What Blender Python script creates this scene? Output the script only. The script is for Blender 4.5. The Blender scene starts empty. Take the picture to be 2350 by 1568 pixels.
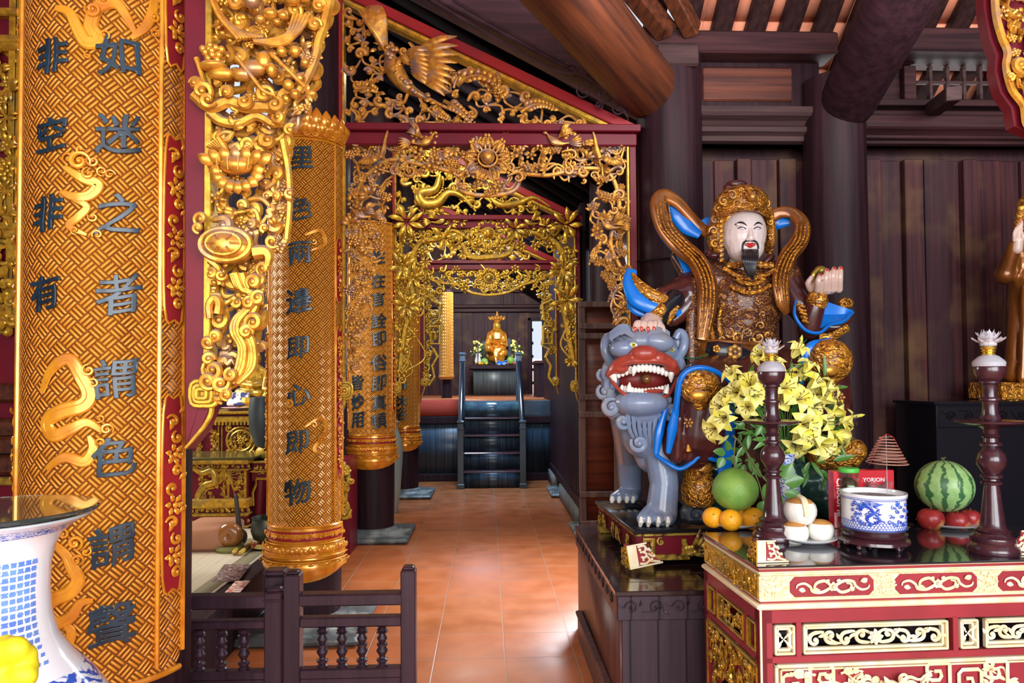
import bpy, math, random
import numpy as np
from mathutils import Vector, Matrix, Quaternion
# ---------------------------------------------------------------- camera, world, lights, exposure
SC = bpy.context.scene; COL = SC.collection
FPX, IW, IH = 1640.0, 2350, 1568
cam = bpy.data.cameras.new('camera'); CAM = bpy.data.objects.new('camera', cam); COL.objects.link(CAM)
cam.sensor_width = 36; cam.lens = FPX/IW*36; cam.shift_y = 45/IW; cam.clip_start = .05
YAW, PIT, ROLL = math.atan(58/FPX), math.atan(46/FPX), math.radians(.35)
RM = Matrix.Rotation(-YAW, 3, 'Z') @ Matrix.Rotation(math.pi/2+PIT, 3, 'X') @ Matrix.Rotation(-ROLL, 3, 'Z')
CP = Vector((0, 0, 1.58))
CAM.matrix_world = Matrix.Translation(CP) @ RM.to_4x4()
SC.camera = CAM
def ray(px, py):
    return RM @ Vector(((px-IW/2)/FPX, (IH/2-py)/FPX + 45/FPX, -1))
def W(px, py, Y):
    d = ray(px, py); return CP + d*((Y-CP.y)/d.y)
def G(px, py, z=0):
    d = ray(px, py); return CP + d*((z-CP.z)/d.z)
def WX(px, py, X):
    d = ray(px, py); return CP + d*((X-CP.x)/d.x)
SC.view_settings.view_transform = 'Standard'; SC.view_settings.look = 'None'
SC.view_settings.gamma = 1; SC.view_settings.use_curve_mapping = False
SC.view_settings.exposure = 0.75
SC.cycles.max_bounces = 7; SC.cycles.diffuse_bounces = 4; SC.cycles.glossy_bounces = 4
SC.cycles.transmission_bounces = 8; SC.cycles.transparent_max_bounces = 10
SC.cycles.sample_clamp_indirect = 6; SC.cycles.caustics_reflective = False; SC.cycles.caustics_refractive = False
wd = bpy.data.worlds.new('daylight'); SC.world = wd; wd.use_nodes = True
bg = wd.node_tree.nodes['Background']; bg.inputs[0].default_value = (.80, .88, 1, 1); bg.inputs[1].default_value = .58
def area(name, loc, target, sx, sy, power, col=(1, 1, 1), spread=180):
    l = bpy.data.lights.new(name, 'AREA'); l.shape = 'RECTANGLE'; l.size = sx; l.size_y = sy
    l.energy = power; l.color = col; l.spread = math.radians(spread)
    o = bpy.data.objects.new(name, l); COL.objects.link(o); o.location = loc
    o.rotation_euler = (Vector(target)-Vector(loc)).to_track_quat('-Z', 'Y').to_euler(); return o
# daylight through the open doors behind the photographer and the right side door; roof, passage and back hall fills are added
area('door_daylight', (2.2, -2.2, 2.2), (1.6, 4, 1.2), 3.5, 2.6, 190, (.93, .96, 1))
area('front_door_daylight', (-1.2, -2.5, 2.3), (-1.0, 4, 1.5), 2.5, 2.4, 80, (1, .97, .93))
area('side_door_light', (1.6, 5.9, 2.75), (.3, 4.5, 0), 1.2, 1.2, 55, (.9, .93, 1), 100)
area('lattice_tile_fill', (3.2, 6.3, 2.6), (3.2, 5.2, 3.6), 4, .6, 45)  # added lamp outside, lights the tiles seen through the lattice vent
area('roof_tile_uplight', (2.6, 3.1, 3.45), (2.8, 4.6, 4.6), 4, .5, 40, (1, .93, .9))  # added uplight brightening the underside of the roof tiles
area('passage_fill', (-.2, 8.5, 3.9), (0, 10.4, 1.5), 1.2, .6, 22, (1, .95, .85))  # added fill lamp hung high in the passage, aimed at the farthest frame
area('passage_fill_inner', (0, 6.1, 4.2), (-.2, 7.3, 1.2), 1.5, 1.0, 40, (1, .95, .85))  # added fill lamp under the passage ceiling, before the second frame
area('left_bay_light', (-4.6, 6.0, 3.0), (-1.8, 6.8, 1), 2.0, 1.6, 110, (1, .96, .88))  # area light in the left bay, aimed at its altars
area('stair_fill', (.2, 10.5, 3.95), (.1, 11.8, .6), 1.6, .5, 170, (.42, .66, 1))  # added bluish fill lamp above the stairs, hidden by the carved frames
area('inner_hall_fill', (.3, 13.0, 4.1), (.1, 16.6, 1.9), 1.6, .8, 190, (1, .95, .88))  # added fill lamp brightening the back wall and altar
# ---------------------------------------------------------------- helpers
rnd = random.Random(7)
WL = {}
def V3(*a): return np.array(a, float)
def ar(p): return np.array([tuple(q) for q in p], float)
class M:
    def __init__(s): s.V = []; s.F = []; s.n = 0; s.U = []; s.hasuv = False
    def add(s, V, faces, uv=None):
        V = np.asarray(V, float).reshape(-1, 3); s.V.append(V)
        if uv is not None: s.hasuv = True; s.U.append(np.asarray(uv, float))
        else: s.U.append(np.c_[V[:, 0], V[:, 2]])
        for f in faces:
            f = np.asarray(f, int)
            if f.ndim == 1: f = f[None]
            s.F.append(f+s.n)
        s.n += len(V); return s
    def merge(s, o, mat=None):
        k = s.n
        for V, U in zip(o.V, o.U):
            s.V.append(V if mat is None else (np.c_[V, np.ones(len(V))] @ np.array(mat).T)[:, :3]); s.U.append(U); s.n += len(V)
        s.F += [f+k for f in o.F]; return s
    def mark(s): return len(s.V)
    def xf(s, mat, i=0):
        A = np.array(mat)
        for k in range(i, len(s.V)): s.V[k] = (np.c_[s.V[k], np.ones(len(s.V[k]))] @ A.T)[:, :3]
        return s
    def box(s, c, d, rz=0, bev=0, R=None):
        x, y, z = [q/2 for q in d]
        if bev:
            b = min(bev, x*.9, y*.9, z*.9); pts = []
            for (zz, k) in ((-z, b), (-z+b, 0), (z-b, 0), (z, b)):
                X, Y = x-k, y-k; e = b*.7
                pts += [(X-e, -Y, zz), (X, -Y+e, zz), (X, Y-e, zz), (X-e, Y, zz), (-X+e, Y, zz), (-X, Y-e, zz), (-X, -Y+e, zz), (-X+e, -Y, zz)]
            V = ar(pts); F = [[j*8+i, j*8+(i+1) % 8, (j+1)*8+(i+1) % 8, (j+1)*8+i] for j in range(3) for i in range(8)]
            fs = [np.array(F), np.arange(7, -1, -1), np.arange(24, 32)]
        else:
            V = ar([(sx*x, sy*y, sz*z) for sz in (-1, 1) for sx, sy in ((-1, -1), (1, -1), (1, 1), (-1, 1))])
            fs = [np.array([[3, 2, 1, 0], [4, 5, 6, 7], [0, 1, 5, 4], [1, 2, 6, 5], [2, 3, 7, 6], [3, 0, 4, 7]])]
        if rz: R = Matrix.Rotation(rz, 3, 'Z')
        if R is not None: V = V @ np.array(R).T
        s.add(V+ar([c]), fs); return s
    def bx(s, x0, x1, y0, y1, z0, z1, bev=0):
        return s.box(((x0+x1)/2, (y0+y1)/2, (z0+z1)/2), (abs(x1-x0), abs(y1-y0), abs(z1-z0)), bev=bev)
    def beam(s, a, b, w, h, bev=0, up=(0, 0, 1)):
        a, b = Vector(a), Vector(b); d = b-a; L = d.length; d.normalize(); u = Vector(up); sd = d.cross(u).normalized(); u = sd.cross(d)
        R = Matrix((sd, d, u)).transposed(); return s.box((a+b)/2, (w, L, h), bev=bev, R=R)
    def tube(s, P, r, seg=8, N=None, flat=1.0, cap=True, closed=False):
        P = ar(P) if not isinstance(P, np.ndarray) else P; n = len(P)
        r = np.ones(n)*r if np.isscalar(r) else np.asarray(r, float)
        if closed: T = np.roll(P, -1, 0)-np.roll(P, 1, 0)
        else: T = np.gradient(P, axis=0)
        T /= np.linalg.norm(T, axis=1)[:, None]+1e-12
        if N is None:
            # parallel transport
            t0 = T[0]; a = V3(0, 0, 1) if abs(t0[2]) < .9 else V3(1, 0, 0)
            u = np.cross(t0, a); u /= np.linalg.norm(u); Us = [u]
            for i in range(1, n):
                u = u-T[i]*np.dot(u, T[i]); u /= np.linalg.norm(u)+1e-12; Us.append(u)
            A = np.array(Us); B = np.cross(T, A)
        else:
            N = np.asarray(N, float); A = np.cross(T, N if N.ndim > 1 else N[None]); A /= np.linalg.norm(A, axis=1)[:, None]+1e-12; B = np.cross(A, T)
        th = np.linspace(0, 2*math.pi, seg, endpoint=False)
        ring = A[:, None]*np.cos(th)[None, :, None]+B[:, None]*(np.sin(th)*flat)[None, :, None]
        V = (P[:, None]+ring*r[:, None, None]).reshape(-1, 3)
        m = n if closed else n-1
        i = np.arange(m)[:, None]; j = np.arange(seg)[None]; i2 = (i+1) % n; j2 = (j+1) % seg
        F = np.stack([i*seg+j, i*seg+j2, i2*seg+j2, i2*seg+j], -1).reshape(-1, 4)
        fs = [F]
        if cap and not closed: fs += [np.arange(seg-1, -1, -1), np.arange((n-1)*seg, n*seg)]
        s.add(V, fs); return s
    def lathe(s, prof, c=(0, 0, 0), seg=24, a0=0, a1=2*math.pi, cap=True, sx=1, sy=1, R=None, uvscale=None, gad=None):
        prof = ar(prof) if len(prof[0]) == 2 else prof; n = len(prof); full = abs(a1-a0-2*math.pi) < 1e-6
        th = np.linspace(a0, a1, seg, endpoint=not full); k = len(th)
        rr = prof[:, 0][:, None]*np.ones(k)[None]
        if gad: rr = rr*(1+gad[1]*np.abs(np.sin(th*gad[0]/2))[None])
        V = np.stack([rr*np.cos(th)[None]*sx, rr*np.sin(th)[None]*sy, prof[:, 1][:, None]*np.ones(k)[None]], -1)
        uv = np.stack([np.broadcast_to((th-a0)[None]*(uvscale or 1), (n, k)), np.broadcast_to(prof[:, 1][:, None], (n, k))], -1).reshape(-1, 2)
        V = V.reshape(-1, 3)
        if R is not None: V = V @ np.array(R).T
        m = k if full else k-1
        i = np.arange(n-1)[:, None]; j = np.arange(m)[None]; j2 = (j+1) % k
        fs = [np.stack([i*k+j, i*k+j2, (i+1)*k+j2, (i+1)*k+j], -1).reshape(-1, 4)]
        if cap and full:
            if prof[0, 0] > 1e-5: fs.append(np.arange(k-1, -1, -1))
            if prof[-1, 0] > 1e-5: fs.append(np.arange((n-1)*k, n*k))
        s.add(V+ar([c]), fs, uv if uvscale else None); return s
    def ball(s, c, r, seg=12, rings=8, R=None):
        r = (r, r, r) if np.isscalar(r) else r
        a = np.linspace(-math.pi/2, math.pi/2, rings+1)
        i = s.mark(); s.lathe(np.c_[np.cos(a), np.sin(a)], (0, 0, 0), seg, cap=False)
        V = s.V[i]*np.array(r)
        if R is not None: V = V @ np.array(R).T
        s.V[i] = V+ar([c]); return s
    def cap(s, a, b, ra, rb, seg=12, flat=1, N=None):
        a, b = ar([a])[0], ar([b])[0]; d = b-a; L = np.linalg.norm(d)+1e-9; d = d/L
        P = []; R = []
        for t in np.linspace(-math.pi/2, 0, 5): P.append(a+d*ra*math.sin(t)); R.append(max(ra*math.cos(t), 1e-4))
        for t in np.linspace(0, math.pi/2, 5): P.append(b+d*rb*math.sin(t)); R.append(max(rb*math.cos(t), 1e-4))
        return s.tube(np.array(P), R, seg, N=N, flat=flat)
    def prism(s, poly, y0, y1, bev=0):
        """polygon in (x, z), from depth y0 (front) to y1 (back)"""
        p = np.array(poly, float); n = len(p)
        ar2 = sum(p[i, 0]*p[(i+1) % n, 1]-p[(i+1) % n, 0]*p[i, 1] for i in range(n))
        if ar2 < 0: p = p[::-1]
        L = [(p, y0), (p, y1)]
        if bev:
            c = inset(p, bev); L = [(c, y0), (p, y0+bev), (p, y1)]
        V = np.concatenate([np.c_[q[:, 0], np.full(n, y), q[:, 1]] for q, y in L]); F = []
        for k in range(len(L)-1):
            i = np.arange(n); F.append(np.stack([k*n+(i+1) % n, k*n+i, (k+1)*n+i, (k+1)*n+(i+1) % n], -1))
        fs = F+[np.arange(n), np.arange(n)[::-1]+(len(L)-1)*n]
        s.add(V, fs); return s
    def grid(s, P, uv=None, closed=False, thick=0):
        """surface from (a, b, 3) points"""
        P = np.asarray(P, float); a, b = P.shape[:2]
        i = np.arange(a-1)[:, None]; j = np.arange(b if closed else b-1)[None]; j2 = (j+1) % b
        F = np.stack([i*b+j, i*b+j2, (i+1)*b+j2, (i+1)*b+j], -1).reshape(-1, 4)
        if not thick: return s.add(P.reshape(-1, 3), [F], None if uv is None else uv.reshape(-1, 2))
        gi = np.gradient(P, axis=0); gj = np.gradient(P, axis=1); n = np.cross(gi, gj); n /= np.linalg.norm(n, axis=2)[..., None]+1e-12
        Q = P+n*thick; k = a*b; V = np.concatenate([P.reshape(-1, 3), Q.reshape(-1, 3)]); fs = [F, F[:, ::-1]+k]
        for line in ([np.arange(a)*b, np.arange(a)*b+b-1] if not closed else [])+[np.arange(b), np.arange(b)+(a-1)*b]:
            l0, l1 = line[:-1], line[1:]; fs.append(np.stack([l0, l1, l1+k, l0+k], -1))
        return s.add(V, fs)
    def build(s, name, mat, parent=None, ang=40, smooth=True, mats=None):
        V = np.concatenate(s.V)
        if parent is not None: org = WL[parent.name]
        else:
            lo, hi = V.min(0), V.max(0); org = V3((lo[0]+hi[0])/2, (lo[1]+hi[1])/2, lo[2])
        me = bpy.data.meshes.new(name)
        me.vertices.add(len(V)); me.vertices.foreach_set('co', (V-org).ravel())
        loops = np.concatenate([f.ravel() for f in s.F]); tot = np.concatenate([np.full(len(f), f.shape[1]) for f in s.F])
        me.loops.add(len(loops)); me.loops.foreach_set('vertex_index', loops.astype(np.int32))
        me.polygons.add(len(tot)); me.polygons.foreach_set('loop_start', (np.cumsum(tot)-tot).astype(np.int32))
        if s.hasuv:
            at = me.attributes.new('uvc', 'FLOAT2', 'POINT'); at.data.foreach_set('vector', np.concatenate(s.U).ravel())
        me.update(calc_edges=True); me.validate()
        me.materials.append(mat)
        if smooth:
            me.polygons.foreach_set('use_smooth', np.ones(len(me.polygons), bool)); me.set_sharp_from_angle(angle=math.radians(ang))
        o = bpy.data.objects.new(name, me); COL.objects.link(o)
        if parent is not None: o.parent = parent
        else: o.location = org
        WL[o.name] = org; return o
def inset(p, d):
    n = len(p); out = []
    for i in range(n):
        a, b, c = p[i-1], p[i], p[(i+1) % n]
        e1 = b-a; e1 = e1/(np.linalg.norm(e1)+1e-9); e2 = c-b; e2 = e2/(np.linalg.norm(e2)+1e-9)
        n1 = V3(-e1[1], e1[0]); n2 = V3(-e2[1], e2[0]); m = n1+n2; l = np.linalg.norm(m); m = m/(l+1e-9)
        out.append(b+m*d/max(.4, l/2))
    return np.array(out)
def tag(o, label=None, cat=None, group=None, kind=None):
    if label: o['label'] = label
    if cat: o['category'] = cat
    if group: o['group'] = group
    if kind: o['kind'] = kind
    return o
def thing(name, loc, label, cat, group=None):
    o = bpy.data.objects.new(name, None); COL.objects.link(o); o.location = loc; o.empty_display_size = .1
    WL[o.name] = ar([loc])[0]; return tag(o, label, cat, group)
def dup(o, loc=None, rz=None, label=None, parent=None, group=None, scale=None):
    c = o.copy(); COL.objects.link(c); c.parent = parent
    if loc is not None: c.location = loc
    if rz is not None: c.rotation_euler[2] = rz
    if scale is not None: c.scale = (scale,)*3
    if label: c['label'] = label
    if group: c['group'] = group
    WL[c.name] = WL[o.name]
    for ch in list(o.children): dup(ch, parent=c)
    return c
def struct(o): o['kind'] = 'structure'; return o
def blob(m, name, mat, parent=None, voxel=.006, it=4, fac=.5, disp=None):
    """fuses overlapping solids into one continuous smoothed surface"""
    o = m.build(name+'_src', mat, None, smooth=False)
    org = WL[parent.name] if parent is not None else WL[o.name]
    r = o.modifiers.new('r', 'REMESH'); r.mode = 'VOXEL'; r.voxel_size = voxel; r.use_smooth_shade = True
    sm = o.modifiers.new('s', 'SMOOTH'); sm.iterations = it; sm.factor = fac
    if disp:
        for (tn, size, st) in disp:
            tx = bpy.data.textures.new('t', tn); tx.noise_scale = size
            d = o.modifiers.new('d', 'DISPLACE'); d.texture = tx; d.strength = st; d.texture_coords = 'LOCAL'
    bpy.context.view_layer.update()
    dg = bpy.context.evaluated_depsgraph_get(); me = bpy.data.meshes.new_from_object(o.evaluated_get(dg))
    me.transform(Matrix.Translation(Vector(WL[o.name])-Vector(org))); me.name = name
    old = o.data; bpy.data.objects.remove(o); bpy.data.meshes.remove(old)
    me.materials.clear(); me.materials.append(mat)
    me.polygons.foreach_set('use_smooth', np.ones(len(me.polygons), bool))
    o = bpy.data.objects.new(name, me); COL.objects.link(o); WL[o.name] = org
    if parent is not None: o.parent = parent
    else: o.location = org
    return o
from mathutils.bvhtree import BVHTree
def caster(o, lift=1.0):
    """returns f(px, py, off): the point where the sight line meets mesh o, pulled off metres towards the eye"""
    org = Vector(WL[o.name]); bv = BVHTree.FromPolygons([v.co+org for v in o.data.vertices], [p.vertices[:] for p in o.data.polygons])
    def f(px, py, off=0):
        d = ray(px, py).normalized(); h = bv.ray_cast(CP, d)[0]
        return (h if h is not None else CP+d*4)-d*off
    return f
def cr(P, n=8, closed=False):
    """Catmull-Rom through points"""
    P = ar(P) if not isinstance(P, np.ndarray) else P
    k = len(P); out = []
    rng = range(k) if closed else range(k-1)
    for i in rng:
        if closed: p0, p1, p2, p3 = P[i-1], P[i], P[(i+1) % k], P[(i+2) % k]
        else: p1, p2 = P[i], P[i+1]; p0 = P[i-1] if i else 2*p1-p2; p3 = P[i+2] if i+2 < k else 2*p2-p1
        for t in np.linspace(0, 1, n, endpoint=False):
            out.append(.5*((2*p1)+(-p0+p2)*t+(2*p0-5*p1+4*p2-p3)*t*t+(-p0+3*p1-3*p2+p3)*t**3))
    if not closed: out.append(P[-1])
    return np.array(out)
# ---------------------------------------------------------------- materials
def nt(name):
    m = bpy.data.materials.new(name); m.use_nodes = True; t = m.node_tree; b = t.nodes['Principled BSDF']
    return m, t, b
def node(t, typ, ins=None, **kw):
    n = t.nodes.new(typ)
    for k, v in kw.items(): setattr(n, k, v)
    for k, v in (ins or {}).items():
        if isinstance(v, bpy.types.NodeSocket): t.links.new(v, n.inputs[k])
        else: n.inputs[k].default_value = v
    return n
def c4(c): return (c[0], c[1], c[2], 1)
def math_(t, op, a, b=0.0, c=None):
    d = {0: a, 1: b}
    if c is not None: d[2] = c
    return node(t, 'ShaderNodeMath', d, operation=op).outputs[0]
def mixc(t, f, a, b): 
    n = node(t, 'ShaderNodeMix', None, data_type='RGBA')
    for i, v in ((0, f), (6, a), (7, b)):
        if isinstance(v, bpy.types.NodeSocket): t.links.new(v, n.inputs[i])
        else: n.inputs[i].default_value = v
    return n.outputs[2]
def ramp(t, f, a, b):
    return node(t, 'ShaderNodeMapRange', {0: f, 1: a, 2: b}).outputs[0]
def mat(name, c, c2=None, rough=.5, metal=0, sc=(8, 8, 8), bump=0, bsc=None, coat=0, spec=.5, lo=.35, hi=.65, c3=None, sc3=3, detail=5, trans=0, ior=1.45, alpha=1, emit=None, sss=0, det=None):
    m, t, b = nt(name); b.inputs['Roughness'].default_value = rough; b.inputs['Metallic'].default_value = metal
    b.inputs['Base Color'].default_value = c4(c); b.inputs['Specular IOR Level'].default_value = spec
    b.inputs['Coat Weight'].default_value = coat; b.inputs['Coat Roughness'].default_value = .12
    b.inputs['Transmission Weight'].default_value = trans; b.inputs['IOR'].default_value = ior; b.inputs['Alpha'].default_value = alpha
    if emit: b.inputs['Emission Color'].default_value = c4(c); b.inputs['Emission Strength'].default_value = emit
    if c2 is not None or bump:
        tc = node(t, 'ShaderNodeTexCoord').outputs['Object']
        mp = node(t, 'ShaderNodeMapping', {0: tc, 3: sc if not np.isscalar(sc) else (sc,)*3}).outputs[0]
        nz = node(t, 'ShaderNodeTexNoise', {0: mp, 'Scale': 1.0, 'Detail': detail}).outputs[0]
        if c2 is not None:
            col = mixc(t, ramp(t, nz, lo, hi), c4(c), c4(c2))
            if c3 is not None:
                n3 = node(t, 'ShaderNodeTexNoise', {0: tc, 'Scale': sc3, 'Detail': 3}).outputs[0]
                col = mixc(t, ramp(t, n3, .52, .7), col, c4(c3))
            t.links.new(col, b.inputs['Base Color'])
        if bump:
            h = nz
            if bsc: h = node(t, 'ShaderNodeTexNoise', {0: tc, 'Scale': bsc, 'Detail': 3}).outputs[0]
            bn = node(t, 'ShaderNodeBump', {'Strength': min(1, bump), 'Distance': .01, 'Height': h}).outputs[0]
            t.links.new(bn, b.inputs['Normal'])
    return m
WOODA = dict(sc=(22, 22, 1.2), rough=.42, bump=.25)
def wood(name, c, c2, ax='z', **k):
    d = dict(WOODA); d['sc'] = {'z': (26, 26, 1.3), 'x': (1.3, 26, 26), 'y': (26, 1.3, 26)}[ax]; d.update(k)
    return mat(name, c, c2, **d)
MT = {}
MT['dark'] = wood('dark_column_wood', (.028, .0105, .015), (.013, .0052, .008), rough=.5, spec=.2)
MT['darkx'] = wood('dark_beam_wood', (.052, .018, .019), (.020, .008, .010), 'x', rough=.5, spec=.2)
MT['darky'] = wood('dark_rafter_wood', (.035, .014, .013), (.015, .006, .007), 'y', rough=.5, spec=.2)
MT['redwood'] = wood('reddish_log_wood', (.13, .036, .014), (.035, .012, .008), 'y', rough=.45, spec=.3, lo=.3, hi=.7)
MT['greywood'] = wood('dusty_grey_brown_wood', (.065, .034, .032), (.032, .016, .018), 'x', rough=.6, spec=.2)
MT['doorw'] = wood('grey_brown_door_wood', (.13, .085, .07), (.06, .038, .034), 'z', rough=.6, spec=.2)
MT['panelw'] = wood('red_brown_panel_wood', (.125, .036, .020), (.055, .017, .013), 'x', rough=.45, spec=.3)
MT['lacq'] = mat('red_lacquer', (.17, .008, .018), (.12, .007, .018), rough=.38, spec=.3, sc=(3, 3, 3))
MT['lacq2'] = mat('bright_red_lacquer', (.34, .016, .018), (.25, .014, .022), rough=.36, spec=.35, sc=(3, 3, 3))
MT['gold'] = mat('carved_gilding', (.84, .43, .055), (.55, .22, .025), rough=.33, metal=.62, sc=(30, 30, 30), bump=.15, c3=(.42, .25, .15), sc3=9)
MT['gold2'] = mat('yellow_gilding', (.76, .45, .04), (.42, .22, .02), rough=.32, metal=.55, sc=(30, 30, 30), bump=.15, c3=(.35, .24, .06), sc3=12)
MT['goldpale'] = mat('pale_gilding', (.85, .68, .33), (.72, .50, .17), rough=.38, metal=.35, sc=(18, 18, 18), bump=.1)
MT['golddusty'] = mat('dusty_gilding', (.78, .37, .05), (.42, .17, .03), rough=.4, metal=.5, sc=(30, 30, 30), bump=.2, c3=(.33, .22, .19), sc3=14)
MT['black'] = mat('black_lacquer', (.010, .010, .014), rough=.2, coat=.4)
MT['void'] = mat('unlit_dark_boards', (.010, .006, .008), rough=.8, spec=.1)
MT['ink'] = mat('blue_black_character_paint', (.008, .014, .022), (.012, .035, .06), rough=.3, sc=(9, 9, 9), coat=.15)
def dusty(m, amt=.55, col=(.30, .25, .27)):
    """dust that has settled on surfaces facing up"""
    t = m.node_tree; b = t.nodes['Principled BSDF']; l = b.inputs['Base Color'].links
    src = l[0].from_socket if l else None
    g = node(t, 'ShaderNodeNewGeometry').outputs['Normal']; z = node(t, 'ShaderNodeSeparateXYZ', {0: g}).outputs[2]
    nz = node(t, 'ShaderNodeTexNoise', {'Scale': 14.0, 'Detail': 3}).outputs[0]
    f = math_(t, 'MULTIPLY', ramp(t, math_(t, 'ADD', z, math_(t, 'MULTIPLY', nz, .5)), .6, 1.1), amt)
    c = mixc(t, f, src if src else b.inputs['Base Color'].default_value[:], c4(col)); t.links.new(c, b.inputs['Base Color'])
    t.links.new(math_(t, 'MULTIPLY', math_(t, 'SUBTRACT', 1.0, f), b.inputs['Metallic'].default_value), b.inputs['Metallic'])
dusty(MT['gold'], .75); dusty(MT['golddusty'], .9); dusty(MT['gold2'], .45, (.28, .22, .12))
def weave_mat(name, c, c2, s, bumpd=.006):
    m, t, b = nt(name)
    at = node(t, 'ShaderNodeAttribute', attribute_name='uvc').outputs['Vector']
    mp = node(t, 'ShaderNodeMapping', {0: at, 2: (0, 0, math.radians(45)), 3: (s, s, s)}).outputs[0]
    sp = node(t, 'ShaderNodeSeparateXYZ', {0: mp}); u, v = sp.outputs[0], sp.outputs[1]
    ck = math_(t, 'MODULO', math_(t, 'ADD', math_(t, 'ADD', math_(t, 'FLOOR', u), math_(t, 'FLOOR', v)), 1000.0), 2.0)
    su = math_(t, 'ABSOLUTE', math_(t, 'SINE', math_(t, 'MULTIPLY', u, math.pi*3)))
    sv = math_(t, 'ABSOLUTE', math_(t, 'SINE', math_(t, 'MULTIPLY', v, math.pi*3)))
    h = math_(t, 'ADD', math_(t, 'MULTIPLY', su, ck), math_(t, 'MULTIPLY', sv, math_(t, 'SUBTRACT', 1.0, ck)))
    # each strand dips at the ends where it passes under its neighbour
    fu = math_(t, 'ABSOLUTE', math_(t, 'SINE', math_(t, 'MULTIPLY', u, math.pi))); fv = math_(t, 'ABSOLUTE', math_(t, 'SINE', math_(t, 'MULTIPLY', v, math.pi)))
    e = math_(t, 'ADD', math_(t, 'MULTIPLY', fv, ck), math_(t, 'MULTIPLY', fu, math_(t, 'SUBTRACT', 1.0, ck)))
    e = math_(t, 'POWER', e, .4); h = math_(t, 'MULTIPLY', h, e)
    nz = node(t, 'ShaderNodeTexNoise', {'Scale': 6.0, 'Detail': 4}).outputs[0]
    f = ramp(t, math_(t, 'ADD', h, math_(t, 'MULTIPLY', math_(t, 'SUBTRACT', nz, .5), .5)), .1, .7)
    col = mixc(t, f, c4(c2), c4(c)); t.links.new(col, b.inputs['Base Color'])
    b.inputs['Metallic'].default_value = .22; b.inputs['Roughness'].default_value = .36
    bn = node(t, 'ShaderNodeBump', {'Strength': 1.0, 'Distance': bumpd, 'Height': h}).outputs[0]; t.links.new(bn, b.inputs['Normal'])
    return m
MT['weave'] = weave_mat('gilded_woven_pattern', (.82, .31, .032), (.24, .068, .012), 27, .008)
MT['weave1'] = weave_mat('gilded_fine_woven_pattern', (.84, .34, .03), (.22, .06, .009), 24, .009)
MT['amber'] = mat('amber_gold_lacquer', (.85, .36, .022), (.62, .20, .015), rough=.22, metal=.35, coat=.4, sc=(14, 14, 14), bump=.1)
# ---------------------------------------------------------------- room shell
def floor_mat():
    m, t, b = nt('terracotta_floor_tiles')
    p = node(t, 'ShaderNodeNewGeometry').outputs['Position']; sp = node(t, 'ShaderNodeSeparateXYZ', {0: p})
    u = math_(t, 'MULTIPLY', math_(t, 'ADD', sp.outputs[0], 8-.096), 2.5); v = math_(t, 'MULTIPLY', math_(t, 'ADD', sp.outputs[1], 8-4.126+.4*0), 2.5)
    du = math_(t, 'ABSOLUTE', math_(t, 'SUBTRACT', math_(t, 'FRACT', math_(t, 'ADD', u, .5)), .5))
    dv = math_(t, 'ABSOLUTE', math_(t, 'SUBTRACT', math_(t, 'FRACT', math_(t, 'ADD', v, .5)), .5))
    g = ramp(t, math_(t, 'MINIMUM', du, dv), .006, .011)
    cell = node(t, 'ShaderNodeCombineXYZ', {0: math_(t, 'FLOOR', u), 1: math_(t, 'FLOOR', v)}).outputs[0]
    wn = node(t, 'ShaderNodeTexWhiteNoise', {0: cell}).outputs[0]
    nz = node(t, 'ShaderNodeTexNoise', {0: p, 'Scale': 5.0, 'Detail': 6}).outputs[0]
    c = mixc(t, ramp(t, nz, .35, .7), c4((.31, .092, .026)), c4((.42, .135, .046)))
    c = mixc(t, math_(t, 'MULTIPLY', wn, .35), c, c4((.50, .13, .04)))
    c = mixc(t, g, c4((.33, .19, .13)), c)
    t.links.new(c, b.inputs['Base Color'])
    t.links.new(math_(t, 'ADD', math_(t, 'MULTIPLY', nz, .25), .2), b.inputs['Roughness'])
    bn = node(t, 'ShaderNodeBump', {'Strength': .5, 'Distance': .004, 'Height': math_(t, 'ADD', g, math_(t, 'MULTIPLY', nz, .25))}).outputs[0]
    t.links.new(bn, b.inputs['Normal']); return m
MT['floor'] = floor_mat()
m = M(); m.bx(-6, 6, -3.2, 20.4, -.06, 0); struct(m.build('floor', MT['floor'], smooth=False))
def plank_mat(name, cols, w, ax=0, gap=.035, z=1.1, rough=.42):
    """vertical boards, each with its own tone and grain"""
    m, t, b = nt(name); p = node(t, 'ShaderNodeNewGeometry').outputs['Position']; sp = node(t, 'ShaderNodeSeparateXYZ', {0: p})
    u = math_(t, 'MULTIPLY', math_(t, 'ADD', sp.outputs[ax], 20.0), 1/w)
    wn = node(t, 'ShaderNodeTexWhiteNoise', {1: math_(t, 'FLOOR', u)}, noise_dimensions='1D').outputs[0]
    mp = node(t, 'ShaderNodeMapping', {0: p, 3: (30, 30, z)}).outputs[0]
    nz = node(t, 'ShaderNodeTexNoise', {0: mp, 'Scale': 1.0, 'Detail': 5}).outputs[0]
    c = mixc(t, wn, c4(cols[0]), c4(cols[1])); c = mixc(t, ramp(t, nz, .3, .7), c, c4(cols[2]))
    g = ramp(t, math_(t, 'ABSOLUTE', math_(t, 'SUBTRACT', math_(t, 'FRACT', math_(t, 'ADD', u, .5)), .5)), gap*.5, gap)
    c = mixc(t, g, c4((.006, .004, .005)), c); t.links.new(c, b.inputs['Base Color']); b.inputs['Roughness'].default_value = rough
    bn = node(t, 'ShaderNodeBump', {'Strength': .6, 'Distance': .006, 'Height': math_(t, 'ADD', g, math_(t, 'MULTIPLY', nz, .3))}).outputs[0]
    t.links.new(bn, b.inputs['Normal']); return m
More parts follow.
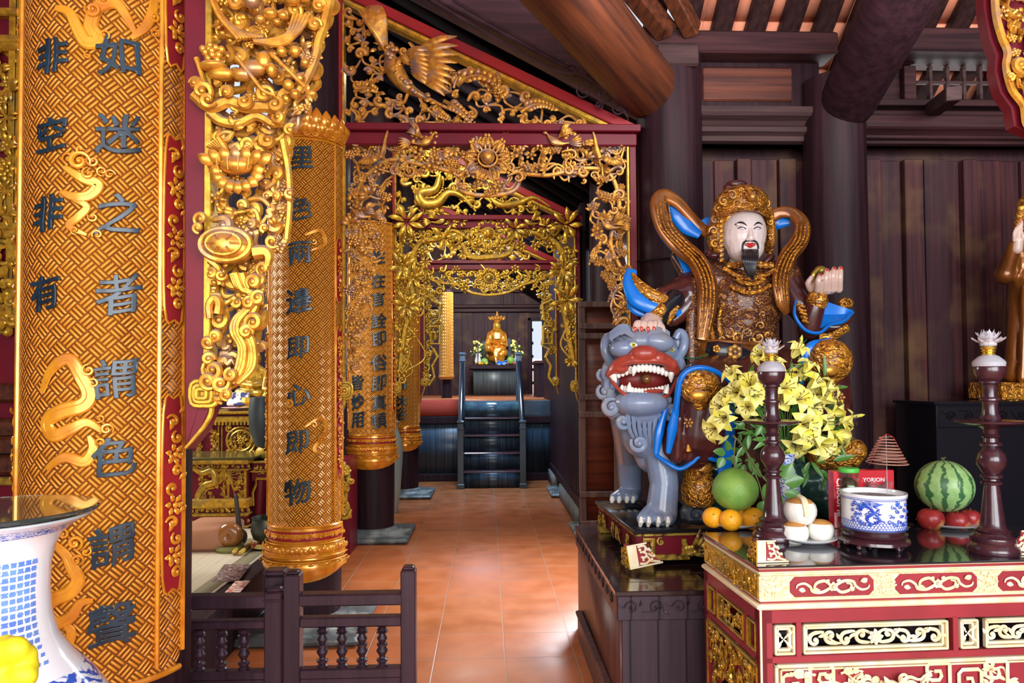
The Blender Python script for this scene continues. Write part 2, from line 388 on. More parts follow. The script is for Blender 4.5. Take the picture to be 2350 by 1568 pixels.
def board_mat():
    m = mat('stained_wall_board', (.078, .022, .021), (.028, .010, .014), sc=(30, 30, 1.1), rough=.5, spec=.2, bump=.3, c3=(.13, .07, .03), sc3=2.3)
    t = m.node_tree; b = t.nodes['Principled BSDF']; src = b.inputs['Base Color'].links[0].from_socket
    oi = node(t, 'ShaderNodeObjectInfo').outputs['Random']
    p = node(t, 'ShaderNodeNewGeometry').outputs['Random Per Island']
    c = mixc(t, math_(t, 'MULTIPLY', p, .65), src, c4((.024, .013, .018))); t.links.new(c, b.inputs['Base Color']); return m
MT['board'] = board_mat()
MT['plank'] = plank_mat('dark_plank_panelling', ((.055, .028, .04), (.035, .018, .028), (.02, .011, .02)), .125, 0)
MT['bluewood'] = plank_mat('blue_black_stained_planks', ((.055, .095, .14), (.035, .062, .095), (.018, .028, .045)), .14, 0, rough=.32)
MT['ywood'] = plank_mat('reddish_side_planks', ((.15, .045, .025), (.10, .032, .022), (.06, .02, .016)), .085, 1)
# right-hand back wall of the front hall, boards of uneven width standing proud of one another
YW = 4.86
m = M(); m.bx(1.0, 6, YW+.06, YW+.1, 0, 3.45)
x = 1.36; r2 = random.Random(3)
while x < 6:
    if not 1.0 < x < 6: break
    w = r2.uniform(.10, .2); d = r2.choice((0, .025, .045)); m.bx(x, x+w-.008, YW+d, YW+.065, 0, 3.12, bev=.006); x += w
struct(m.build('wall_back_right', MT['board'], ang=30))
# other walls
m = M(); m.bx(5.6, 5.7, -3, 4.96, 0, 5); struct(m.build('wall_right', MT['board'], smooth=False))
m = M(); m.bx(-5.7, -5.6, -3, 12.5, 0, 5)
struct(m.build('wall_left', MT['plank'], smooth=False))
m = M(); m.bx(-5.6, -3.4, 8.9, 9.0, 0, 5.2); m.bx(-3.4, -3.05, 8.9, 9, 0, 4.9); m.bx(-3.05, -1.9, 8.9, 9.0, 0, 4.85); m.bx(-1.9, -1.33, 8.9, 9.0, 0, 3.6); m.bx(-1.75, -1.6, 8.9, 9.0, 3.6, 5.2); m.bx(-3.05, -2.95, 8.9, 9.0, 4.8, 5.4); m.bx(-3.05, -1.3, 8.93, 8.97, 4.1, 4.16)
struct(m.build('wall_back_left', MT['plank'], smooth=False))
# right side wall of the passage between the right-hand columns
m = M(); m.bx(1.25, 1.33, 4.97, 7.15, 2.6, 3.4); struct(m.build('wall_passage_lintel', MT['dark'], ang=30)); m = M(); m.bx(1.02, 1.07, 7.62, 12.6, 0, 3.5)
for y in np.arange(7.62, 12.5, .16): m.bx(1.005, 1.03, y, y+.15, .25, 3.4, bev=.004)
m.bx(.98, 1.05, 7.62, 11.3, .2, .30, bev=.01)
struct(m.build('wall_passage_right', MT['dark'], ang=30))
m = M(); m.bx(.96, 1.06, 7.8, 9.6, 0, .2); m.bx(.96, 1.06, 10.5, 11.3, 0, .2); struct(m.build('baseboard_right', mat('worn_grey_stone', (.16, .16, .15), (.08, .08, .08), rough=.7, sc=(9, 9, 9), bump=.5), smooth=False))
# far wall with the open side door
YF = 17.2
dx0, dx1, dzt, dzb = W(1218, 737, YF).x, W(1244, 737, YF).x, W(1230, 737, YF).z, 1.27
m = M(); m.bx(-3.4, dx0, YF, YF+.1, 0, 5); m.bx(dx1, 3, YF, YF+.1, 0, 5); m.bx(dx0, dx1, YF, YF+.1, dzt, 5); m.bx(dx0, dx1, YF, YF+.1, 0, dzb)
zp0 = W(1100, 718, YF).z
for x in np.arange(-2.2, dx0-.25, .27): m.bx(x, x+.255, YF-.03+.015*(int(x*10) % 2), YF, 1.2, zp0, bev=.006)
struct(m.build('wall_far', MT['board'], ang=30))
m = M(); zf_ = lambda y: W(1100, y, YF).z
m.bx(-3, 2.6, YF-.12, YF, zf_(708), zf_(700), bev=.02); m.bx(-3, 2.6, YF-.09, YF, zf_(718), zf_(708), bev=.02); m.bx(-3, 2.6, YF-.12, YF, zf_(673), zf_(660), bev=.02)
for px in (1040, 1062, 1152, 1176, 1240): x = W(px, 690, YF).x; m.bx(x-.03, x+.03, YF-.05, YF, zf_(700), zf_(673), bev=.008)
struct(m.build('trim_1', MT['darkx'], ang=30))
m = M(); m.bx(dx0-.07, dx0, YF-.1, YF+.1, dzb, dzt+.07, bev=.008); m.bx(dx1, dx1+.07, YF-.1, YF+.1, dzb, dzt+.07, bev=.008); m.bx(dx0-.07, dx1+.07, YF-.1, YF+.1, dzt, dzt+.08, bev=.008)
o = m.build('door_1', MT['dark'], ang=30); struct(o)
m2 = M(); [m2.bx(dx0, dx0+.06, YF-.02, YF+.05, z, z+.07) for z in np.arange(1.5, 2.9, .32)]; m2.bx(dx0, dx0+.03, YF-.01, YF+.5, dzb, dzt); m2.build('door_leaf', MT['dark'], o, smooth=False)
m = M(); m.bx(.4, 3.5, YF+2.9, YF+3.0, 0, 2.2); struct(m.build('wall_outside', mat('sunlit_pink_plaster', (.75, .52, .5), (.6, .4, .4), rough=.8), smooth=False))
area('yard_daylight', (1.4, YF+1.0, 5), (1.5, YF+2.9, 1.5), 2, 1, 160)
# ---------------------------------------------------------------- roof of the front hall and of the passage
MT['rooftile'] = mat('terracotta_roof_tile', (.78, .30, .18), (.66, .22, .12), rough=.75, sc=(7, 7, 7), bump=.3)
s_ = .78; YE, ZE = 5.3, 3.55
def roofz(y): return ZE+(YE-y)*s_
m = M()
for x0 in np.arange(1.3, 6, .2):
    for k in range(14):
        y1 = YE+.6-k*.27; y0 = y1-.30
        m.add(ar([(x0, y1, roofz(y1)+.10), (x0+.196, y1, roofz(y1)+.10), (x0+.196, y0, roofz(y0)+.085), (x0, y0, roofz(y0)+.085),
                  (x0, y1, roofz(y1)+.115), (x0+.196, y1, roofz(y1)+.115), (x0+.196, y0, roofz(y0)+.10), (x0, y0, roofz(y0)+.10)]),
              [np.array([[0, 1, 2, 3], [7, 6, 5, 4], [3, 2, 6, 7], [0, 4, 5, 1], [0, 3, 7, 4], [1, 5, 6, 2]])])
m.bx(-6, 1.3, -3, 8.2, 5.25, 5.35)
struct(m.build('ceiling', MT['rooftile'], smooth=False))
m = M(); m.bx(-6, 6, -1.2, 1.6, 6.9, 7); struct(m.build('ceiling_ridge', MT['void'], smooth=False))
raf = None
for i, x0 in enumerate(np.arange(1.15, 5.6, .235)):
    if raf is None:
        m = M(); m.beam((x0, YE+.6, roofz(YE+.6)+.04), (x0, 1.7, roofz(1.7)+.04), .135, .07, bev=.008)
        raf = m.build('rafter', MT['darky'], ang=30); raf['kind'] = 'structure'; r0 = raf.location.copy()
    else:
        c = dup(raf, loc=(r0.x+x0-1.15, r0.y, r0.z))
# passage roof (slopes up to the left)
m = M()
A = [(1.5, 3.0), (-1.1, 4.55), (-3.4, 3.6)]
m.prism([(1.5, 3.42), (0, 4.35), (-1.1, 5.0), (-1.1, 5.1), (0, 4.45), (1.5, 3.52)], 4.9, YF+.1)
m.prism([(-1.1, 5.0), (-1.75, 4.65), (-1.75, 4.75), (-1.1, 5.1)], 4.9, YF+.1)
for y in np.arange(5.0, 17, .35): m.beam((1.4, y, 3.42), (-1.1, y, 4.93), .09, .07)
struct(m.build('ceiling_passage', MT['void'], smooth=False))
# horizontal members over the back right wall
def wbar(px0, py0, px1, py1, Y, depth, bev, mm, sy=.0):
    a, b = W(px0, py0, Y), W(px1, py1, Y); mm.bx(a.x, b.x, Y, Y+depth, b.z, a.z, bev=bev)
m = M(); wbar(1470, 66, 1925, 122, 4.62, .22, .012, m); wbar(2070, 60, 2700, 122, 4.6, .22, .012, m)

tag(m.build('purlin_beam', MT['darkx'], ang=30), 'long dark square purlin beam resting over the wall under the terracotta roof tiles', 'beam')
m = M(); wbar(1508, 97, 1605, 150, 4.5, .3, .012, m)
tag(m.build('bracket_block', MT['greywood'], ang=30), 'squared wooden bearing block on top of the column beside the red frame', 'bracket')
t = thing('overdoor_panel', tuple(W(1730, 245, YW)), 'framed reddish wooden panel set above the moulded lintel behind the bearded statue', 'panel')
m = M(); wbar(1580, 130, 1882, 250, 4.78, .1, .01, m); m.build('panel_frame', MT['dark'], t, ang=30)
m = M(); wbar(1612, 152, 1820, 233, 4.765, .03, .012, m); m.build('panel_board', MT['panelw'], t, ang=30)
def moulding(mm, x0, x1, z0, z1, Y, d):
    h = z1-z0; prof = [(0, 0), (.0, .12), (.25, .17), (.3, .3), (.55, .38), (.6, .5), (.4, .58), (.55, .68), (.9, .76), (1, .85), (1, 1), (0, 1)]
    pr = ar([(0, -a*d, b*h) for a, b in prof]); n = len(pr)
    V = np.concatenate([pr+ar([(x0, Y, z0)]), pr+ar([(x1, Y, z0)])]); i = np.arange(n); j = (i+1) % n
    mm.add(V, [np.stack([i, j, j+n, i+n], -1), np.arange(n), np.arange(n)[::-1]+n])
m = M(); a, b = W(1575, 250, 4.7), W(1892, 333, 4.7); moulding(m, a.x, b.x, b.z, a.z, 4.78, .14)
tag(m.build('moulded_lintel', MT['greywood'], ang=25), 'dusty grey-brown stepped lintel moulding above the planks behind the bearded statue', 'lintel')
m = M(); a, b = W(1985, 285, 4.7), W(2700, 333, 4.7); moulding(m, a.x, b.x, b.z, a.z, 4.8, .12)
a, b = W(1990, 205, 4.7), W(2700, 285, 4.7); m.bx(a.x, b.x, 4.80, 4.95, b.z, a.z-.1, bev=.01); m.bx(a.x, b.x, 4.76, 4.95, b.z+.0, b.z+.08, bev=.01)
tag(m.build('long_lintel', MT['darkx'], ang=25), 'long dark lintel moulding over the plank wall on the side of the watermelon', 'lintel')
t = thing('lattice_vent', tuple(W(2190, 225, 4.8)), 'small wooden lattice vent showing terracotta roof tiles through its squares', 'lattice')
m = M()
def pb(mm, x0, y0, x1, y1, Y, d, bev=.004): a, b = W(x0, y0, Y), W(x1, y1, Y); mm.bx(a.x, b.x, Y, Y+d, b.z, a.z, bev=bev)
pb(m, 2000, 122, 2620, 150, 4.8, .12); pb(m, 2075, 150, 2104, 228, 4.8, .12); pb(m, 2292, 150, 2330, 228, 4.8, .12); pb(m, 1990, 226, 2620, 246, 4.8, .12); pb(m, 2000, 150, 2078, 228, 4.86, .04); pb(m, 2330, 150, 2620, 228, 4.86, .04)
m.build('vent_frame', MT['darkx'], t, ang=30)
for px in (2133, 2172, 2210, 2248):
    m = M(); pb(m, px, 150, px+9, 228, 4.82, .04); m.build('slat', MT['greywood'], t, ang=30)
m = M(); pb(m, 2104, 184, 2292, 193, 4.83, .03); m.build('slat', MT['greywood'], t, ang=30)
m = M(); m.beam(W(2140, 252, 4.78), W(2190, 214, 4.35), .09, .09, bev=.005)
tag(m.build('wooden_peg', MT['greywood'], ang=30), 'short square wooden peg end jutting out below the lattice vent', 'beam end')
# logs
def log(name, a, b, r0, r1, mt, label, cat, parent=None, flat=1, bend=None):
    a, b = Vector(a), Vector(b); n = 14; L = (b-a).length; P = [(0, L*i/n, 0) for i in range(n+1)]
    m = M(); m.tube(ar(P), np.linspace(r0, r1, n+1), 24, N=(1, 0, 0)); m.cap((0, -.02, 0), (0, .03, 0), r0*.97, r0*.98, 24); o = m.build(name, mt)
    q_ = Vector((0, 1, 0)).rotation_difference((b-a).normalized()); o.rotation_mode = 'QUATERNION'; o.rotation_quaternion = q_; o.location = a+q_ @ (o.location)
    return tag(o, label, cat) if parent is None else o
o = log('valley_log', W(1482, 200, 4.62), W(1215, -120, 3.4), .20, .20, MT['redwood'], 'thick red-brown round log slanting from the column top beside the red frame', 'beam')
o = log('truss_log', W(1945, 235, 4.6), W(2110, -90, 3.7), .18, .20, MT['dark'], 'thick almost black log slanting up from the column right of the bearded statue', 'beam')
# carved rafter board over the triangular pediment
m = M(); p = [W(x, y, 4.9) for x, y in ((895, -8), (1470, 298), (1500, 200), (1260, -60), (900, -260))]
m.prism([(q.x, q.z) for q in p], 4.6, 4.8, bev=.01)
for k, (x, y, r) in enumerate(((1395, 218, 26), (1365, 180, 22), (1340, 210, 18), (1420, 250, 14), (1310, 160, 20), (1375, 240, 10))):
    c = W(x, y, 4.59); rr = r*4.6/1640; a = np.linspace(0, 9, 40)
    m.tube(np.c_[c.x+rr*(1-a/10)*np.cos(a+k), np.full(40, 4.595), c.z+rr*(1-a/10)*np.sin(a+k)], .006, 5)
m.tube(cr([W(x, y, 4.595) for x, y in ((990, 0), (1150, 95), (1270, 160), (1340, 175), (1420, 235), (1440, 268))]), .01, 5)
m.tube(cr([W(x, y, 4.595) for x, y in ((1040, 0), (1180, 80), (1290, 140), (1310, 148))]), .01, 5)
tag(m.build('carved_rafter_board', wood('purple_dark_carved_wood', (.075, .032, .045), (.035, .016, .024), 'x', rough=.45), ang=30), 'broad dark purple board with faint carved scrolls, sloping above the red triangular pediment', 'board')
m = M()
for (x0, y0, x1, y1, w) in ((1420, -60, 1530, 75, .12), (1520, -60, 1590, 72, .1)): m.beam(W(x0, y0, 4.3), W(x1, y1, 4.6), w, .12, bev=.01)
tag(m.build('carved_roof_strut', MT['redwood'], ang=30), 'pair of joined red-brown carved struts rising beside the thick log under the roof', 'strut')
# ---------------------------------------------------------------- columns and their stone slabs
MT['stone'] = mat('blue_grey_slate', (.11, .12, .125), (.05, .06, .06), rough=.45, sc=(7, 7, 7), bump=.9, bsc=14, c3=(.25, .26, .23), sc3=5)
XL, YC = -1.175, (2.285, 4.72, 7.4, 10.05)
def column(name, x, y, r, h, label, slab, group=None):
    t = thing(name, (x, y, 0), label, 'column', group); t['kind'] = 'thing'
    m = M(); m.lathe([(r*.97, .09), (r, .4), (r*1.015, h*.4), (r*.98, h)], (x, y, 0), 40); m.build('shaft', MT['dark'], t)
    m = M(); m.lathe([(r+.10, .045), (r+.085, .07), (r+.05, .085), (r+.045, .10), (r+.02, .11), (r-.02, .115)], (x, y, 0), 40, cap=False); m.build('stone_ring', MT['stone'], t)
    if slab:
        m = M(); m.box((x, y, .0275), (.80, .80, .055), bev=.02); 
        for i in range(8):
            a = i*math.pi/4+.2; m.ball((x+.36*math.cos(a), y+.36*math.sin(a), .05), (.05, .035, .012), 8, 5)
        tag(m.build('stone_slab', MT['stone'], ang=35), slab, 'stone slab')
    return t
column('wooden_column', XL, YC[0], .231, 4.6, 'dark round column behind the large gold board, nearest the blue and white vase', None)
column('wooden_column', XL, YC[1], .222, 4.6, 'dark round column behind the gold board at the wooden railing gates', 'carved slate slab under the dark column beside the railing gates, nearest the camera')
column('wooden_column', XL, YC[2], .222, 4.4, 'dark round column of the second frame, bare foot showing below its gold board', 'carved slate slab under the bare foot of the second passage column')
column('wooden_column', XL+.02, YC[3], .20, 4.4, 'dark round column farthest along the passage on the altar side', 'slate slab farthest along the passage, beside the pale tall jar')
column('wooden_column', 1.235, YC[1], .215, 3.75, 'dark round column beside the red frame, left of the bearded statue', None)
column('wooden_column', 2.36, YC[1], .20, 3.6, 'dark round column behind the statue raised hand, under the black log', None)
column('wooden_column', 1.28, YC[2], .2, 3.75, 'dark round column hidden mostly behind the panelled door leaf', 'worn slate slab beside the foot of the panelled door leaf')
column('wooden_column', 1.26, YC[3], .2, 3.75, 'dark round column on the right of the blue staircase', 'small slate slab at the right of the blue staircase')
# panelled door leaf
t = thing('panelled_door_leaf', tuple(W(1370, 1212, 7.1)), 'old grey-brown panelled door leaf standing open behind the blue lion', 'door')
a, b = W(1326, 692, 7.1), W(1425, 1212, 7.1)
m = M(); m.bx(a.x, b.x, 7.12, 7.15, b.z, a.z); m.build('panel', MT['panelw'], t, smooth=False)
m = M()
for x in (a.x, b.x-.06): m.bx(x, x+.07, 7.09, 7.15, b.z, a.z, bev=.006)
for py in (692, 742, 765, 905, 945, 1128, 1195): z = W(1370, py, 7.1).z; m.bx(a.x, b.x, 7.08, 7.15, z-.06, z, bev=.008)
m.build('door_frame', MT['doorw'], t, ang=30)
# ---------------------------------------------------------------- carving vocabulary (everything lies in the x-z plane facing -y)
FN = (0, -1, 0)
def pol(c, a, r): return (c[0]+r*math.cos(a), c[1]+r*math.sin(a))
def crv(m, P2, y, r0, r1, seg=6, flat=.8, dy=0, n=6, bulge=0, end=None):
    P = cr(np.c_[np.array(P2, float), np.zeros(len(P2))], n)[:, :2] if len(P2) > 2 else np.linspace(P2[0], P2[-1], n)
    k = len(P); t = np.linspace(0, 1, k); r = r0+(r1-r0)*t+bulge*np.sin(math.pi*t)
    m.tube(np.c_[P[:, 0], y+dy*t, P[:, 1]], r, seg, N=FN, flat=flat)
def scroll(m, c, r, a0, y, w, hand=1, turns=1.3, tail=None, seg=6, ball=1):
    n = int(12*turns)+6; t = np.linspace(0, 1, n); a = a0+hand*t*turns*2*math.pi; rr = r*(1-t*.86)
    P = np.c_[c[0]+rr*np.cos(a), c[1]+rr*np.sin(a)]
    if tail is not None:
        q = np.array(tail, float); T = P[0]-P[1]; P0 = cr(np.c_[np.array([q, (q+P[0])/2+T*.6, P[0]]), np.zeros(3)], 4)[:-1, :2]; P = np.r_[P0, P]; n = len(P); t = np.linspace(0, 1, n)
    m.tube(np.c_[P[:, 0], y-.35*w*np.sin(t*3.14)-w*.5*t, P[:, 1]], w*(.55+.65*np.sin(np.clip(t*1.25, 0, 1)*math.pi)), seg, N=FN, flat=.9)
    if ball: m.ball((c[0], y-w*.7, c[1]), w*1.25, 8, 5)
def leaf(m, b, a, L, w, y, curl=.3, flat=.45, seg=6, lift=.25):
    t = np.linspace(0, 1, 7); aa = a+curl*t; dx = np.cumsum(np.cos(aa))*L/7; dz = np.cumsum(np.sin(aa))*L/7
    m.tube(np.c_[b[0]+dx, y-L*lift*np.sin(t*2.2), b[1]+dz], w*(.12+np.sin(np.clip(t*1.02, 0, 1)*math.pi)**.8), seg, N=FN, flat=flat)
def acan(m, b, a, L, w, y, curl=.8, n=6):
    """serrated leaf: a bent midrib with barbs on both sides"""
    t = np.linspace(0, 1, 10); aa = a+curl*t; x = b[0]+np.cumsum(np.cos(aa))*L/10; z = b[1]+np.cumsum(np.sin(aa))*L/10; yy = y-L*.12*np.sin(t*3)
    m.tube(np.c_[x, yy, z], w*.35*(1.1-t), 6, N=FN)
    for i in range(n):
        k = 1+int(i*8/n); s = w*2.1*(1-.75*i/n)
        for sd in (-1, 1): leaf(m, (x[k], z[k]), aa[k]+sd*.75, s, w*.42, yy[k], curl=-sd*.5)
    leaf(m, (x[-2], z[-2]), aa[-1], w*1.6, w*.35, yy[-1])
def flower(m, c, r, y, n=6, a0=0, w=.42, two=False):
    for i in range(n): leaf(m, pol(c, a0+i*6.283/n, r*.15), a0+i*6.283/n, r, r*w*.62, y, curl=.25, lift=.2)
    if two:
        for i in range(n): leaf(m, pol(c, a0+(i+.5)*6.283/n, r*.1), a0+(i+.5)*6.283/n, r*.65, r*w*.5, y-r*.18, curl=.2, lift=.3)
    m.ball((c[0], y-r*.22, c[1]), (r*.3, r*.3, r*.3), 8, 6)
def pine(m, c, r, y, rd):
    m.ball((c[0], y, c[1]), (r*.75, r*.25, r*.6), 10, 6)
    for i in range(8): a = i*.785+rd.random()*.3; q = pol(c, a, r*.7); m.ball((q[0], y-.15*r, c[1]+(q[1]-c[1])*.8), r*.27, 7, 5)
    for i in range(4): a = i*1.57+.5; q = pol(c, a, r*.3); m.ball((q[0], y-.32*r, q[1]), r*.24, 7, 5)
def bamboo(m, c, r, y, rd):
    n = rd.choice((6, 7, 8)); a0 = rd.random()*6
    for i in range(n): leaf(m, c, a0+i*6.283/n+rd.uniform(-.2, .2), r*rd.uniform(.9, 1.3), r*.15, y, curl=rd.uniform(-.5, .5))
def grapes(m, c, r, y, rd, sq=.7):
    for i in range(11):
        a = i*2.4; q = pol(c, a, r*.85*math.sqrt(i/11)); m.ball((q[0], y-r*.3*(1-i/14), c[1]+(q[1]-c[1])*sq), r*.28, 8, 6)
def inside(p, poly):
    x, z = p; c = False; n = len(poly); j = n-1
    for i in range(n):
        xi, zi = poly[i]; xj, zj = poly[j]
        if (zi > z) != (zj > z) and x < (xj-xi)*(z-zi)/(zj-zi)+xi: c = not c
        j = i
    return c
def edge_d(p, poly):
    b = 9.0
    for i in range(len(poly)):
        a, c = np.array(poly[i-1]), np.array(poly[i]); d = c-a; t = max(0, min(1, np.dot(p-a, d)/(np.dot(d, d)+1e-12))); b = min(b, np.linalg.norm(p-a-d*t))
    return b
def poisson(poly, s, rd, margin=.25):
    xs = [p[0] for p in poly]; zs = [p[1] for p in poly]; out = []
    for k in range(int(14*(max(xs)-min(xs))*(max(zs)-min(zs))/s/s)+50):
        p = np.array((rd.uniform(min(xs), max(xs)), rd.uniform(min(zs), max(zs))))
        if inside(p, poly) and edge_d(p, poly) > s*margin and all((p[0]-q[0])**2+(p[1]-q[1])**2 > s*s for q in out): out.append(p)
    return out
def carve(m, poly, Y, s, seed, kinds, depth=.03, skip=(), branch=.13, w=.17, two=True):
    if two and s > .035: carve(m, poly, Y+.02, s*.85, seed+99, [k for k in kinds if k not in 'ab'] or 's', depth*.7, (), branch*1.25, w*1.1, False)
    rd = random.Random(seed); pts = poisson(poly, s, rd)
    pts = [p for p in pts if all(math.hypot(p[0]-q[0], p[1]-q[1]) > q[2] for q in skip)]
    for i, p in enumerate(pts):
        near = sorted(pts, key=lambda q: (q[0]-p[0])**2+(q[1]-p[1])**2)[1:4]
        for q in near[:2+(rd.random() < .4)]:
            if rd.random() < .8:
                mid = (p+q)/2; pr = np.array((-(q-p)[1], (q-p)[0])); k = rd.uniform(-.45, .45)
                crv(m, [p, mid+pr*k, q], Y-rd.random()*depth*.5, s*branch*.8, s*branch*.55, seg=6, n=4, dy=rd.uniform(-.5, .5)*depth)
        y = Y-depth*rd.uniform(.3, 1.2); kd = rd.choice(kinds); a = rd.random()*6.283; R = s*rd.uniform(.42, .6)
        if kd == 's':
            scroll(m, p, R*.8, a, y, s*w*rd.uniform(.5, .75), rd.choice((-1, 1)), rd.uniform(.9, 1.5), tail=pol(p, a+.9, R*1.5))
            if rd.random() < .5: q = pol(p, a+3, R*1.1); scroll(m, q, R*.45, a+2, y+depth*.3, s*w*.5, 1, .9)
        elif kd == 'S':
            q = pol(p, a, R); q2 = pol(p, a+math.pi, R); h = rd.choice((-1, 1))
            scroll(m, q, R*.55, a+math.pi/2*h, y, s*w*.62, h, 1.1, tail=p); scroll(m, q2, R*.5, a-math.pi/2*h, y, s*w*.55, h, 1.1, tail=p)
        elif kd == 'l':
            for j in range(rd.choice((3, 4, 5))): leaf(m, p, a+j*.62, R*1.5, R*.26, y, curl=rd.uniform(-.7, .7))
        elif kd == 'a': acan(m, pol(p, a+math.pi, R*.8), a, R*2.2, R*.42, y, curl=rd.uniform(-1.3, 1.3), n=5)
        elif kd == 'f': flower(m, p, R*.95, y, rd.choice((5, 6)), a)
        elif kd == 'F': flower(m, p, R*1.15, y, 8, a, two=True)
        elif kd == 'p': pine(m, p, R*1.0, y, rd)
        elif kd == 'b': bamboo(m, p, R*1.25, y, rd)
        elif kd == 'g': grapes(m, p, R*.95, y, rd)
        elif kd == 'w':
            P = [pol(p, a+math.pi, R*1.2)]; pp = np.array(P[0])
            for j in range(5): pp = pp+np.array(pol((0, 0), a+(1 if j % 2 else -1)*.9, R*.6)); P.append(tuple(pp))
            crv(m, P, y, s*w*.6, s*w*.12, n=4, bulge=s*w*.3)
    return m
def PP(L, Y): return [(W(x, y, Y).x, W(x, y, Y).z) for x, y in L]
def wp(x, y, Y): q = W(x, y, Y); return (q.x, q.z)
def bird(m, c, s, y, f=1, up=.6):
    """small flying bird: f=1 looks right"""
    t = np.linspace(0, 1, 12); P = [(-.5, -.05), (-.2, -.08), (.1, 0), (.3, .18), (.42, .34), (.56, .36)]
    P = [(c[0]+f*s*a, c[1]+s*b) for a, b in P]; Q = cr(np.c_[np.array(P), np.zeros(6)], 4); k = len(Q); t = np.linspace(0, 1, k)
    m.tube(np.c_[Q[:, 0], y-.05*s*np.ones(k), Q[:, 1]], s*(.03+.13*np.exp(-((t-.4)/.2)**2)+.05*np.exp(-((t-.88)/.06)**2)), 8, N=FN, flat=.8)
    for sd in (0, 1):
        for i in range(7):
            a = up+.9*i/6+sd*.5; b = (c[0]+f*s*(.1-.05*i-.1*sd), c[1]+s*.08)
            leaf(m, b, a if f < 0 else math.pi-a, s*(.85-.07*i), s*.06, y-.03*i*s-.1*s*sd, curl=.35*f)
    for i in range(5): leaf(m, (c[0]-f*s*.45, c[1]-s*.05), (math.pi if f > 0 else 0)+.22*(i-2), s*.6, s*.05, y, curl=.3)
# ---------------------------------------------------------------- the carved red-lacquer door frames of the passage
def hook(x, z, Y, f, s=1.0):
    """curved gilded foot below a hanging carving"""
    m = M(); y = Y-.045
    P = [(x-.01*f*s, z+.1*s), (x+.01*f*s, z+.02*s), (x-.015*f*s, z-.09*s), (x-.07*f*s, z-.2*s), (x-.11*f*s, z-.25*s)]
    crv(m, P, y, .018*s, .006*s, n=6, flat=.6)
    for k, r in enumerate((.052, .036, .022)):
        q = [(-r, -r*1.1), (r, -r*1.1), (r, r*1.1), (-r, r*1.1)]
        pts = ar([(x+.012*f*s+a*s, y-.012*k*s-.01, z+.1*s+b*s) for a, b in q]); m.tube(cr(pts, 4, closed=True), .011*s, 6, N=FN, closed=True)
    m.ball((x+.012*f*s, y-.03*s, z+.1*s), .016*s, 8, 6); return m
def door_frame(Y, xl, xr, pw, zl, zlow, arch, ped, label, seedk, sc_, kinds, gm, extra, pedextra, pk, zap):
    t = thing('carved_door_frame', ((xl+xr)/2, Y, zlow-.3), label, 'door frame'); y0, y1 = Y-.05, Y+.05
    for f, x in ((1, xl), (-1, xr)):
        m = M(); a = x if f > 0 else x-pw
        o = (x+pw*.9*f); m.prism([(x, zl), (o, zl), (o, zlow+.12), (x+pw*.7*f, zlow), (x+pw*.15*f, zlow-.15), (x, zlow-.22)], y0, y1, bev=.006); m.build('frame_post', MT['lacq'], t, ang=30)
        m = M(); m.bx(x+pw*.9*f, x+(pw*.9+.016)*f, y0-.004, y0+.03, zlow+.1, zl-.02, bev=.004); m.build('gilded_bead', MT['gold2'], t, ang=30)
        hook(x+pw*1.0*f, zlow, Y, f, .75).build('gilded_foot', MT['gold2'], t)
    m = M(); m.bx(xl, xr, y0-.02, y1, zl-.085, zl+.0, bev=.008); m.bx(xl-.005, xr+.02, y0-.055, y1, zl, zl+.05, bev=.006); m.build('lintel', MT['lacq'], t, ang=30)
    # pediment: right triangle, upright side on the left
    z0 = zl+.05; H = zap-z0; L = xr+.02-xl
    m = M(); sl = H/L; th = .075
    m.prism([(xl, z0), (xl+.045, z0), (xl+.045, zap-.045*sl), (xl, zap)], y0, y1, bev=.005)
    m.prism([(xl+L, z0), (xl, zap), (xl, zap-th), (xl+L-th/sl, z0)], y0-.012, y1, bev=.005)
    m.build('pediment_frame', MT['lacq2'], t, ang=30)
    m = M(); k0, k1 = th, th+.045
    m.prism([(xl+L-k0/sl, z0), (xl+.045, zap-k0-.045*sl), (xl+.045, zap-k1-.045*sl), (xl+L-k1/sl, z0)], y0-.004, y1-.02, bev=.012)
    m.bx(xl+.045, xl+.058, y0, y1-.02, z0, zap-k1-.05*sl, bev=.004); m.build('gilded_bead', MT['gold2'], t, ang=30)
    tri = [(xl+.06, z0), (xl+L-k1/sl-.03, z0), (xl+.06, zap-k1-.06*sl)]
    m = M(); sk = pedextra(m, Y-.03) or []
    carve(m, tri, Y-.01, pk[0], seedk+5, pk[1], depth=.03, skip=sk, branch=.14, w=.24, two=False); m.build('pediment_carving', gm, t)
    m = M(); sk = extra(m, Y-.05) or []
    carve(m, PP(arch, Y), Y-.02, sc_, seedk, kinds, depth=.045, skip=sk); m.build('arch_carving', gm, t)
    return t
def med(m, c, r, y, n=9):
    m.ball((c[0], y-r*.45, c[1]), (r*.42, r*.42, r*.42), 16, 10)
    pts = ar([(c[0]+r*.55*math.cos(a), y-r*.3, c[1]+r*.5*math.sin(a)) for a in np.linspace(0, 6.283, 20, endpoint=False)]); m.tube(pts, r*.07, 6, N=FN, closed=True)
    for i in range(n*2):
        a = i*math.pi/n; acan(m, pol(c, a, r*.55), a, r*.75, r*.22, y, curl=.3*(-1)**i, n=4)
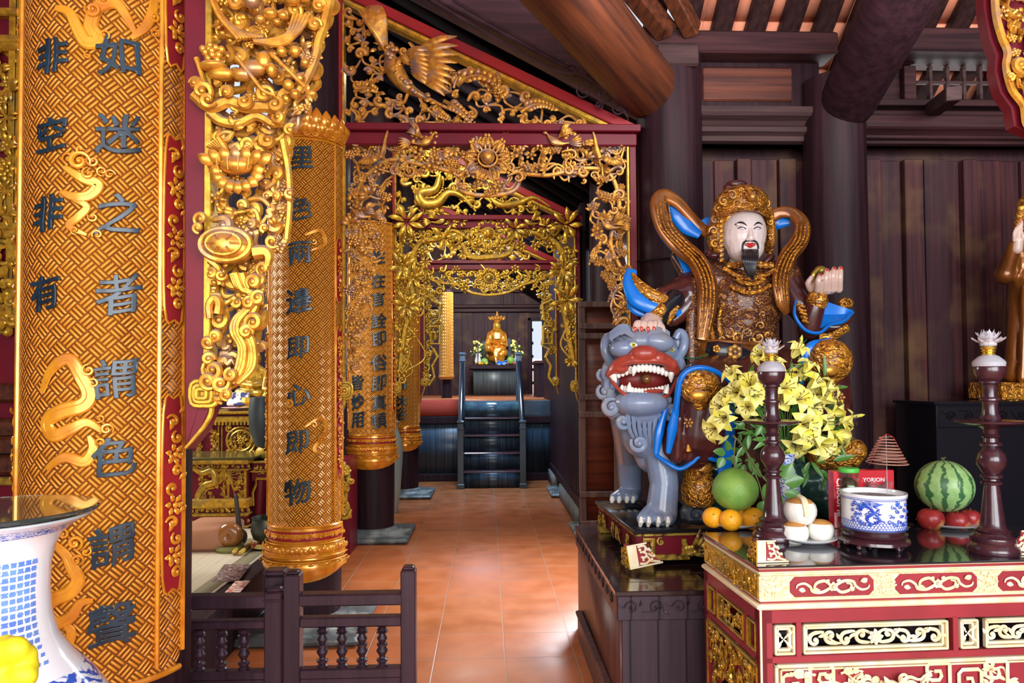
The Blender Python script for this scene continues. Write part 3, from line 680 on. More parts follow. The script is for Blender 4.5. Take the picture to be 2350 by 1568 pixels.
def phoenix(m, y):
    Y = 4.66; f = lambda x, yy: wp(x, yy, Y)
    # body and neck
    P = [f(*q) for q in ((868, 112), (880, 108), (893, 125), (905, 160), (935, 200), (985, 228), (1030, 250))]
    Q = cr(np.c_[np.array(P), np.zeros(7)], 5); k = len(Q); t = np.linspace(0, 1, k)
    m.tube(np.c_[Q[:, 0], y-.03-0*t, Q[:, 1]], .012+.05*np.exp(-((t-.52)/.2)**2)+.012*np.exp(-((t-.1)/.06)**2), 10, N=FN)
    for i in range(26):
        c = Q[8+i % 18]; leaf(m, (c[0]+random.Random(i).uniform(-.03, .03), c[1]+random.Random(i+50).uniform(-.03, .03)), -.6, .05, .014, y-.075, curl=.2)
    for i in range(5): leaf(m, P[1], 1.2+.35*i, .07, .008, y-.03, curl=.5)
    leaf(m, P[0], 3.5, .06, .012, y-.03)
    # raised far wing (to the upper left) and spread near wing (to the right)
    for i in range(12): leaf(m, f(905-i*1.5, 150-i*4), 2.1-.045*i, .40-.016*i, .020, y-.03-.004*i, curl=.15)
    for i in range(9): leaf(m, f(930+i*3, 135+i*6), .38-.12*i, .36-.014*i, .022, y-.05-.005*i, curl=-.15)
    for i in range(8): leaf(m, f(925+i*2, 130+i*6), .1-.1*i, .17, .02, y-.09, curl=-.2)
    m.ball((f(945, 140)[0], y-.06, f(945, 140)[1]), (.075, .03, .045), 12, 8)
    # long tail plumes
    acan(m, f(1010, 225), -.55, .30, .035, y-.02, curl=-.3, n=9); acan(m, f(1040, 205), .85, .40, .04, y-.02, curl=-2.0, n=10); acan(m, f(985, 235), -.9, .2, .03, y, curl=.5, n=7)
    acan(m, f(1190, 262), .75, .26, .035, y-.01, curl=-1.2, n=8); acan(m, f(1120, 150), -1.0, .22, .035, y, curl=-.6, n=8); acan(m, f(805, 210), .5, .2, .035, y, curl=-1, n=6)
    acan(m, f(1040, 205), 1.4, .16, .03, y-.01, curl=-.9, n=6)
    # legs
    crv(m, [f(960, 215), f(975, 245), f(998, 262), f(1003, 276)], y-.02, .012, .008); crv(m, [f(935, 215), f(925, 235), f(905, 232)], y-.02, .012, .008)
    return [(*f(940, 170), .17), (*f(890, 60), .09), (*f(1000, 130), .10), (*f(1090, 190), .07), (*f(1030, 245), .07), (*f(880, 100), .08), (*f(1240, 240), .06)]
def arch1(m, y):
    c = wp(1119, 374, 4.72); med(m, c, .112, y-.02, 9)
    for (x, yy, s, f) in ((975, 335, .16, 1), (1275, 335, .16, -1)): bird(m, wp(x, yy, 4.72), s, y-.03, f, .5)
    for (x, yy, s, f) in ((832, 500, .15, -1), (1395, 525, .15, -1)): bird(m, wp(x, yy, 4.72), s*.9, y-.02, f, .1)
    # cranes with long necks
    for (x, yy, f) in ((878, 372, 1), (1372, 372, -1)):
        a = wp(x, yy, 4.72); crv(m, [a, (a[0]+.02*f, a[1]+.07), (a[0]+.03*f, a[1]+.13), (a[0]+.05*f, a[1]+.2)], y-.03, .02, .006); [leaf(m, a, 3.4 if f > 0 else -.3, .15-.02*i, .02, y-.03-.01*i, curl=.3*i*f) for i in range(5)]
    P = lambda L: [wp(x, yy, 4.72) for x, yy in L]
    for L in (((805, 620), (830, 540), (822, 450), (850, 400), (900, 370), (980, 385), (1050, 400)), ((1435, 640), (1400, 560), (1420, 470), (1395, 400), (1330, 390), (1260, 405), (1190, 400)), ((1050, 400), (1060, 440), (1115, 452), (1180, 440), (1195, 400))):
        crv(m, P(L), y+.02, .016, .014, n=6)
    return [(*c, .09)]
def dragon_body(m, P, y, r, sc=True):
    Q = cr(np.c_[np.array(P, float), np.zeros(len(P))], 8); k = len(Q); t = np.linspace(0, 1, k)
    rr = r*(.35+.75*np.sin(np.clip(t*1.05+.08, 0, 1)*math.pi)); m.tube(np.c_[Q[:, 0], y-.01*np.sin(t*9), Q[:, 1]], rr, 10, N=FN)
    if sc:
        for i in range(2, k-2, 1):
            T = Q[i+1]-Q[i-1]; a = math.atan2(T[1], T[0])
            leaf(m, (Q[i][0]-rr[i]*math.sin(a), Q[i][1]+rr[i]*math.cos(a)), a+2.2, r*.7, r*.18, y, curl=.3)
def ped2(m, y):
    f = lambda *L: [wp(x, yy, 7.42) for x, yy in L]
    dragon_body(m, f((1010, 410), (1000, 440), (965, 450), (975, 472), (1005, 470), (1030, 448), (1060, 455), (1085, 480)), y-.03, .05)
    dragon_body(m, f((1130, 462), (1150, 475), (1190, 470), (1225, 458), (1260, 478)), y-.02, .032)
    acan(m, wp(1020, 420, 7.42), .5, .14, .035, y-.04, curl=1); acan(m, wp(1095, 470, 7.42), 2.5, .15, .035, y-.02, curl=1)
    return [(*wp(1000, 455, 7.42), .12)]
def arch2(m, y):
    c = wp(1120, 540, 7.4); med(m, c, .12, y, 7); bird(m, wp(1010, 512, 7.4), .17, y-.03, 1, .3); bird(m, wp(1215, 515, 7.4), .17, y-.03, -1, .3)
    P = lambda L: [wp(x, yy, 7.4) for x, yy in L]
    for L in (((918, 860), (930, 760), (950, 690), (940, 620), (965, 560), (1010, 550), (1040, 530), (1090, 560)), ((1316, 840), (1300, 740), (1285, 660), (1295, 600), (1275, 560), (1240, 540), (1200, 535), (1150, 562)), ((1060, 560), (1080, 590), (1120, 592), (1165, 585), (1180, 560))):
        crv(m, P(L), y+.01, .03, .02, n=6, bulge=.008)
    for x, yy, r in ((935, 515, .2), (1300, 520, .2), (925, 615, .19), (950, 640, .16), (935, 705, .17), (1290, 625, .18), (1300, 690, .2), (1180, 530, .15), (1020, 550, .16), (1250, 525, .12)): bamboo(m, wp(x, yy, 7.4), r*.8, y-.04, random.Random(x))
    return [(*c, .08)]
def arch3(m, y):
    c = wp(1122, 640, 10.05); med(m, c, .12, y, 8); P = lambda L: [wp(x, yy, 10.05) for x, yy in L]
    for L in (((985, 640), (1010, 650), (1050, 655), (1080, 672), (1120, 678), (1165, 672), (1200, 655), (1250, 640)), ((1040, 620), (1030, 640), (1050, 655)), ((1205, 620), (1215, 640), (1195, 655))): crv(m, P(L), y, .022, .02, n=6)
    for x0, f in ((990, 1), (1266, -1)):
        for q in (((0, 750), (20*f, 750), (20*f, 790), (0, 790), (0, 765), (10*f, 765), (10*f, 778)), ((5*f, 800), (15*f, 820), (3*f, 840), (8*f, 865), (-5*f, 885)), ((0, 690), (22*f, 700), (18*f, 735), (4*f, 745))):
            pp = P([(x0+a, b) for a, b in q]); m.tube(ar([(a[0], y-.03, a[1]) for a in pp]), .022, 6, N=FN)
    return [(*c, .08)]
def noex(m, y): return []
A1 = [(796, 316), (1441, 316), (1443, 600), (1440, 720), (1428, 790), (1405, 740), (1385, 640), (1352, 590), (1345, 500), (1362, 430), (1350, 408), (1290, 412), (1210, 405), (1185, 440), (1125, 460), (1065, 442), (1035, 410), (980, 402), (900, 412), (898, 470), (880, 560), (858, 640), (845, 760), (830, 850), (800, 885), (796, 700)]
A2 = [(913, 500), (1319, 500), (1321, 700), (1318, 860), (1308, 850), (1300, 760), (1278, 700), (1270, 620), (1262, 572), (1200, 570), (1165, 590), (1120, 596), (1060, 588), (1030, 572), (985, 560), (985, 620), (965, 740), (945, 820), (925, 890), (914, 880)]
A3 = [(972, 612), (1262, 612), (1276, 700), (1276, 860), (1262, 800), (1246, 760), (1240, 680), (1228, 668), (1180, 666), (1122, 676), (1050, 664), (1018, 660), (1015, 740), (998, 800), (985, 870), (973, 880)]
F1 = door_frame(4.72, -.985, 1.0, .055, 3.215, 1.45, A1, None, 'largest carved red and gold frame with a phoenix in its triangle, beside the dark column', 11, .085, 'ssllpfflagpf', MT['golddusty'], arch1, phoenix, (.085, 'sSsSwsS'), 4.22)
F2 = door_frame(7.4, -.985, .975, .05, 3.24, 1.45, A2, None, 'second carved red frame with a coiled dragon in its triangle, bamboo leaf carving below', 23, .10, 'blbsfbl', MT['gold2'], arch2, ped2, (.11, 'sSwsS'), 4.25)
F3 = door_frame(10.05, -.925, 1.03, .05, 3.225, 1.5, A3, None, 'farthest and smallest carved red frame with a lotus roundel over the passage', 31, .12, 'sSsSfas', MT['gold2'], arch3, noex, (.13, 'sSwsS'), 4.2)
# ---------------------------------------------------------------- large carved wing brackets of the first bay
t = thing('carved_wing_bracket', tuple(W(460, 1028, 2.12)), 'huge gilded openwork bracket with turtle and lotus, hanging on a dark red board', 'carving')
Y0 = 2.12; f0 = lambda x, y: wp(x, y, Y0)
m = M(); m.prism(PP([(431, -250), (485, -250), (487, 880), (497, 905), (490, 945), (470, 990), (437, 1030), (433, 1028)], Y0), Y0-.03, Y0+.045, bev=.005); m.build('red_board', MT['lacq'], t, ang=30)
m = M(); a = W(484, -250, Y0); b = W(493, 905, Y0); m.bx(a.x, b.x, Y0-.04, Y0+.02, b.z, a.z, bev=.003)
crv(m, PP([(487, 905), (496, 940), (482, 972), (458, 1002), (437, 1026)], Y0), Y0-.035, .010, .004, n=8); m.build('gilded_bead', MT['gold2'], t)
hk = M()
for k, r in enumerate((27, 18, 10)):
    pts = ar([(*[W(482+a*r, 903+b*r*1.0, Y0).x], Y0-.045-.008*k, W(482+a*r, 903+b*r, Y0).z) for a, b in ((-1, -.8), (0, -1.05), (1, -.8), (1, .8), (0, 1.0), (-1, .8))]); hk.tube(cr(pts, 3, closed=True), .0075, 6, N=FN, closed=True)
c = W(482, 903, Y0); hk.box((c.x, Y0-.04, c.z), (.062, .03, .062), bev=.01); hk.build('gilded_foot', MT['gold2'], t)
BP = [(490, -150), (770, -150), (768, 20), (745, 120), (727, 200), (700, 285), (662, 330), (676, 420), (672, 500), (650, 590), (622, 650), (612, 740), (602, 790), (578, 850), (548, 905), (505, 915), (492, 890)]
m = M()
# border bar of the upper right edge
crv(m, PP([(762, -150), (764, 0), (752, 70), (738, 112), (733, 145), (715, 190), (695, 225)], Y0), Y0-.045, .017, .013, n=6, flat=.7)
crv(m, PP([(655, 330), (668, 400), (671, 480), (664, 555)], Y0), Y0-.03, .011, .009, n=6, flat=.7)
# flowing mane and head of the beast
for i in range(9): crv(m, PP([(620-i*6, 108+i*2), (560-i*4, 95-i*3), (520-i*2, 50-i*6), (500+i*5, -20), (512+i*9, -90)], Y0), Y0-.06-.004*i, .007, .004, n=7)
for i in range(5): crv(m, PP([(600+i*8, 120), (660, 128-i*4), (700-i*6, 100), (725-i*9, 60)], Y0), Y0-.07, .008, .005, n=6)
for x, y, r in ((640, 66, 17), (618, 78, 12), (668, 70, 11), (655, 84, 9), (690, 35, 16), (600, 40, 18), (650, 20, 16)): c = f0(x, y); m.ball((c[0], Y0-.085, c[1]), (r*.0013, r*.0012, r*.001), 12, 8)
for x, y, r in ((712, 10, 20), (690, 50, 16), (735, 80, 14), (560, 30, 18), (575, -30, 22), (670, -40, 24)): scroll(m, f0(x, y), r*.0013, x, Y0-.06, .008, 1, 1.4)
# dish of fruit
c = f0(508, 150); grapes(m, (c[0]+.002, c[1]+.005), .038, Y0-.07, rnd, .8); m.ball((c[0], Y0-.06, c[1]-.03), (.04, .03, .016), 14, 8); m.ball((c[0]+.02, Y0-.055, c[1]-.05), (.04, .02, .02), 12, 8)
# gourd, leaves, long stems
for x, y, rx, rz in ((600, 180, 30, 18), (622, 165, 18, 22), (575, 195, 24, 14), (640, 185, 12, 16)): c = f0(x, y); m.ball((c[0], Y0-.07, c[1]), (rx*.0013, .02, rz*.0013), 12, 8)
crv(m, PP([(565, 160), (600, 205), (625, 235), (650, 245)], Y0), Y0-.085, .006, .005); crv(m, PP([(640, 150), (680, 190), (715, 225)], Y0), Y0-.08, .006, .005)
for x, y, r in ((675, 215, 13), (690, 235, 12), (700, 200, 12), (712, 165, 11), (660, 140, 12), (690, 140, 13)): c = f0(x, y); m.ball((c[0], Y0-.06, c[1]), (r*.0013,)*3, 10, 7)
# cloud band
for x, y, r in ((487, 233, 22), (470, 215, 13), (500, 252, 16), (625, 240, 20), (648, 262, 18), (580, 255, 16), (540, 235, 14), (655, 290, 13)): scroll(m, f0(x, y), r*.0013, x*.1, Y0-.07, .0085, 1 if x % 2 else -1, 1.3)
crv(m, PP([(462, 232), (500, 262), (540, 250), (580, 262), (630, 262), (668, 275)], Y0), Y0-.055, .018, .018, n=6, flat=.6); crv(m, PP([(495, 270), (520, 290), (560, 296), (600, 280), (640, 300)], Y0), Y0-.045, .016, .012, n=6)
crv(m, PP([(466, 150), (476, 180), (486, 215)], Y0), Y0-.05, .008, .008)
# ribbon folds, lotus
for i in range(6): crv(m, PP([(492+i*6, 345-i*2), (525+i*3, 360+i*2), (495+i*4, 385+i*3), (505+i*5, 410)], Y0), Y0-.05-.004*i, .009, .004, n=6)
c = f0(563, 398); m.ball((c[0], Y0-.075, c[1]), (.046, .03, .026), 16, 10)
for i in range(7): leaf(m, (c[0]-.055+.018*i, c[1]-.005), 2.5-.32*i, .06, .014, Y0-.075, curl=.1); 
for i in range(9): a = math.pi+i*math.pi/8; leaf(m, (c[0]+.03*math.cos(a), c[1]-.01+.02*math.sin(a)), a, .05, .017, Y0-.06, curl=.2)
for i in range(4): crv(m, [(c[0]-.04+.027*i, c[1]+.02), (c[0]-.045+.03*i, c[1]+.008), (c[0]-.04+.027*i, c[1]-.02)], Y0-.105, .002, .002, n=3)
# turtle
c = f0(540, 573); tp = PP([(480, 560), (488, 540), (510, 527), (545, 522), (580, 540), (600, 570), (615, 578), (585, 590), (550, 608), (510, 603), (484, 588)], Y0)
m.ball((c[0]-.002, Y0-.06, c[1]), (.078, .045, .052), 20, 12, R=Matrix.Rotation(.22, 3, 'Y'))
for ring, rr in ((.9, .009), (.62, .005)):
    pts = ar([(c[0]+.078*ring*math.cos(a), Y0-.06-.045*math.sqrt(1-min(.99, ring**2)), c[1]+.05*ring*math.sin(a)) for a in np.linspace(0, 6.283, 26, endpoint=False)]); m.tube(pts @ np.eye(3), rr, 6, N=FN, closed=True)
for i in range(6): a = i*1.047; m.tube(cr(ar([(c[0]+.02*math.cos(a), Y0-.107, c[1]+.012*math.sin(a)), (c[0]+.05*math.cos(a), Y0-.095, c[1]+.032*math.sin(a)), (c[0]+.07*math.cos(a), Y0-.075, c[1]+.045*math.sin(a))]), 3), .0035, 5)
crv(m, PP([(600, 590), (625, 588), (634, 600), (630, 620)], Y0), Y0-.07, .022, .012, n=5); crv(m, PP([(500, 605), (520, 625), (512, 640)], Y0), Y0-.06, .012, .006)
for x, y, r in ((482, 515, 16), (476, 535, 11), (640, 565, 14), (505, 635, 12), (528, 640, 11), (620, 625, 15), (612, 650, 12)): scroll(m, f0(x, y), r*.0013, x, Y0-.065, .007, -1, 1.2)
# waves and long curling ribbon at the bottom
for i in range(6): crv(m, PP([(548+i*5, 635), (562+i*5, 665+i*2), (600-i*2, 680), (590+i*3, 705), (555+i*6, 735+i*2), (548+i*8, 765), (565+i*7, 800), (558+i*8, 845), (545+i*4, 880)], Y0), Y0-.055-.004*(i % 3), .011, .007, n=6)
for x, y, r in ((600, 655, 16), (610, 690, 15), (590, 700, 12), (600, 745, 20), (585, 765, 14), (515, 775, 12), (500, 790, 12), (510, 850, 24), (528, 880, 20), (500, 875, 18), (550, 860, 14), (502, 825, 12), (540, 905, 12)): scroll(m, f0(x, y), r*.0013, x*.3, Y0-.07, .0085, 1 if x % 4 else -1, 1.5)
# carp
crv(m, PP([(500, 735), (498, 705), (510, 690), (520, 700), (518, 725)], Y0), Y0-.06, .01, .014, n=5)
carve(m, PP(BP, Y0), Y0+.012, .05, 31, 'sSwsFg', two=False, depth=.02, branch=.34, w=.42)
carve(m, PP(BP, Y0), Y0-.0, .046, 77, 'sSalgsSfw', two=False, depth=.045, skip=[(*f0(540, 573), .055), (*f0(563, 398), .045), (*f0(560, 218), .05), (*f0(600, 222), .05)], branch=.24, w=.32)
m.build('gilded_carving', MT['gold'], t)
t = thing('carved_wing_bracket', tuple(W(2340, 300, Y0)), 'gilded openwork bracket with a scalloped red edge, cut off by the top right corner', 'carving')
m = M(); BQ = [(2262, -160), (2262, 20), (2275, 90), (2290, 130), (2287, 165), (2300, 215), (2325, 250), (2332, 292), (2350, 300), (2420, 330), (2640, 420), (2640, -160)]
m.prism(PP([(x-8, y) for x, y in BQ], Y0), Y0-.01, Y0+.03, bev=.004); 
m.build('red_board', MT['lacq'], t, ang=30)
m = M(); crv(m, PP([(x+6, y) for x, y in BQ[:10]], Y0), Y0-.03, .014, .012, n=5, flat=.7)
carve(m, PP([(x+10, y) for x, y in BQ], Y0), Y0-.02, .045, 5, 'sSalgsf', depth=.045, branch=.22, w=.28); m.build('gilded_carving', MT['gold'], t)
# ---------------------------------------------------------------- gilded calligraphy boards wrapped round the columns
def cyl(px, py, cx, cy, R):
    """where the sight line through a photo point meets the board: (azimuth from -y towards +x, z)"""
    d = ray(px, py); a = d.x**2+d.y**2; b = -2*(cx*d.x+cy*d.y); c = cx*cx+cy*cy-R*R; disc = b*b-4*a*c
    t = (-b-math.sqrt(max(disc, 0)))/(2*a); x, y = d.x*t-cx, d.y*t-cy; return math.atan2(x, -y), 1.58+d.z*t
def bend(m, cx, cy, i=0):
    """(arc-azimuth*1, radius offset, z) -> world; stored verts are (phi, r, z)"""
    for k in range(i, len(m.V)):
        V = m.V[k]; m.V[k] = np.c_[cx+V[:, 1]*np.sin(V[:, 0]), cy-V[:, 1]*np.cos(V[:, 0]), V[:, 2]]
    return m
import bmesh
def glyph(ch, size, seed=1, bold=.006, wob=.022):
    cu = bpy.data.curves.new('g', 'FONT'); cu.body = ch; cu.size = 1.0; cu.extrude = .05; cu.offset = bold; cu.bevel_depth = .012; cu.bevel_resolution = 0; cu.resolution_u = 3
    o = bpy.data.objects.new('g', cu); COL.objects.link(o); bpy.context.view_layer.update()
    me = bpy.data.meshes.new_from_object(o.evaluated_get(bpy.context.evaluated_depsgraph_get())); bm = bmesh.new(); bm.from_mesh(me)
    for ax in ((1, 0, 0), (0, 1, 0)):
        for c in np.arange(-.05, 1.1, .09):
            bmesh.ops.bisect_plane(bm, geom=bm.verts[:]+bm.edges[:]+bm.faces[:], plane_co=(c, c, 0), plane_no=ax)
    bm.to_mesh(me); bm.free()
    V = np.array([v.co[:] for v in me.vertices]); F = [np.array(p.vertices[:]) for p in me.polygons]
    bpy.data.objects.remove(o); bpy.data.curves.remove(cu); bpy.data.meshes.remove(me)
    lo, hi = V.min(0), V.max(0); V[:, :2] -= (lo[:2]+hi[:2])/2
    x, y = V[:, 0].copy(), V[:, 1].copy(); s = seed*1.7
    V[:, 0] = x+.10*y*0+wob*np.sin(5*y+s)+wob*.6*np.sin(9*x+s); V[:, 1] = y+.16*x+wob*np.sin(6*x+s*2)-.08*x*x*4*wob*8
    return np.c_[V[:, 0]*size, V[:, 2]*size, V[:, 1]*size], F
def latin(m, txt, size, pos, R=None, ext=.02, bold=0):
    cu = bpy.data.curves.new('g', 'FONT'); cu.body = txt; cu.size = size; cu.extrude = ext*size; cu.offset = bold*size; cu.align_x = 'CENTER'; cu.align_y = 'CENTER'; cu.resolution_u = 2
    o = bpy.data.objects.new('g', cu); COL.objects.link(o); bpy.context.view_layer.update()
    me = bpy.data.meshes.new_from_object(o.evaluated_get(bpy.context.evaluated_depsgraph_get()))
    V = np.array([v.co[:] for v in me.vertices]); F = [np.array(p.vertices[:]) for p in me.polygons]
    bpy.data.objects.remove(o); bpy.data.curves.remove(cu); bpy.data.meshes.remove(me)
    V = np.c_[V[:, 0], -V[:, 2], V[:, 1]]
    if R is not None: V = V @ np.array(R).T
    m.add(V+ar([pos]), F); return m
def board(cx, cy, R, z0, z1, hw, inner, label, chars, wm, crown=False, low='lotus', clouds=(), inlays=(), amber='amber'):
    t = thing('couplet_board', (cx, cy, z0), label, 'calligraphy board', None)
    # panel with rounded lower corners
    n, k = 49, 40; ph = np.linspace(-hw, hw, n); m = M()
    zs = np.linspace(0, 1, k); Pp = np.zeros((k, n, 3))
    for j, p in enumerate(ph):
        e = abs(p)/hw; zb = z0+(.06 if e > .86 else 0)*((e-.86)/.14)**2
        Pp[:, j, 0] = p; Pp[:, j, 1] = R; Pp[:, j, 2] = zb+(z1-zb)*zs
    uv = np.stack([Pp[..., 0]*R, Pp[..., 2]], -1); m.grid(Pp, uv)
    Q = Pp.copy(); Q[..., 1] = R-.012
    for line in (np.s_[0, :], np.s_[-1, :], np.s_[:, 0], np.s_[:, -1]): m.grid(np.stack([Pp[line], Q[line]]), np.stack([uv[line], uv[line]]))
    bend(m, cx, cy).build('panel', wm, t)
    # raised rails
    m = M(); dr = R+.004; br = .0075 if R > .2 else .006
    for p in (-hw, hw, -inner, inner):
        zz = np.linspace(z0+(.05 if abs(p) > inner else .03), z1, 20); m.tube(np.c_[np.full(20, p*R), zz, np.zeros(20)][:, [0, 2, 1]], br, 6)
    for z in (z0+.005, z1-.01): pp = np.linspace(-hw*.96, hw*.96, 24); m.tube(np.c_[pp*R, np.zeros(24), np.full(24, z)], br*1.2, 6)
    for i in range(len(m.V)): V = m.V[i]; m.V[i] = np.c_[V[:, 0]/R, R+.003+(-V[:, 1]), V[:, 2]]
    bend(m, cx, cy).build('rail', MT[amber], t)
    # inlaid red cartouches with gilded scrolls along both borders
    if inlays:
        rd = random.Random(int(R*1000+cy*10)); mid = (hw+inner)/2*R; wd_ = (hw-inner)*R*.36
        for sd in (-1, 1):
            for za, zb in inlays:
                m, g = M(), M()
                pts = [(mid-wd_, za+wd_), (mid, za-wd_*.2), (mid+wd_, za+wd_), (mid+wd_, zb-wd_), (mid, zb+wd_*.2), (mid-wd_, zb-wd_)]
                P = cr(np.c_[np.array(pts), np.zeros(6)], 4, closed=True)[:, :2]; P[:, 0] *= sd; m.prism(P, -.004, .002); g.tube(np.c_[P[:, 0], np.full(len(P), -.004), P[:, 1]], .004, 5, N=FN, closed=True)
                z = za+wd_*1.2; i = 0
                while z < zb-wd_:
                    if i % 3 == 1: flower(g, (sd*mid, z), wd_*.85, -.007, 6, i)
                    else:
                        scroll(g, (sd*mid+wd_*.25*(-1)**i, z), wd_*.55, i, -.008, .0055, (-1)**i, 1.2); leaf(g, (sd*mid-wd_*.5*(-1)**i, z+wd_*.5), 1.2, wd_*1.1, wd_*.22, -.007, curl=1*(-1)**i)
                    z += wd_*1.45; i += 1
                for q in (m, g):
                    for i in range(len(q.V)): V = q.V[i]; q.V[i] = np.c_[V[:, 0]/R, R+.002-V[:, 1], V[:, 2]]
                    bend(q, cx, cy)
                m.build('inlay', MT['lacq2'], t); g.build('border_scroll', MT[amber], t)
    for lst in clouds:
        m = M()
        for (kind, *q) in lst:
            if kind == 's': px, py, r, h, tr = q; p, z = cyl(px, py, cx, cy, R); scroll(m, (p*R, z), r, px*.1, -.006, r*.22, h, tr, ball=.7)
            else:
                w, *L = q; P = [(cyl(x, y, cx, cy, R)) for x, y in L]; P = [(p*R, z) for p, z in P]
                for o in (-.55, .1, .6): Q = cr(np.c_[np.array(P), np.zeros(len(P))], 7)[:, :2]; T = np.gradient(Q, axis=0); T /= np.linalg.norm(T, axis=1)[:, None]; kk = len(Q); env = np.sin(np.linspace(.06, .97, kk)*math.pi)**.6; m.tube(np.c_[Q[:, 0]-T[:, 1]*o*w*env, np.full(kk, -.003), Q[:, 1]+T[:, 0]*o*w*env], w*.42*env+.002, 6, N=FN, flat=.5)
        for i in range(len(m.V)): V = m.V[i]; m.V[i] = np.c_[V[:, 0]/R, R+.002-V[:, 1], V[:, 2]]
        bend(m, cx, cy).build('cloud_relief', MT[amber], t)
    for i, (ch, px, py, size) in enumerate(chars):
        p, z = cyl(px, py, cx, cy, R); V, F = glyph(ch, size, i+px); m = M(); m.add(np.c_[V[:, 0]/R+p, R+.004-V[:, 1]*.5+.002, V[:, 2]+z], F); bend(m, cx, cy).build('character', MT['ink'], t, ang=50)
    if low == 'lotus':
        m = M(); H = .30*R/.22; a0 = -hw
        def band(zt, zb, r0, r1, nn=30):
            pp = np.linspace(-hw, hw, nn); m.grid(np.stack([np.c_[pp, np.full(nn, r0), np.full(nn, zb)], np.c_[pp, np.full(nn, (r0+r1)/2+.008), np.full(nn, (zt+zb)/2)], np.c_[pp, np.full(nn, r1), np.full(nn, zt)]]))
        zz = z0
        for dz, r0, r1 in ((.10, R, R+.004), (.075, R+.022, R+.008), (.03, R+.012, R+.022), (.05, R+.03, R+.016)): band(zz, zz-dz, r0, r1); zz -= dz
        # rounded tail
        pp = np.linspace(-hw, hw, 30); e = np.abs(pp)/hw; m.grid(np.stack([np.c_[pp, np.full(30, R+.002), zz-.01-.07*(1-e**2)], np.c_[pp, np.full(30, R+.022), zz-.05*(1-e**2)], np.c_[pp, np.full(30, R+.028), np.full(30, zz)]]))
        bend(m, cx, cy).build('lotus_base', MT['amber'], t)
        g = M()
        for i in range(9):
            x = (-hw+.1+i*(2*hw-.2)/8)*R; z = z0-.14
            for a in (-.5, 0, .5): leaf(g, (x+a*.012, z-.03), math.pi/2-a*.9, .062, .014, -.012, curl=-a*.5)
            scroll(g, (x+.012, z0-.05), .016, i, -.012, .005, (-1)**i, 1.2); scroll(g, (x-.016, z0-.055), .012, i+2, -.01, .004, -(-1)**i, 1)
            leaf(g, (x-.02, zz+.03), .2, .05, .007, -.036)
        for z, o in ((z0-.1, .012), (z0-.175, .03), (z0-.205, .03)): pp = np.linspace(-hw, hw, 24)*R; g.tube(np.c_[pp, np.full(24, -o), np.full(24, z)], .006, 6)
        for i in range(len(g.V)): V = g.V[i]; g.V[i] = np.c_[V[:, 0]/R, R+.002-V[:, 1], V[:, 2]]
        bend(g, cx, cy).build('petal_row', MT['amber'], t)
        g = M(); pp = np.linspace(-hw*.93, hw*.93, 24)*R
        g.grid(np.stack([np.c_[pp, np.full(24, -.006), np.full(24, z0-.08)], np.c_[pp, np.full(24, -.006), np.full(24, z0-.02)]]))
        for i in range(len(g.V)): V = g.V[i]; g.V[i] = np.c_[V[:, 0]/R, R+.002-V[:, 1], V[:, 2]]
        bend(g, cx, cy).build('red_band', MT['lacq2'], t)
    if crown:
        g = M()
        for i in range(-6, 7):
            x = i*hw/6.5*R; h = .20-.008*abs(i)
            for a in (-.35, 0, .35): leaf(g, (x, z1-.01), math.pi/2-a, h*(1-abs(a)*.8), .028, -.012, curl=-a*1.3)
            scroll(g, (x, z1+.02), .022, i, -.022, .007, (-1)**i, 1.2)
        for z in (z1+.005, z1+.04, z1+.06): pp = np.linspace(-hw, hw, 24)*R; g.tube(np.c_[pp, np.full(24, -.012), np.full(24, z)], .008, 6)
        for i in range(len(g.V)): V = g.V[i]; g.V[i] = np.c_[V[:, 0]/R, R+.002-V[:, 1], V[:, 2]]
        bend(g, cx, cy).build('crown_leaves', MT['amber'], t)
        g = M(); pp = np.linspace(-hw, hw, 24)*R; g.grid(np.stack([np.c_[pp, np.full(24, -.002), np.full(24, z1)], np.c_[pp, np.full(24, -.006), np.full(24, z1+.09)]]))
        for i in range(len(g.V)): V = g.V[i]; g.V[i] = np.c_[V[:, 0]/R, R+.002-V[:, 1], V[:, 2]]
        bend(g, cx, cy).build('red_band', MT['lacq2'], t)
    return t
R_ = math.radians
c0 = [('如', 272, 128, .118), ('迷', 272, 308, .122), ('之', 272, 492, .122), ('者', 272, 675, .122), ('謂', 265, 868, .118), ('色', 262, 1048, .118), ('謂', 258, 1250, .118), ('聲', 258, 1432, .124), ('非', 122, 130, .105), ('空', 120, 308, .105), ('非', 112, 490, .105), ('有', 105, 672, .105)]
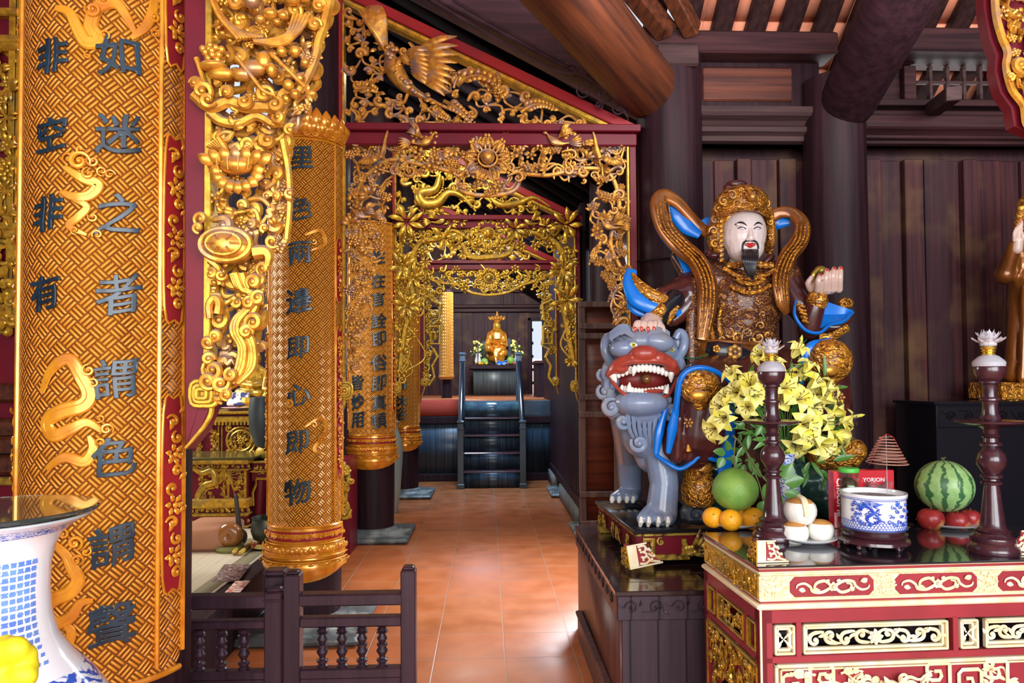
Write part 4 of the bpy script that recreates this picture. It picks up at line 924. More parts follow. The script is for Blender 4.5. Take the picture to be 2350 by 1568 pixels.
cl0 = [[('s', 185, 372, .028, 1, 1.6), ('s', 160, 365, .016, -1, 1.2), ('s', 215, 372, .017, 1, 1.2), ('s', 188, 345, .014, -1, 1.1), ('s', 252, 402, .014, 1, 1.3), ('s', 235, 395, .014, -1, 1.3), ('s', 205, 400, .018, 1, 1.1), ('r', .014, (150, 385), (190, 410), (225, 425), (205, 450), (170, 452), (140, 440)), ('r', .010, (165, 455), (200, 475), (180, 500), (160, 520), (200, 540)), ('s', 215, 500, .014, 1, 1.2), ('s', 225, 540, .014, -1, 1.2), ('s', 175, 530, .012, -1, 1.2)],
       [('r', .020, (100, 900), (120, 850), (160, 825), (190, 870), (205, 905), (190, 930), (140, 945), (110, 970), (125, 1000), (165, 985), (200, 970), (235, 990)), ('r', .014, (110, 1075), (150, 1050), (195, 1060), (215, 1030), (205, 1000)), ('s', 205, 850, .017, 1, 1.4), ('s', 215, 880, .014, -1, 1.3), ('s', 245, 985, .017, 1, 1.4), ('s', 232, 1015, .014, -1, 1.2), ('s', 230, 960, .012, 1, 1.2)],
       [('r', .018, (118, 1240), (150, 1270), (165, 1300), (180, 1330), (160, 1360), (125, 1375), (108, 1400), (130, 1430), (165, 1415), (185, 1385), (215, 1378)), ('s', 175, 1245, .020, 1, 1.5), ('s', 150, 1225, .014, -1, 1.3), ('s', 180, 1285, .017, 1, 1.3), ('s', 200, 1265, .013, -1, 1.2), ('r', .012, (150, 1430), (165, 1450), (160, 1480), (180, 1500))],
       [('r', .018, (130, 20), (160, 30), (180, 70), (200, 100), (225, 90), (210, 60), (225, 20), (265, 10), (290, 40), (310, 80)), ('s', 215, 25, .022, 1, 1.5), ('s', 235, 0, .018, -1, 1.3), ('s', 350, 40, .016, 1, 1.4), ('s', 355, 80, .014, -1, 1.3), ('s', 205, 130, .012, 1, 1), ('s', 240, 82, .014, 1, 1.2), ('r', .012, (300, 90), (335, 60), (352, 10), (345, -40))]]
def zc(px, py, c): return cyl(px, py, *c)[1]
K0 = (XL, YC[0], .241); zz = lambda y: zc(395, y, K0)
board(*K0, zz(1540)+.0, zz(-420), R_(80), R_(57), 'largest gilded board with woven pattern and black characters, directly behind the blue and white vase', c0, MT['weave'], low=None, clouds=cl0, inlays=((zz(730), zz(325)), (zz(1345), zz(920)), (zz(140), zz(-300))))
c1 = [('里', 692, 362, .155), ('色', 690, 478, .15), ('兩', 688, 580, .155), ('邊', 686, 690, .16), ('即', 684, 798, .15), ('心', 684, 905, .15), ('即', 682, 1015, .155), ('物', 682, 1128, .165)]
cl1 = [[('s', 735, 1010, .028, 1, 1.4), ('s', 720, 975, .02, -1, 1.2), ('r', .012, (700, 980), (735, 960), (748, 990), (720, 1030), (745, 1045))], [('s', 665, 925, .03, 1, 1.3), ('s', 650, 950, .02, 1, 1.2)], [('r', .012, (700, 540), (735, 530), (745, 560), (715, 575)), ('s', 720, 555, .02, 1, 1.2)]]
board(XL, YC[1], .240, 1.58-(1206-875)/1640*4.48, 3.12, R_(80), R_(58), 'gilded board with eight black characters on the column beside the railing gates', c1, MT['weave1'], crown=True, clouds=cl1, inlays=((1.0, 1.9), (2.1, 2.5)), amber='amber')
c2 = [('性', 868, 590, .15), ('在', 868, 645, .15), ('言', 868, 686, .15), ('詮', 870, 736, .16), ('即', 870, 778, .16), ('俗', 870, 832, .17), ('即', 870, 880, .17), ('真', 870, 924, .16), ('頓', 870, 966, .16), ('皆', 820, 878, .16), ('妙', 820, 922, .16), ('用', 820, 964, .17)]
board(XL, YC[2], .240, 1.58-(998-875)/1640*7.16, 3.2, R_(80), R_(60), 'gilded board with two columns of characters, seen just inside the largest frame', c2, MT['weave1'], inlays=((1.3, 2.0), (2.2, 2.8)))
board(XL+.02, YC[3], .218, 1.58-(978-875)/1640*9.85+.25*0, 3.2, R_(80), R_(60), 'gilded board farthest along the passage columns, above the pale tall jar', [('龍', 921, 880, .17), ('沐', 920, 922, .18), ('浴', 919, 951, .18)], MT['weave1'])
t = thing('couplet_board', (-.9, 13.2, 1.9), 'narrow plain gilded board hanging at the back hall beside the small altar', 'calligraphy board')
m = M(); cX = W(1023, 800, 13.2).x; m.lathe([(.12, .0), (.15, .05), (.135, .1), (.135, .8), (.135, 1.62)], (cX, 13.35, 1.62), 24, a0=math.pi, a1=2*math.pi, uvscale=.17); m.build('panel', MT['weave1'], t)
m = M(); m.lathe([(.10, 0), (.12, 2.1)], (cX, 13.45, 1.2), 24); m.build('post', MT['dark'], t)
# ---------------------------------------------------------------- railing gates
MT['rail'] = wood('purple_brown_turned_wood', (.036, .015, .024), (.02, .009, .015), 'z', rough=.38, coat=.1)
BAL = [(.017, 0), (.02, .01), (.012, .022), (.02, .035), (.021, .045), (.011, .055), (.010, .065), (.021, .10), (.012, .128), (.019, .134), (.019, .146), (.011, .152), (.019, .18), (.011, .205), (.010, .21), (.022, .22), (.012, .228), (.02, .236), (.012, .25), (.022, .262)]
def baluster(m, x, y, z, s=1, h=.262): m.lathe([(a, b*h/.262) for a, b in BAL], (x, y, z), 14); return m
YG = 2.62
def gate(xa, xb, yp, rails, bals, posts, label):
    """rails: (y_top, y_bottom) photo rows at plane YG"""
    t = thing('railing_gate', ((xa+xb)/2, YG, 0), label, 'railing gate')
    for (p0, p1, top, capd) in posts:
        a, b = W(p0, top, YG), W(p1, top, YG); m = M(); m.bx(a.x, b.x, YG-.03, YG+.03, .12, a.z-.012, bev=.005)
        if capd: m.bx(a.x-.004, b.x+.004, YG-.034, YG+.034, a.z-.045, a.z-.035, bev=.003)
        m.bx(a.x+.006, b.x-.006, YG-.022, YG+.022, a.z-.014, a.z, bev=.005); m.build('post', MT['rail'], t, ang=30)
    for i, (r0, r1, d) in enumerate(rails):
        z1, z0 = W((bals[0]), r0, YG).z, W(bals[0], r1, YG).z; m = M(); m.bx(xa, xb, YG-d, YG+d, z0, z1, bev=.006); m.build('rail', MT['rail'], t, ang=30)
    zt, zb = W(bals[0], rails[1][1], YG).z, W(bals[0], rails[2][0], YG).z; b0 = None
    for px in bals:
        x = W(px, 1450, YG).x
        if b0 is None: m = M(); baluster(m, x, YG, zb, h=zt-zb); b0 = m.build('baluster', MT['rail'], t, ang=25); x0 = x
        else: c = b0.copy(); COL.objects.link(c); c.parent = t; c.location.x += x-x0
    m = M(); zb = W(bals[0], rails[2][1], YG).z; m.bx(xa, xb, YG-.012, YG+.012, .18, zb); m.bx(xa, xb, YG-.022, YG+.022, .12, .2, bev=.005)
    zc_ = zb-.06; m.bx(xa+.05, xb-.05, YG-.018, YG, .26, zc_, bev=.012); m.build('lower_panel', MT['rail'], t, ang=30)
    return t
xa, xm, xb = W(400, 1400, YG).x, W(630, 1400, YG).x, W(938, 1400, YG).x
gate(xa, W(615, 1400, YG).x, 0, ((1366, 1397, .028), (1424, 1445, .02), (1540, 1562, .02)), (407, 458, 509, 560), ((612, 650, 1348, True),), 'dark railing gate leaf between the largest gold board and the double posts')
gate(W(690, 1400, YG).x, W(925, 1400, YG).x, 0, ((1360, 1388, .028), (1414, 1438, .02), (1531, 1556, .02)), (740, 785, 831, 877), ((655, 692, 1308, False), (921, 955, 1298, False)), 'dark railing gate leaf on the passage side, its end post standing free on the tiles')
t = thing('railing_post', tuple(G(632, 1700, 0)), 'short square dark post with stepped cap behind the double gate posts', 'post')
m = M(); a, b = W(613, 1305, YG+.08), W(658, 1340, YG+.08); m.bx(a.x, b.x, YG+.045, YG+.105, 0, a.z-.02, bev=.006); m.bx(a.x-.005, b.x+.003, YG+.04, YG+.11, a.z-.02, a.z, bev=.006); m.build('shaft', MT['rail'], t, ang=30)
# ---------------------------------------------------------------- front offering table (turned slightly in the hall)
TH = .92; TA = G(1740, 1300, TH); TB = G(2350, 1284, TH); TC = G(1617, 1222, TH)
TD = (TB-TA).normalized(); TN = Vector((-TD.y, TD.x, 0)); TR = Matrix((( TD.x, TN.x, 0, TA.x), (TD.y, TN.y, 0, TA.y), (0, 0, 1, 0), (0, 0, 0, 1)))
TDEP = (TC-TA).dot(TN); TL = 1.75
def TX(x, y, z): return TR @ Vector((x, y, z))
MT['goldf'] = mat('pale_leaf_gilding', (.96, .88, .66), (.92, .76, .42), rough=.32, metal=.12, sc=(16, 16, 16), bump=.12)
MT['redt'] = mat('table_red_lacquer', (.34, .036, .048), (.26, .03, .04), rough=.3, coat=.2, sc=(5, 5, 5))
t = thing('offering_table', tuple(TX(TL/2, TDEP/2, 0)), 'red and gold carved offering table with glass top bearing the fruit', 'altar table')
def tb(mm, x0, x1, y0, y1, z0, z1, bev=0): mm.bx(x0, x1, y0, y1, z0, z1, bev=bev)
def fin(mm, name, mt, ang=30): mm.xf(TR); return mm.build(name, mt, t, ang=ang)
D, e = TDEP, .004
m = M(); tb(m, .01, TL, .01, D-.01, TH-.135, TH-.012); fin(m, 'table_frieze_body', MT['redt'])
m = M(); tb(m, 0, TL+.02, 0, D, TH-.012, TH-.0085, .002); tb(m, .0, TL+.02, .0, D, TH-.028, TH-.022, .003); tb(m, .004, TL, .004, D, TH-.128, TH-.118, .004); tb(m, -.008, TL, -.008, D+.008, TH-.155, TH-.135, .006)
tb(m, .006, TL, .006, .012, TH-.037, TH-.028, .002); tb(m, .006, .012, .006, D, TH-.037, TH-.028, .002)
fin(m, 'gilded_moulding', MT['goldf'])
m = M(); tb(m, .004, TL+.01, .004, D-.004, TH-.022, TH-.012, .002); fin(m, 'red_edge', MT['redt'])
# front frieze: pale gilded ground with red cartouches and scrolling vines
m = M(); tb(m, .003, TL, .002, .012, TH-.118, TH-.037); fin(m, 'frieze_ground', mat('pale_gilded_tooled_ground', (.93, .80, .50), (.80, .62, .30), rough=.4, metal=.25, sc=(60, 60, 60), bump=.8))
zf = TH-.077; g = M(); rc = M()
def cart(x0, x1, z0, z1, y, c=.018):
    rc.prism([(x0+c, z0), (x1-c, z0), (x1, z0+c), (x1, z1-c), (x1-c, z1), (x0+c, z1), (x0, z1-c), (x0, z0+c)], y, y+.006, bev=.002)
def vine(c, L, h, y, w=.0055):
    flower(g, c, h*.42, y, 5, .3, w=.7)
    for sd in (-1, 1):
        for q in (((.05, .1), (.3, .65), (.55, .55), (.62, .0), (.78, -.45), (.95, -.3), (1.0, .1)), ((.05, -.1), (.22, -.7), (.45, -.45), (.5, .2), (.36, .38))):
            crv(g, [(c[0]+sd*a*L, c[1]+b*h*.8*(1 if sd > 0 else -1)) for a, b in q], y, w, w*.4, n=5, bulge=w*.3, flat=.9)
        leaf(g, (c[0]+sd*L*.72, c[1]+h*.4*sd), .3*sd, L*.22*sd, w*1.6, y); leaf(g, (c[0]+sd*L*.6, c[1]-h*.5), 2.4 if sd > 0 else .5, L*.2, w*1.5, y)
        leaf(g, (c[0]+sd*L*.12, c[1]+h*.3), 1.57-.5*sd, h*.5, w*1.6, y)
for x0 in (.115, .505, .895, 1.285):
    cart(x0, x0+.31, zf-.036, zf+.036, -.001); vine((x0+.155, zf), .135, .036, -.006)
rd = random.Random(4)
for x0 in (.01, .43, .82, 1.21):
    for i in range(26): q = (x0+rd.uniform(.005, .07), zf+rd.uniform(-.033, .033)); leaf(g, q, rd.choice((.5, 2.4)), .012, .0028, 0.0)
fin(rc, 'red_cartouche', MT['redt']); fin(g, 'vine_relief', MT['goldf'])
# body below: red rails, openwork windows
zb0 = TH-.155; m = M()
def rail_front(y0, y1):
    tb(m, 0, TL, y0, y1, zb0-.05, zb0, .004); tb(m, 0, .05, y0, y1, 0, zb0, .004); tb(m, 0, TL, y0, y1, zb0-.19, zb0-.165, .004)
    for x in (.135, .72, 1.32): tb(m, x, x+.02, y0, y1, zb0-.17, zb0-.04, .003)
rail_front(.0, .03); rail_front(D-.03, D)
for yy in (.0,): 
    tb(m, 0, .03, 0, D, zb0-.05, zb0, .004); tb(m, 0, .03, 0, D, zb0-.19, zb0-.165, .004); tb(m, 0, .03, 0, .04, 0, zb0, .004); tb(m, 0, .03, D-.05, D, 0, zb0, .004)
    for y in (.12, D-.16): tb(m, 0, .03, y, y+.02, zb0-.17, zb0-.04, .003)
fin(m, 'table_frame', MT['redt'])
m = M()
def ring(x0, x1, z0, z1, y, w=.008, d=.014):
    for a in ((x0, x1, z0, z0+w), (x0, x1, z1-w, z1), (x0, x0+w, z0, z1), (x1-w, x1, z0, z1)): m.bx(a[0], a[1], y-.004, y+d, a[2], a[3], bev=.0025)
for x0, x1 in ((.055, .13), (.16, .70), (.745, .815), (.84, 1.30)):
    ring(x0, x1, zb0-.16, zb0-.055, 0, .008); ring(x0+.010, x1-.010, zb0-.150, zb0-.065, .010, .010)
for x in (.052, ): m.bx(x-.05, x-.042, -.003, .01, 0, zb0, bev=.002)
fin(m, 'window_moulding', MT['goldf'])
g = M()
for x0, x1 in ((.075, .11), (.76, .80)):
    c = ((x0+x1)/2, zb0-.1075); 
    for a in (.8, 2.34, 3.94, 5.48): leaf(g, pol(c, a, .004), a, .040, .0055, .012, flat=.8, curl=0)
    flower(g, c, .012, .01, 4, .78)
for cx, L in ((.43, .245), (1.07, .21)):
    c = (cx, zb0-.1075); flower(g, c, .026, .008, 8, two=True)
    for sd in (-1, 1):
        for i in range(4):
            q = (c[0]+sd*(.05+i*L*.235), c[1]+(-1)**i*.006); scroll(g, q, .024, (1.57 if i % 2 else -1.57), .012, .006, sd*(-1)**i, 1.1, tail=(q[0]-sd*.035, c[1]-(-1)**i*.02)); leaf(g, (q[0]+sd*.015, q[1]), .4*sd+(0 if sd > 0 else 3.14), .035, .006, .01, curl=.8*(-1)**i)
        crv(g, [(c[0]+sd*L*a, c[1]+.022*math.sin(a*9)) for a in np.linspace(.05, 1, 9)], .014, .0055, .003, n=3)
fin(g, 'window_tracery', MT['goldf'])
m = M(); tb(m, .04, TL, .12, .125, zb0-.17, zb0-.04); fin(m, 'dark_backing', MT['black'])
# big lower panel
zl1 = zb0-.205; m = M(); tb(m, .05, TL, .012, .02, 0, zl1+.02); fin(m, 'apron_panel', MT['redt'])
m = M(); ring(.055, TL, -.2, zl1+.012, 0, .012); ring(.075, TL, -.2, zl1-.005, .002, .006); fin(m, 'apron_moulding', MT['goldf'])
g = M()
def fret(c, s, f=1):
    for q in (((-1, -1.2), (-1, .9), (-.7, 1.1), (.6, 1.1), (.9, .8), (.9, -.1), (.5, -.3), (-.1, -.3), (-.3, 0), (-.2, .4), (.3, .4)),):
        P = [(c[0]+f*a*s, c[1]+b*s) for a, b in q]; g.tube(ar([(a, .003, b) for a, b in P]), s*.16, 6, N=FN, flat=.5)
for k, (x, dz) in enumerate(((.13, -.075), (.23, -.045), (.13, -.20), (.24, -.17))): fret((x, zl1+dz), .045, 1)
for k, (x, dz) in enumerate(((.66, -.05), (.78, -.08), (.70, -.18), (.88, -.05))): fret((x, zl1+dz), .045, -1)
acan(g, (.10, zl1-.02), .1, .09, .014, 0.0, curl=-.3); acan(g, (.29, zl1-.03), .6, .08, .012, 0.0, curl=-.9)
# beast mask in the middle: brows, eyes, snout, whiskers and mane
c = (.47, zl1-.09); g.ball((c[0], -.012, c[1]), (.05, .03, .04), 16, 10); g.ball((c[0], -.035, c[1]-.016), (.022, .018, .014), 12, 8); g.ball((c[0]-.026, -.03, c[1]+.010), (.013, .01, .010), 10, 8); g.ball((c[0]+.026, -.03, c[1]+.010), (.013, .01, .010), 10, 8)
for sd in (-1, 1):
    for i in range(7): crv(g, [(c[0]+sd*.04, c[1]+.02-.01*i), (c[0]+sd*(.075+.006*i), c[1]+.045-.016*i), (c[0]+sd*(.115), c[1]+.035-.02*i), (c[0]+sd*(.15-.01*i), c[1]+.06-.022*i)], -.006, .008, .003, n=5)
    leaf(g, (c[0]+sd*.01, c[1]+.03), 1.57-sd*.9, .05, .008, -.035, curl=sd*.4); scroll(g, (c[0]+sd*.05, c[1]+.04), .02, 0, -.01, .006, sd, 1.3)
carve(g, [(.09, zl1-.02), (.95, zl1-.02), (.95, zl1-.3), (.09, zl1-.3)], .012, .05, 9, 'sSwla', depth=.006, skip=[(.47, zl1-.09, .10), (.18, zl1-.06, .07), (.75, zl1-.06, .09)], w=.2, branch=.12)
fin(g, 'apron_carving', MT['goldf'])
# left side: frieze and windows, carved in yellower gold; side plane built flat then turned
SR = TR @ Matrix.Translation((0, D, 0)) @ Matrix.Rotation(-math.pi/2, 4, 'Z')
def fins(mm, name, mt): mm.xf(SR); return mm.build(name, mt, t, ang=30)
m = M(); carve(m, [(.02, TH-.115), (D-.02, TH-.115), (D-.02, TH-.04), (.02, TH-.04)], .006, .03, 3, 'sSlf', depth=.008, w=.24, branch=.2, ); m.bx(.01, D-.01, .0, .008, TH-.118, TH-.037); fins(m, 'side_frieze', MT['gold2'])
m = M()
for x0, x1 in ((.05, .13), (.16, D-.14), (D-.11, D-.03)): ring(x0, x1, zb0-.16, zb0-.055, 0, .008); 
ring(.03, D-.02, -.1, zb0-.2, 0, .012)
fins(m, 'side_moulding', MT['gold2'])
m = M(); carve(m, [(.17, zb0-.15), (D-.15, zb0-.15), (D-.15, zb0-.065), (.17, zb0-.065)], .012, .032, 8, 'sSf', depth=.006, w=.24, branch=.2)
AP = [(.05, zb0-.21), (D-.04, zb0-.21), (D-.06, zb0-.55), (D-.09, zb0-.45), (D*.62, zb0-.38), (D*.45, zb0-.36), (.13, zb0-.42), (.07, zb0-.6)]
fins(m, 'side_window_carving', MT['gold2']); m = M(); carve(m, AP, .012, .045, 12, 'sSlaf', depth=.02, w=.26, branch=.2); fins(m, 'side_carving', MT['gold2'])
m = M(); m.prism([(a+(.012 if a < D/2 else -.012), b) for a, b in AP], .016, .024); fins(m, 'side_apron', MT['redt'])
# glass sheet
MT['tglass'] = mat('dark_reflecting_glass', (.018, .014, .02), rough=.03, coat=.6, spec=.9)
MT['glassedge'] = mat('green_glass_edge', (.02, .09, .085), rough=.08, spec=.8)
o = M(); tb(o, -.006, TL+.02, -.006, D, TH-.008, TH-.0005, .002); o.xf(TR)
tag(o.build('glass_sheet', MT['tglass'], ang=30), 'thick dark reflecting glass sheet lying on the red and gold table', 'glass top')
o = M(); ZT = TH
def tp(px, py, z=None): return G(px, py, ZT if z is None else z)
# carved corner finials on the table
def finial(P, rot, s, label, side=1, mtg='goldf', lay=None):
    t = thing('carved_corner_finial', tuple(P), label, 'carved ornament')
    Rm = Matrix.Translation(P) @ Matrix.Rotation(rot, 4, 'Z') @ (lay if lay is not None else Matrix()) @ Matrix.Diagonal((s*side, s, s, 1))
    m = M(); out = [(0, 0), (.16, 0), (.16, .012), (.135, .03), (.135, .04), (.115, .055), (.118, .075), (.10, .085), (.098, .11), (.0, .115)]
    m.prism(out, 0, .012, bev=.003); m.xf(Rm).build('front_board', MT['redt'], t, ang=30)
    m = M(); m.bx(0, .045, -.003, .0, .0, .115); m.bx(0, .165, -.005, .0, .0, .01, bev=.002); m.bx(0, .10, -.004, .0, .106, .115, bev=.002)
    for q in (((.05, .10), (.085, .10), (.085, .075), (.058, .072)), ((.06, .05), (.08, .045), (.09, .06), (.075, .07)), ((.07, .03), (.07, .05)), ((.10, .025), (.12, .02), (.15, .012)), ((.10, .06), (.115, .045), (.13, .04)), ((.09, .09), (.10, .078), (.115, .07)), ((.05, .02), (.08, .016), (.1, .03), (.09, .05))): crv(m, q, -.005, .006, .005, n=4)
    for c in ((.112, .03), (.125, .045), (.105, .08), (.06, .085)): m.ball((c[0], -.006, c[1]), .008, 8, 6)
    m.xf(Rm).build('gilded_relief', MT[mtg], t)
    m = M(); i = m.mark(); m.prism([(0, 0), (.13, 0), (.125, .03), (.10, .045), (.085, .075), (.06, .09), (.05, .115), (0, .115)], 0, .012, bev=.003)
    S2 = Matrix.Rotation(math.pi/2, 4, 'Z') @ Matrix.Diagonal((1, -1, 1, 1))
    m.xf(Rm @ S2); m.build('side_board', MT['redt'], t, ang=30)
    m = M(); carve(m, [(.005, .005), (.12, .005), (.08, .08), (.05, .11), (.005, .11)], -.002, .022, 6, 'sS', depth=.003, w=.3, branch=.2); m.bx(0, .13, -.003, 0, 0, .008); m.bx(0, .007, -.004, 0, 0, .115); m.xf(Rm @ S2).build('side_relief', MT['gold2'], t)
    return t
ang = math.atan2(TD.y, TD.x)
P = tp(1738, 1294); finial(P+TD*.004+Vector((0, .01, 0)), ang, .70, 'pale gold and red carved corner ornament on the near table corner before the coconuts')
P2 = tp(2300, 1277); finial(P2+TD*.165+Vector((0, .01, 0)), ang, .80, 'pale gold and red carved corner ornament cut off at the right picture edge', side=-1)
# ---------------------------------------------------------------- things on the table
MT['mahog'] = mat('dark_mahogany', (.062, .018, .024), (.035, .011, .017), rough=.25, coat=.5, sc=(6, 6, 30))
MT['porc'] = mat('white_porcelain', (.82, .83, .86), rough=.14, coat=.6)
MT['crystal'] = mat('cut_crystal', (.93, .9, .97), rough=.08, trans=.45, ior=1.5)
MT['brass'] = mat('polished_brass', (.85, .58, .12), rough=.2, metal=.9)
MT['grey_cap'] = mat('grey_lamp_cap', (.42, .42, .46), rough=.4)
def candlestick(P, H, label):
    s = H/.70; t = thing('candlestick_lamp', tuple(P), label, 'altar lamp')
    pr = [(.088, 0), (.092, .012), (.088, .026), (.076, .04), (.08, .052), (.078, .062), (.062, .07), (.058, .078), (.064, .086), (.05, .094), (.045, .10), (.041, .13), (.034, .19), (.027, .25), (.025, .262), (.036, .266), (.037, .274), (.028, .28), (.027, .286), (.038, .292), (.038, .30), (.028, .305), (.036, .318), (.049, .34), (.052, .362), (.047, .384), (.032, .402), (.027, .41), (.039, .417), (.039, .424), (.027, .43), (.025, .445), (.034, .452), (.025, .462), (.028, .48), (.048, .492), (.06, .496)]
    m = M(); m.lathe([(a*s, b*s) for a, b in pr], P, 32); m.build('base_stem', MT['mahog'], t)
    m = M(); m.lathe([(.05*s, .492*s), (.10*s, .498*s), (.122*s, .506*s), (.124*s, .512*s), (.12*s, .514*s), (.03*s, .512*s)], P, 40); m.build('drip_tray', MT['mahog'], t)
    pr = [(.036, .512), (.038, .52), (.033, .53), (.030, .545), (.027, .575), (.030, .59), (.037, .593), (.037, .60), (.027, .606), (.026, .64), (.029, .655), (.037, .66), (.035, .668), (.048, .68), (.056, .70), (.058, .722), (.055, .728)]
    m = M(); m.lathe([(a*s, b*s) for a, b in pr], P, 32); m.build('upper_stem', MT['mahog'], t)
    m = M(); m.lathe([(.056*s, .726*s), (.058*s, .742*s), (.052*s, .75*s), (.036*s, .765*s), (.022*s, .772*s)], P, 24, ); m.build('lamp_cap', MT['grey_cap'], t)
    m = M(); m.lathe([(.022*s, .77*s), (.024*s, .776*s), (.021*s, .78*s), (.026*s, .784*s), (.023*s, .79*s), (.029*s, .794*s), (.026*s, .80*s), (.030*s, .805*s)], P, 20); m.build('brass_collar', MT['brass'], t)
    m = M()
    for ring_, (n, L, el, z) in enumerate(((9, .062, .35, .812), (8, .058, .75, .815), (7, .05, 1.1, .82), (5, .036, 1.35, .825))):
        for i in range(n):
            a = i*6.283/n+ring_*.35; d = Vector((math.cos(a)*math.cos(el), math.sin(a)*math.cos(el), math.sin(el))); sd = Vector((-math.sin(a), math.cos(a), 0)); up = sd.cross(d)*-1
            b = Vector(P)+Vector((0, 0, z*s)); V = []
            for (u, w, h) in ((0, .004, 0), (.35, .012, -.004), (.7, .014, -.002), (1, .001, .004)):
                for (ws, hh) in ((-1, 0), (0, .005), (1, 0), (0, -.003)): V.append(b+(d*(u*L)+sd*(w*ws)+Vector((0, 0, h+hh)))*s)
            F = [[k*4+j, k*4+(j+1) % 4, k*4+4+(j+1) % 4, k*4+4+j] for k in range(3) for j in range(4)]; m.add(ar(V), [np.array(F), np.array([12, 13, 14, 15]), np.array([3, 2, 1, 0])])
    m.lathe([(.02*s, .80*s), (.03*s, .81*s), (.026*s, .825*s)], P, 12); m.build('crystal_lotus', MT['crystal'], t, ang=10)
    return t
for x, yb, yt, lab in ((1776, 1238, 852, 'dark turned lamp stand with crystal lotus standing in front of the lilies'), (2280, 1268, 840, 'dark turned lamp stand with pinkish crystal lotus right of the watermelon')):
    P = tp(x, yb); zt = W(x, yt, P.y).z; candlestick(P, (zt-ZT)/.728*.70, lab)
def plate(P, r, label, name='plate'):
    t = thing(name, tuple(P), label, 'plate'); m = M(); m.lathe([(r*.55, .001), (r*.58, .003), (r*.8, .008), (r*.98, .019), (r, .022), (r*.97, .023), (r*.8, .013), (r*.55, .007), (0.0001, .006)], P, 40, cap=False); m.lathe([(.0001, .001), (r*.55, .001)], P, 40, cap=False); m.build('dish', MT['porc'], t)
    m = M(); m.tube(ar([(P.x+r*.93*math.cos(a), P.y+r*.93*math.sin(a), P.z+.0205) for a in np.linspace(0, 6.283, 36, endpoint=False)]), .0016, 5, closed=True); m.build('rim_line', mat('blue_rim_line', (.08, .12, .3), rough=.3), t); return t
def ball_c(cx, cy, r_px, py_depth):
    """centre of a round fruit seen at photo point (cx, cy) at depth py_depth"""
    return W(cx, cy, py_depth), r_px*py_depth/FPX*1.0
MT['orange'] = mat('orange_peel', (.90, .42, .012), (.85, .33, .01), rough=.42, sc=(90, 90, 90), bump=.35)
MT['pomelo'] = mat('green_pomelo_skin', (.13, .30, .045), (.22, .38, .07), rough=.5, sc=(14, 14, 14), bump=.25, bsc=120)
MT['twig'] = mat('green_brown_twig', (.16, .17, .06), (.10, .10, .03), rough=.6, sc=20)
MT['lvs'] = mat('glossy_green_leaf', (.055, .17, .025), (.10, .25, .045), rough=.35, sc=14, coat=.2)
PO = tp(1672, 1214); PO.y -= .0
d0 = PO.y; plate(tp(1685, 1208), .118, 'white plate of oranges at the left end of the glass-topped table')
def orange(px, py, rpx, dy, label, grp='oranges on the plate under the pomelo'):
    c, r = ball_c(px, py, rpx, d0+dy); t = thing('orange', (c.x, c.y, c.z-r), label, 'orange', grp)
    m = M(); m.ball(c, (r, r, r*.95), 28, 18); m.build('peel', MT['orange'], t); m = M(); m.ball((c.x-.25*r, c.y-.85*r, c.z+.42*r), .0035, 8, 5); m.build('stem_scar', MT['twig'], t)
orange(1637, 1188, 25, .03, 'small orange at the left edge of the plate under the pomelo'); orange(1677, 1194, 26, -.03, 'foremost orange on the plate under the pomelo'); orange(1729, 1191, 27, .02, 'orange next to the turned lamp stand, under the pomelo'); 
orange(1705, 1180, 24, .09, 'orange almost hidden at the back of the plate under the pomelo')
c, r = ball_c(1687, 1124, 52, d0+.02); t = thing('pomelo', (c.x, c.y, c.z-r), 'large round green pomelo resting on the oranges', 'pomelo')
m = M(); a = np.linspace(-math.pi/2, math.pi/2, 25); m.lathe(np.c_[r*np.cos(a)*(1+.0*a), r*.93*np.sin(a)+.03*r*np.maximum(np.sin(a), 0)**3], c, 40, cap=False); m.build('fruit', MT['pomelo'], t)
m = M(); top = c+Vector((0, 0, r*.93)); w_ = lambda x, y, dy=0: W(x, y, d0+.02+dy)
m.tube(cr([top, w_(1685, 1040), w_(1690, 1008), w_(1712, 1035, .02), w_(1750, 1095, .03), w_(1790, 1130, .02)], 6), .0035, 6); m.tube(cr([w_(1690, 1008), w_(1682, 1000)], 3), .005, 6); m.tube(cr([w_(1712, 1035, .02), w_(1740, 1105, .0), w_(1752, 1150)], 5), .003, 6); m.tube(cr([w_(1750, 1095, .03), w_(1800, 1110, .04)], 3), .0025, 5); m.build('twig', MT['twig'], t)
def leafmesh(m, b, d, L, w, up=Vector((0, 0, 1)), droop=.3, fold=.25, n=7):
    b, d = Vector(b), Vector(d).normalized(); sd = d.cross(up); sd.normalize(); nn = sd.cross(d); P = []
    for i in range(n+1):
        u = i/n; ww = w*math.sin(min(1, u*1.0)**.8*math.pi)**.8 if 0 < u < 1 else .0004; c = b+d*(L*u)-nn*(droop*L*u*u); P.append([c-sd*ww-nn*(-fold*ww), c-sd*ww*.5-nn*(-fold*ww*.3), c, c+sd*ww*.5-nn*(-fold*ww*.3), c+sd*ww-nn*(-fold*ww)])
    m.grid(ar([q for r_ in P for q in r_]).reshape(n+1, 5, 3), thick=.0006); return m
m = M()
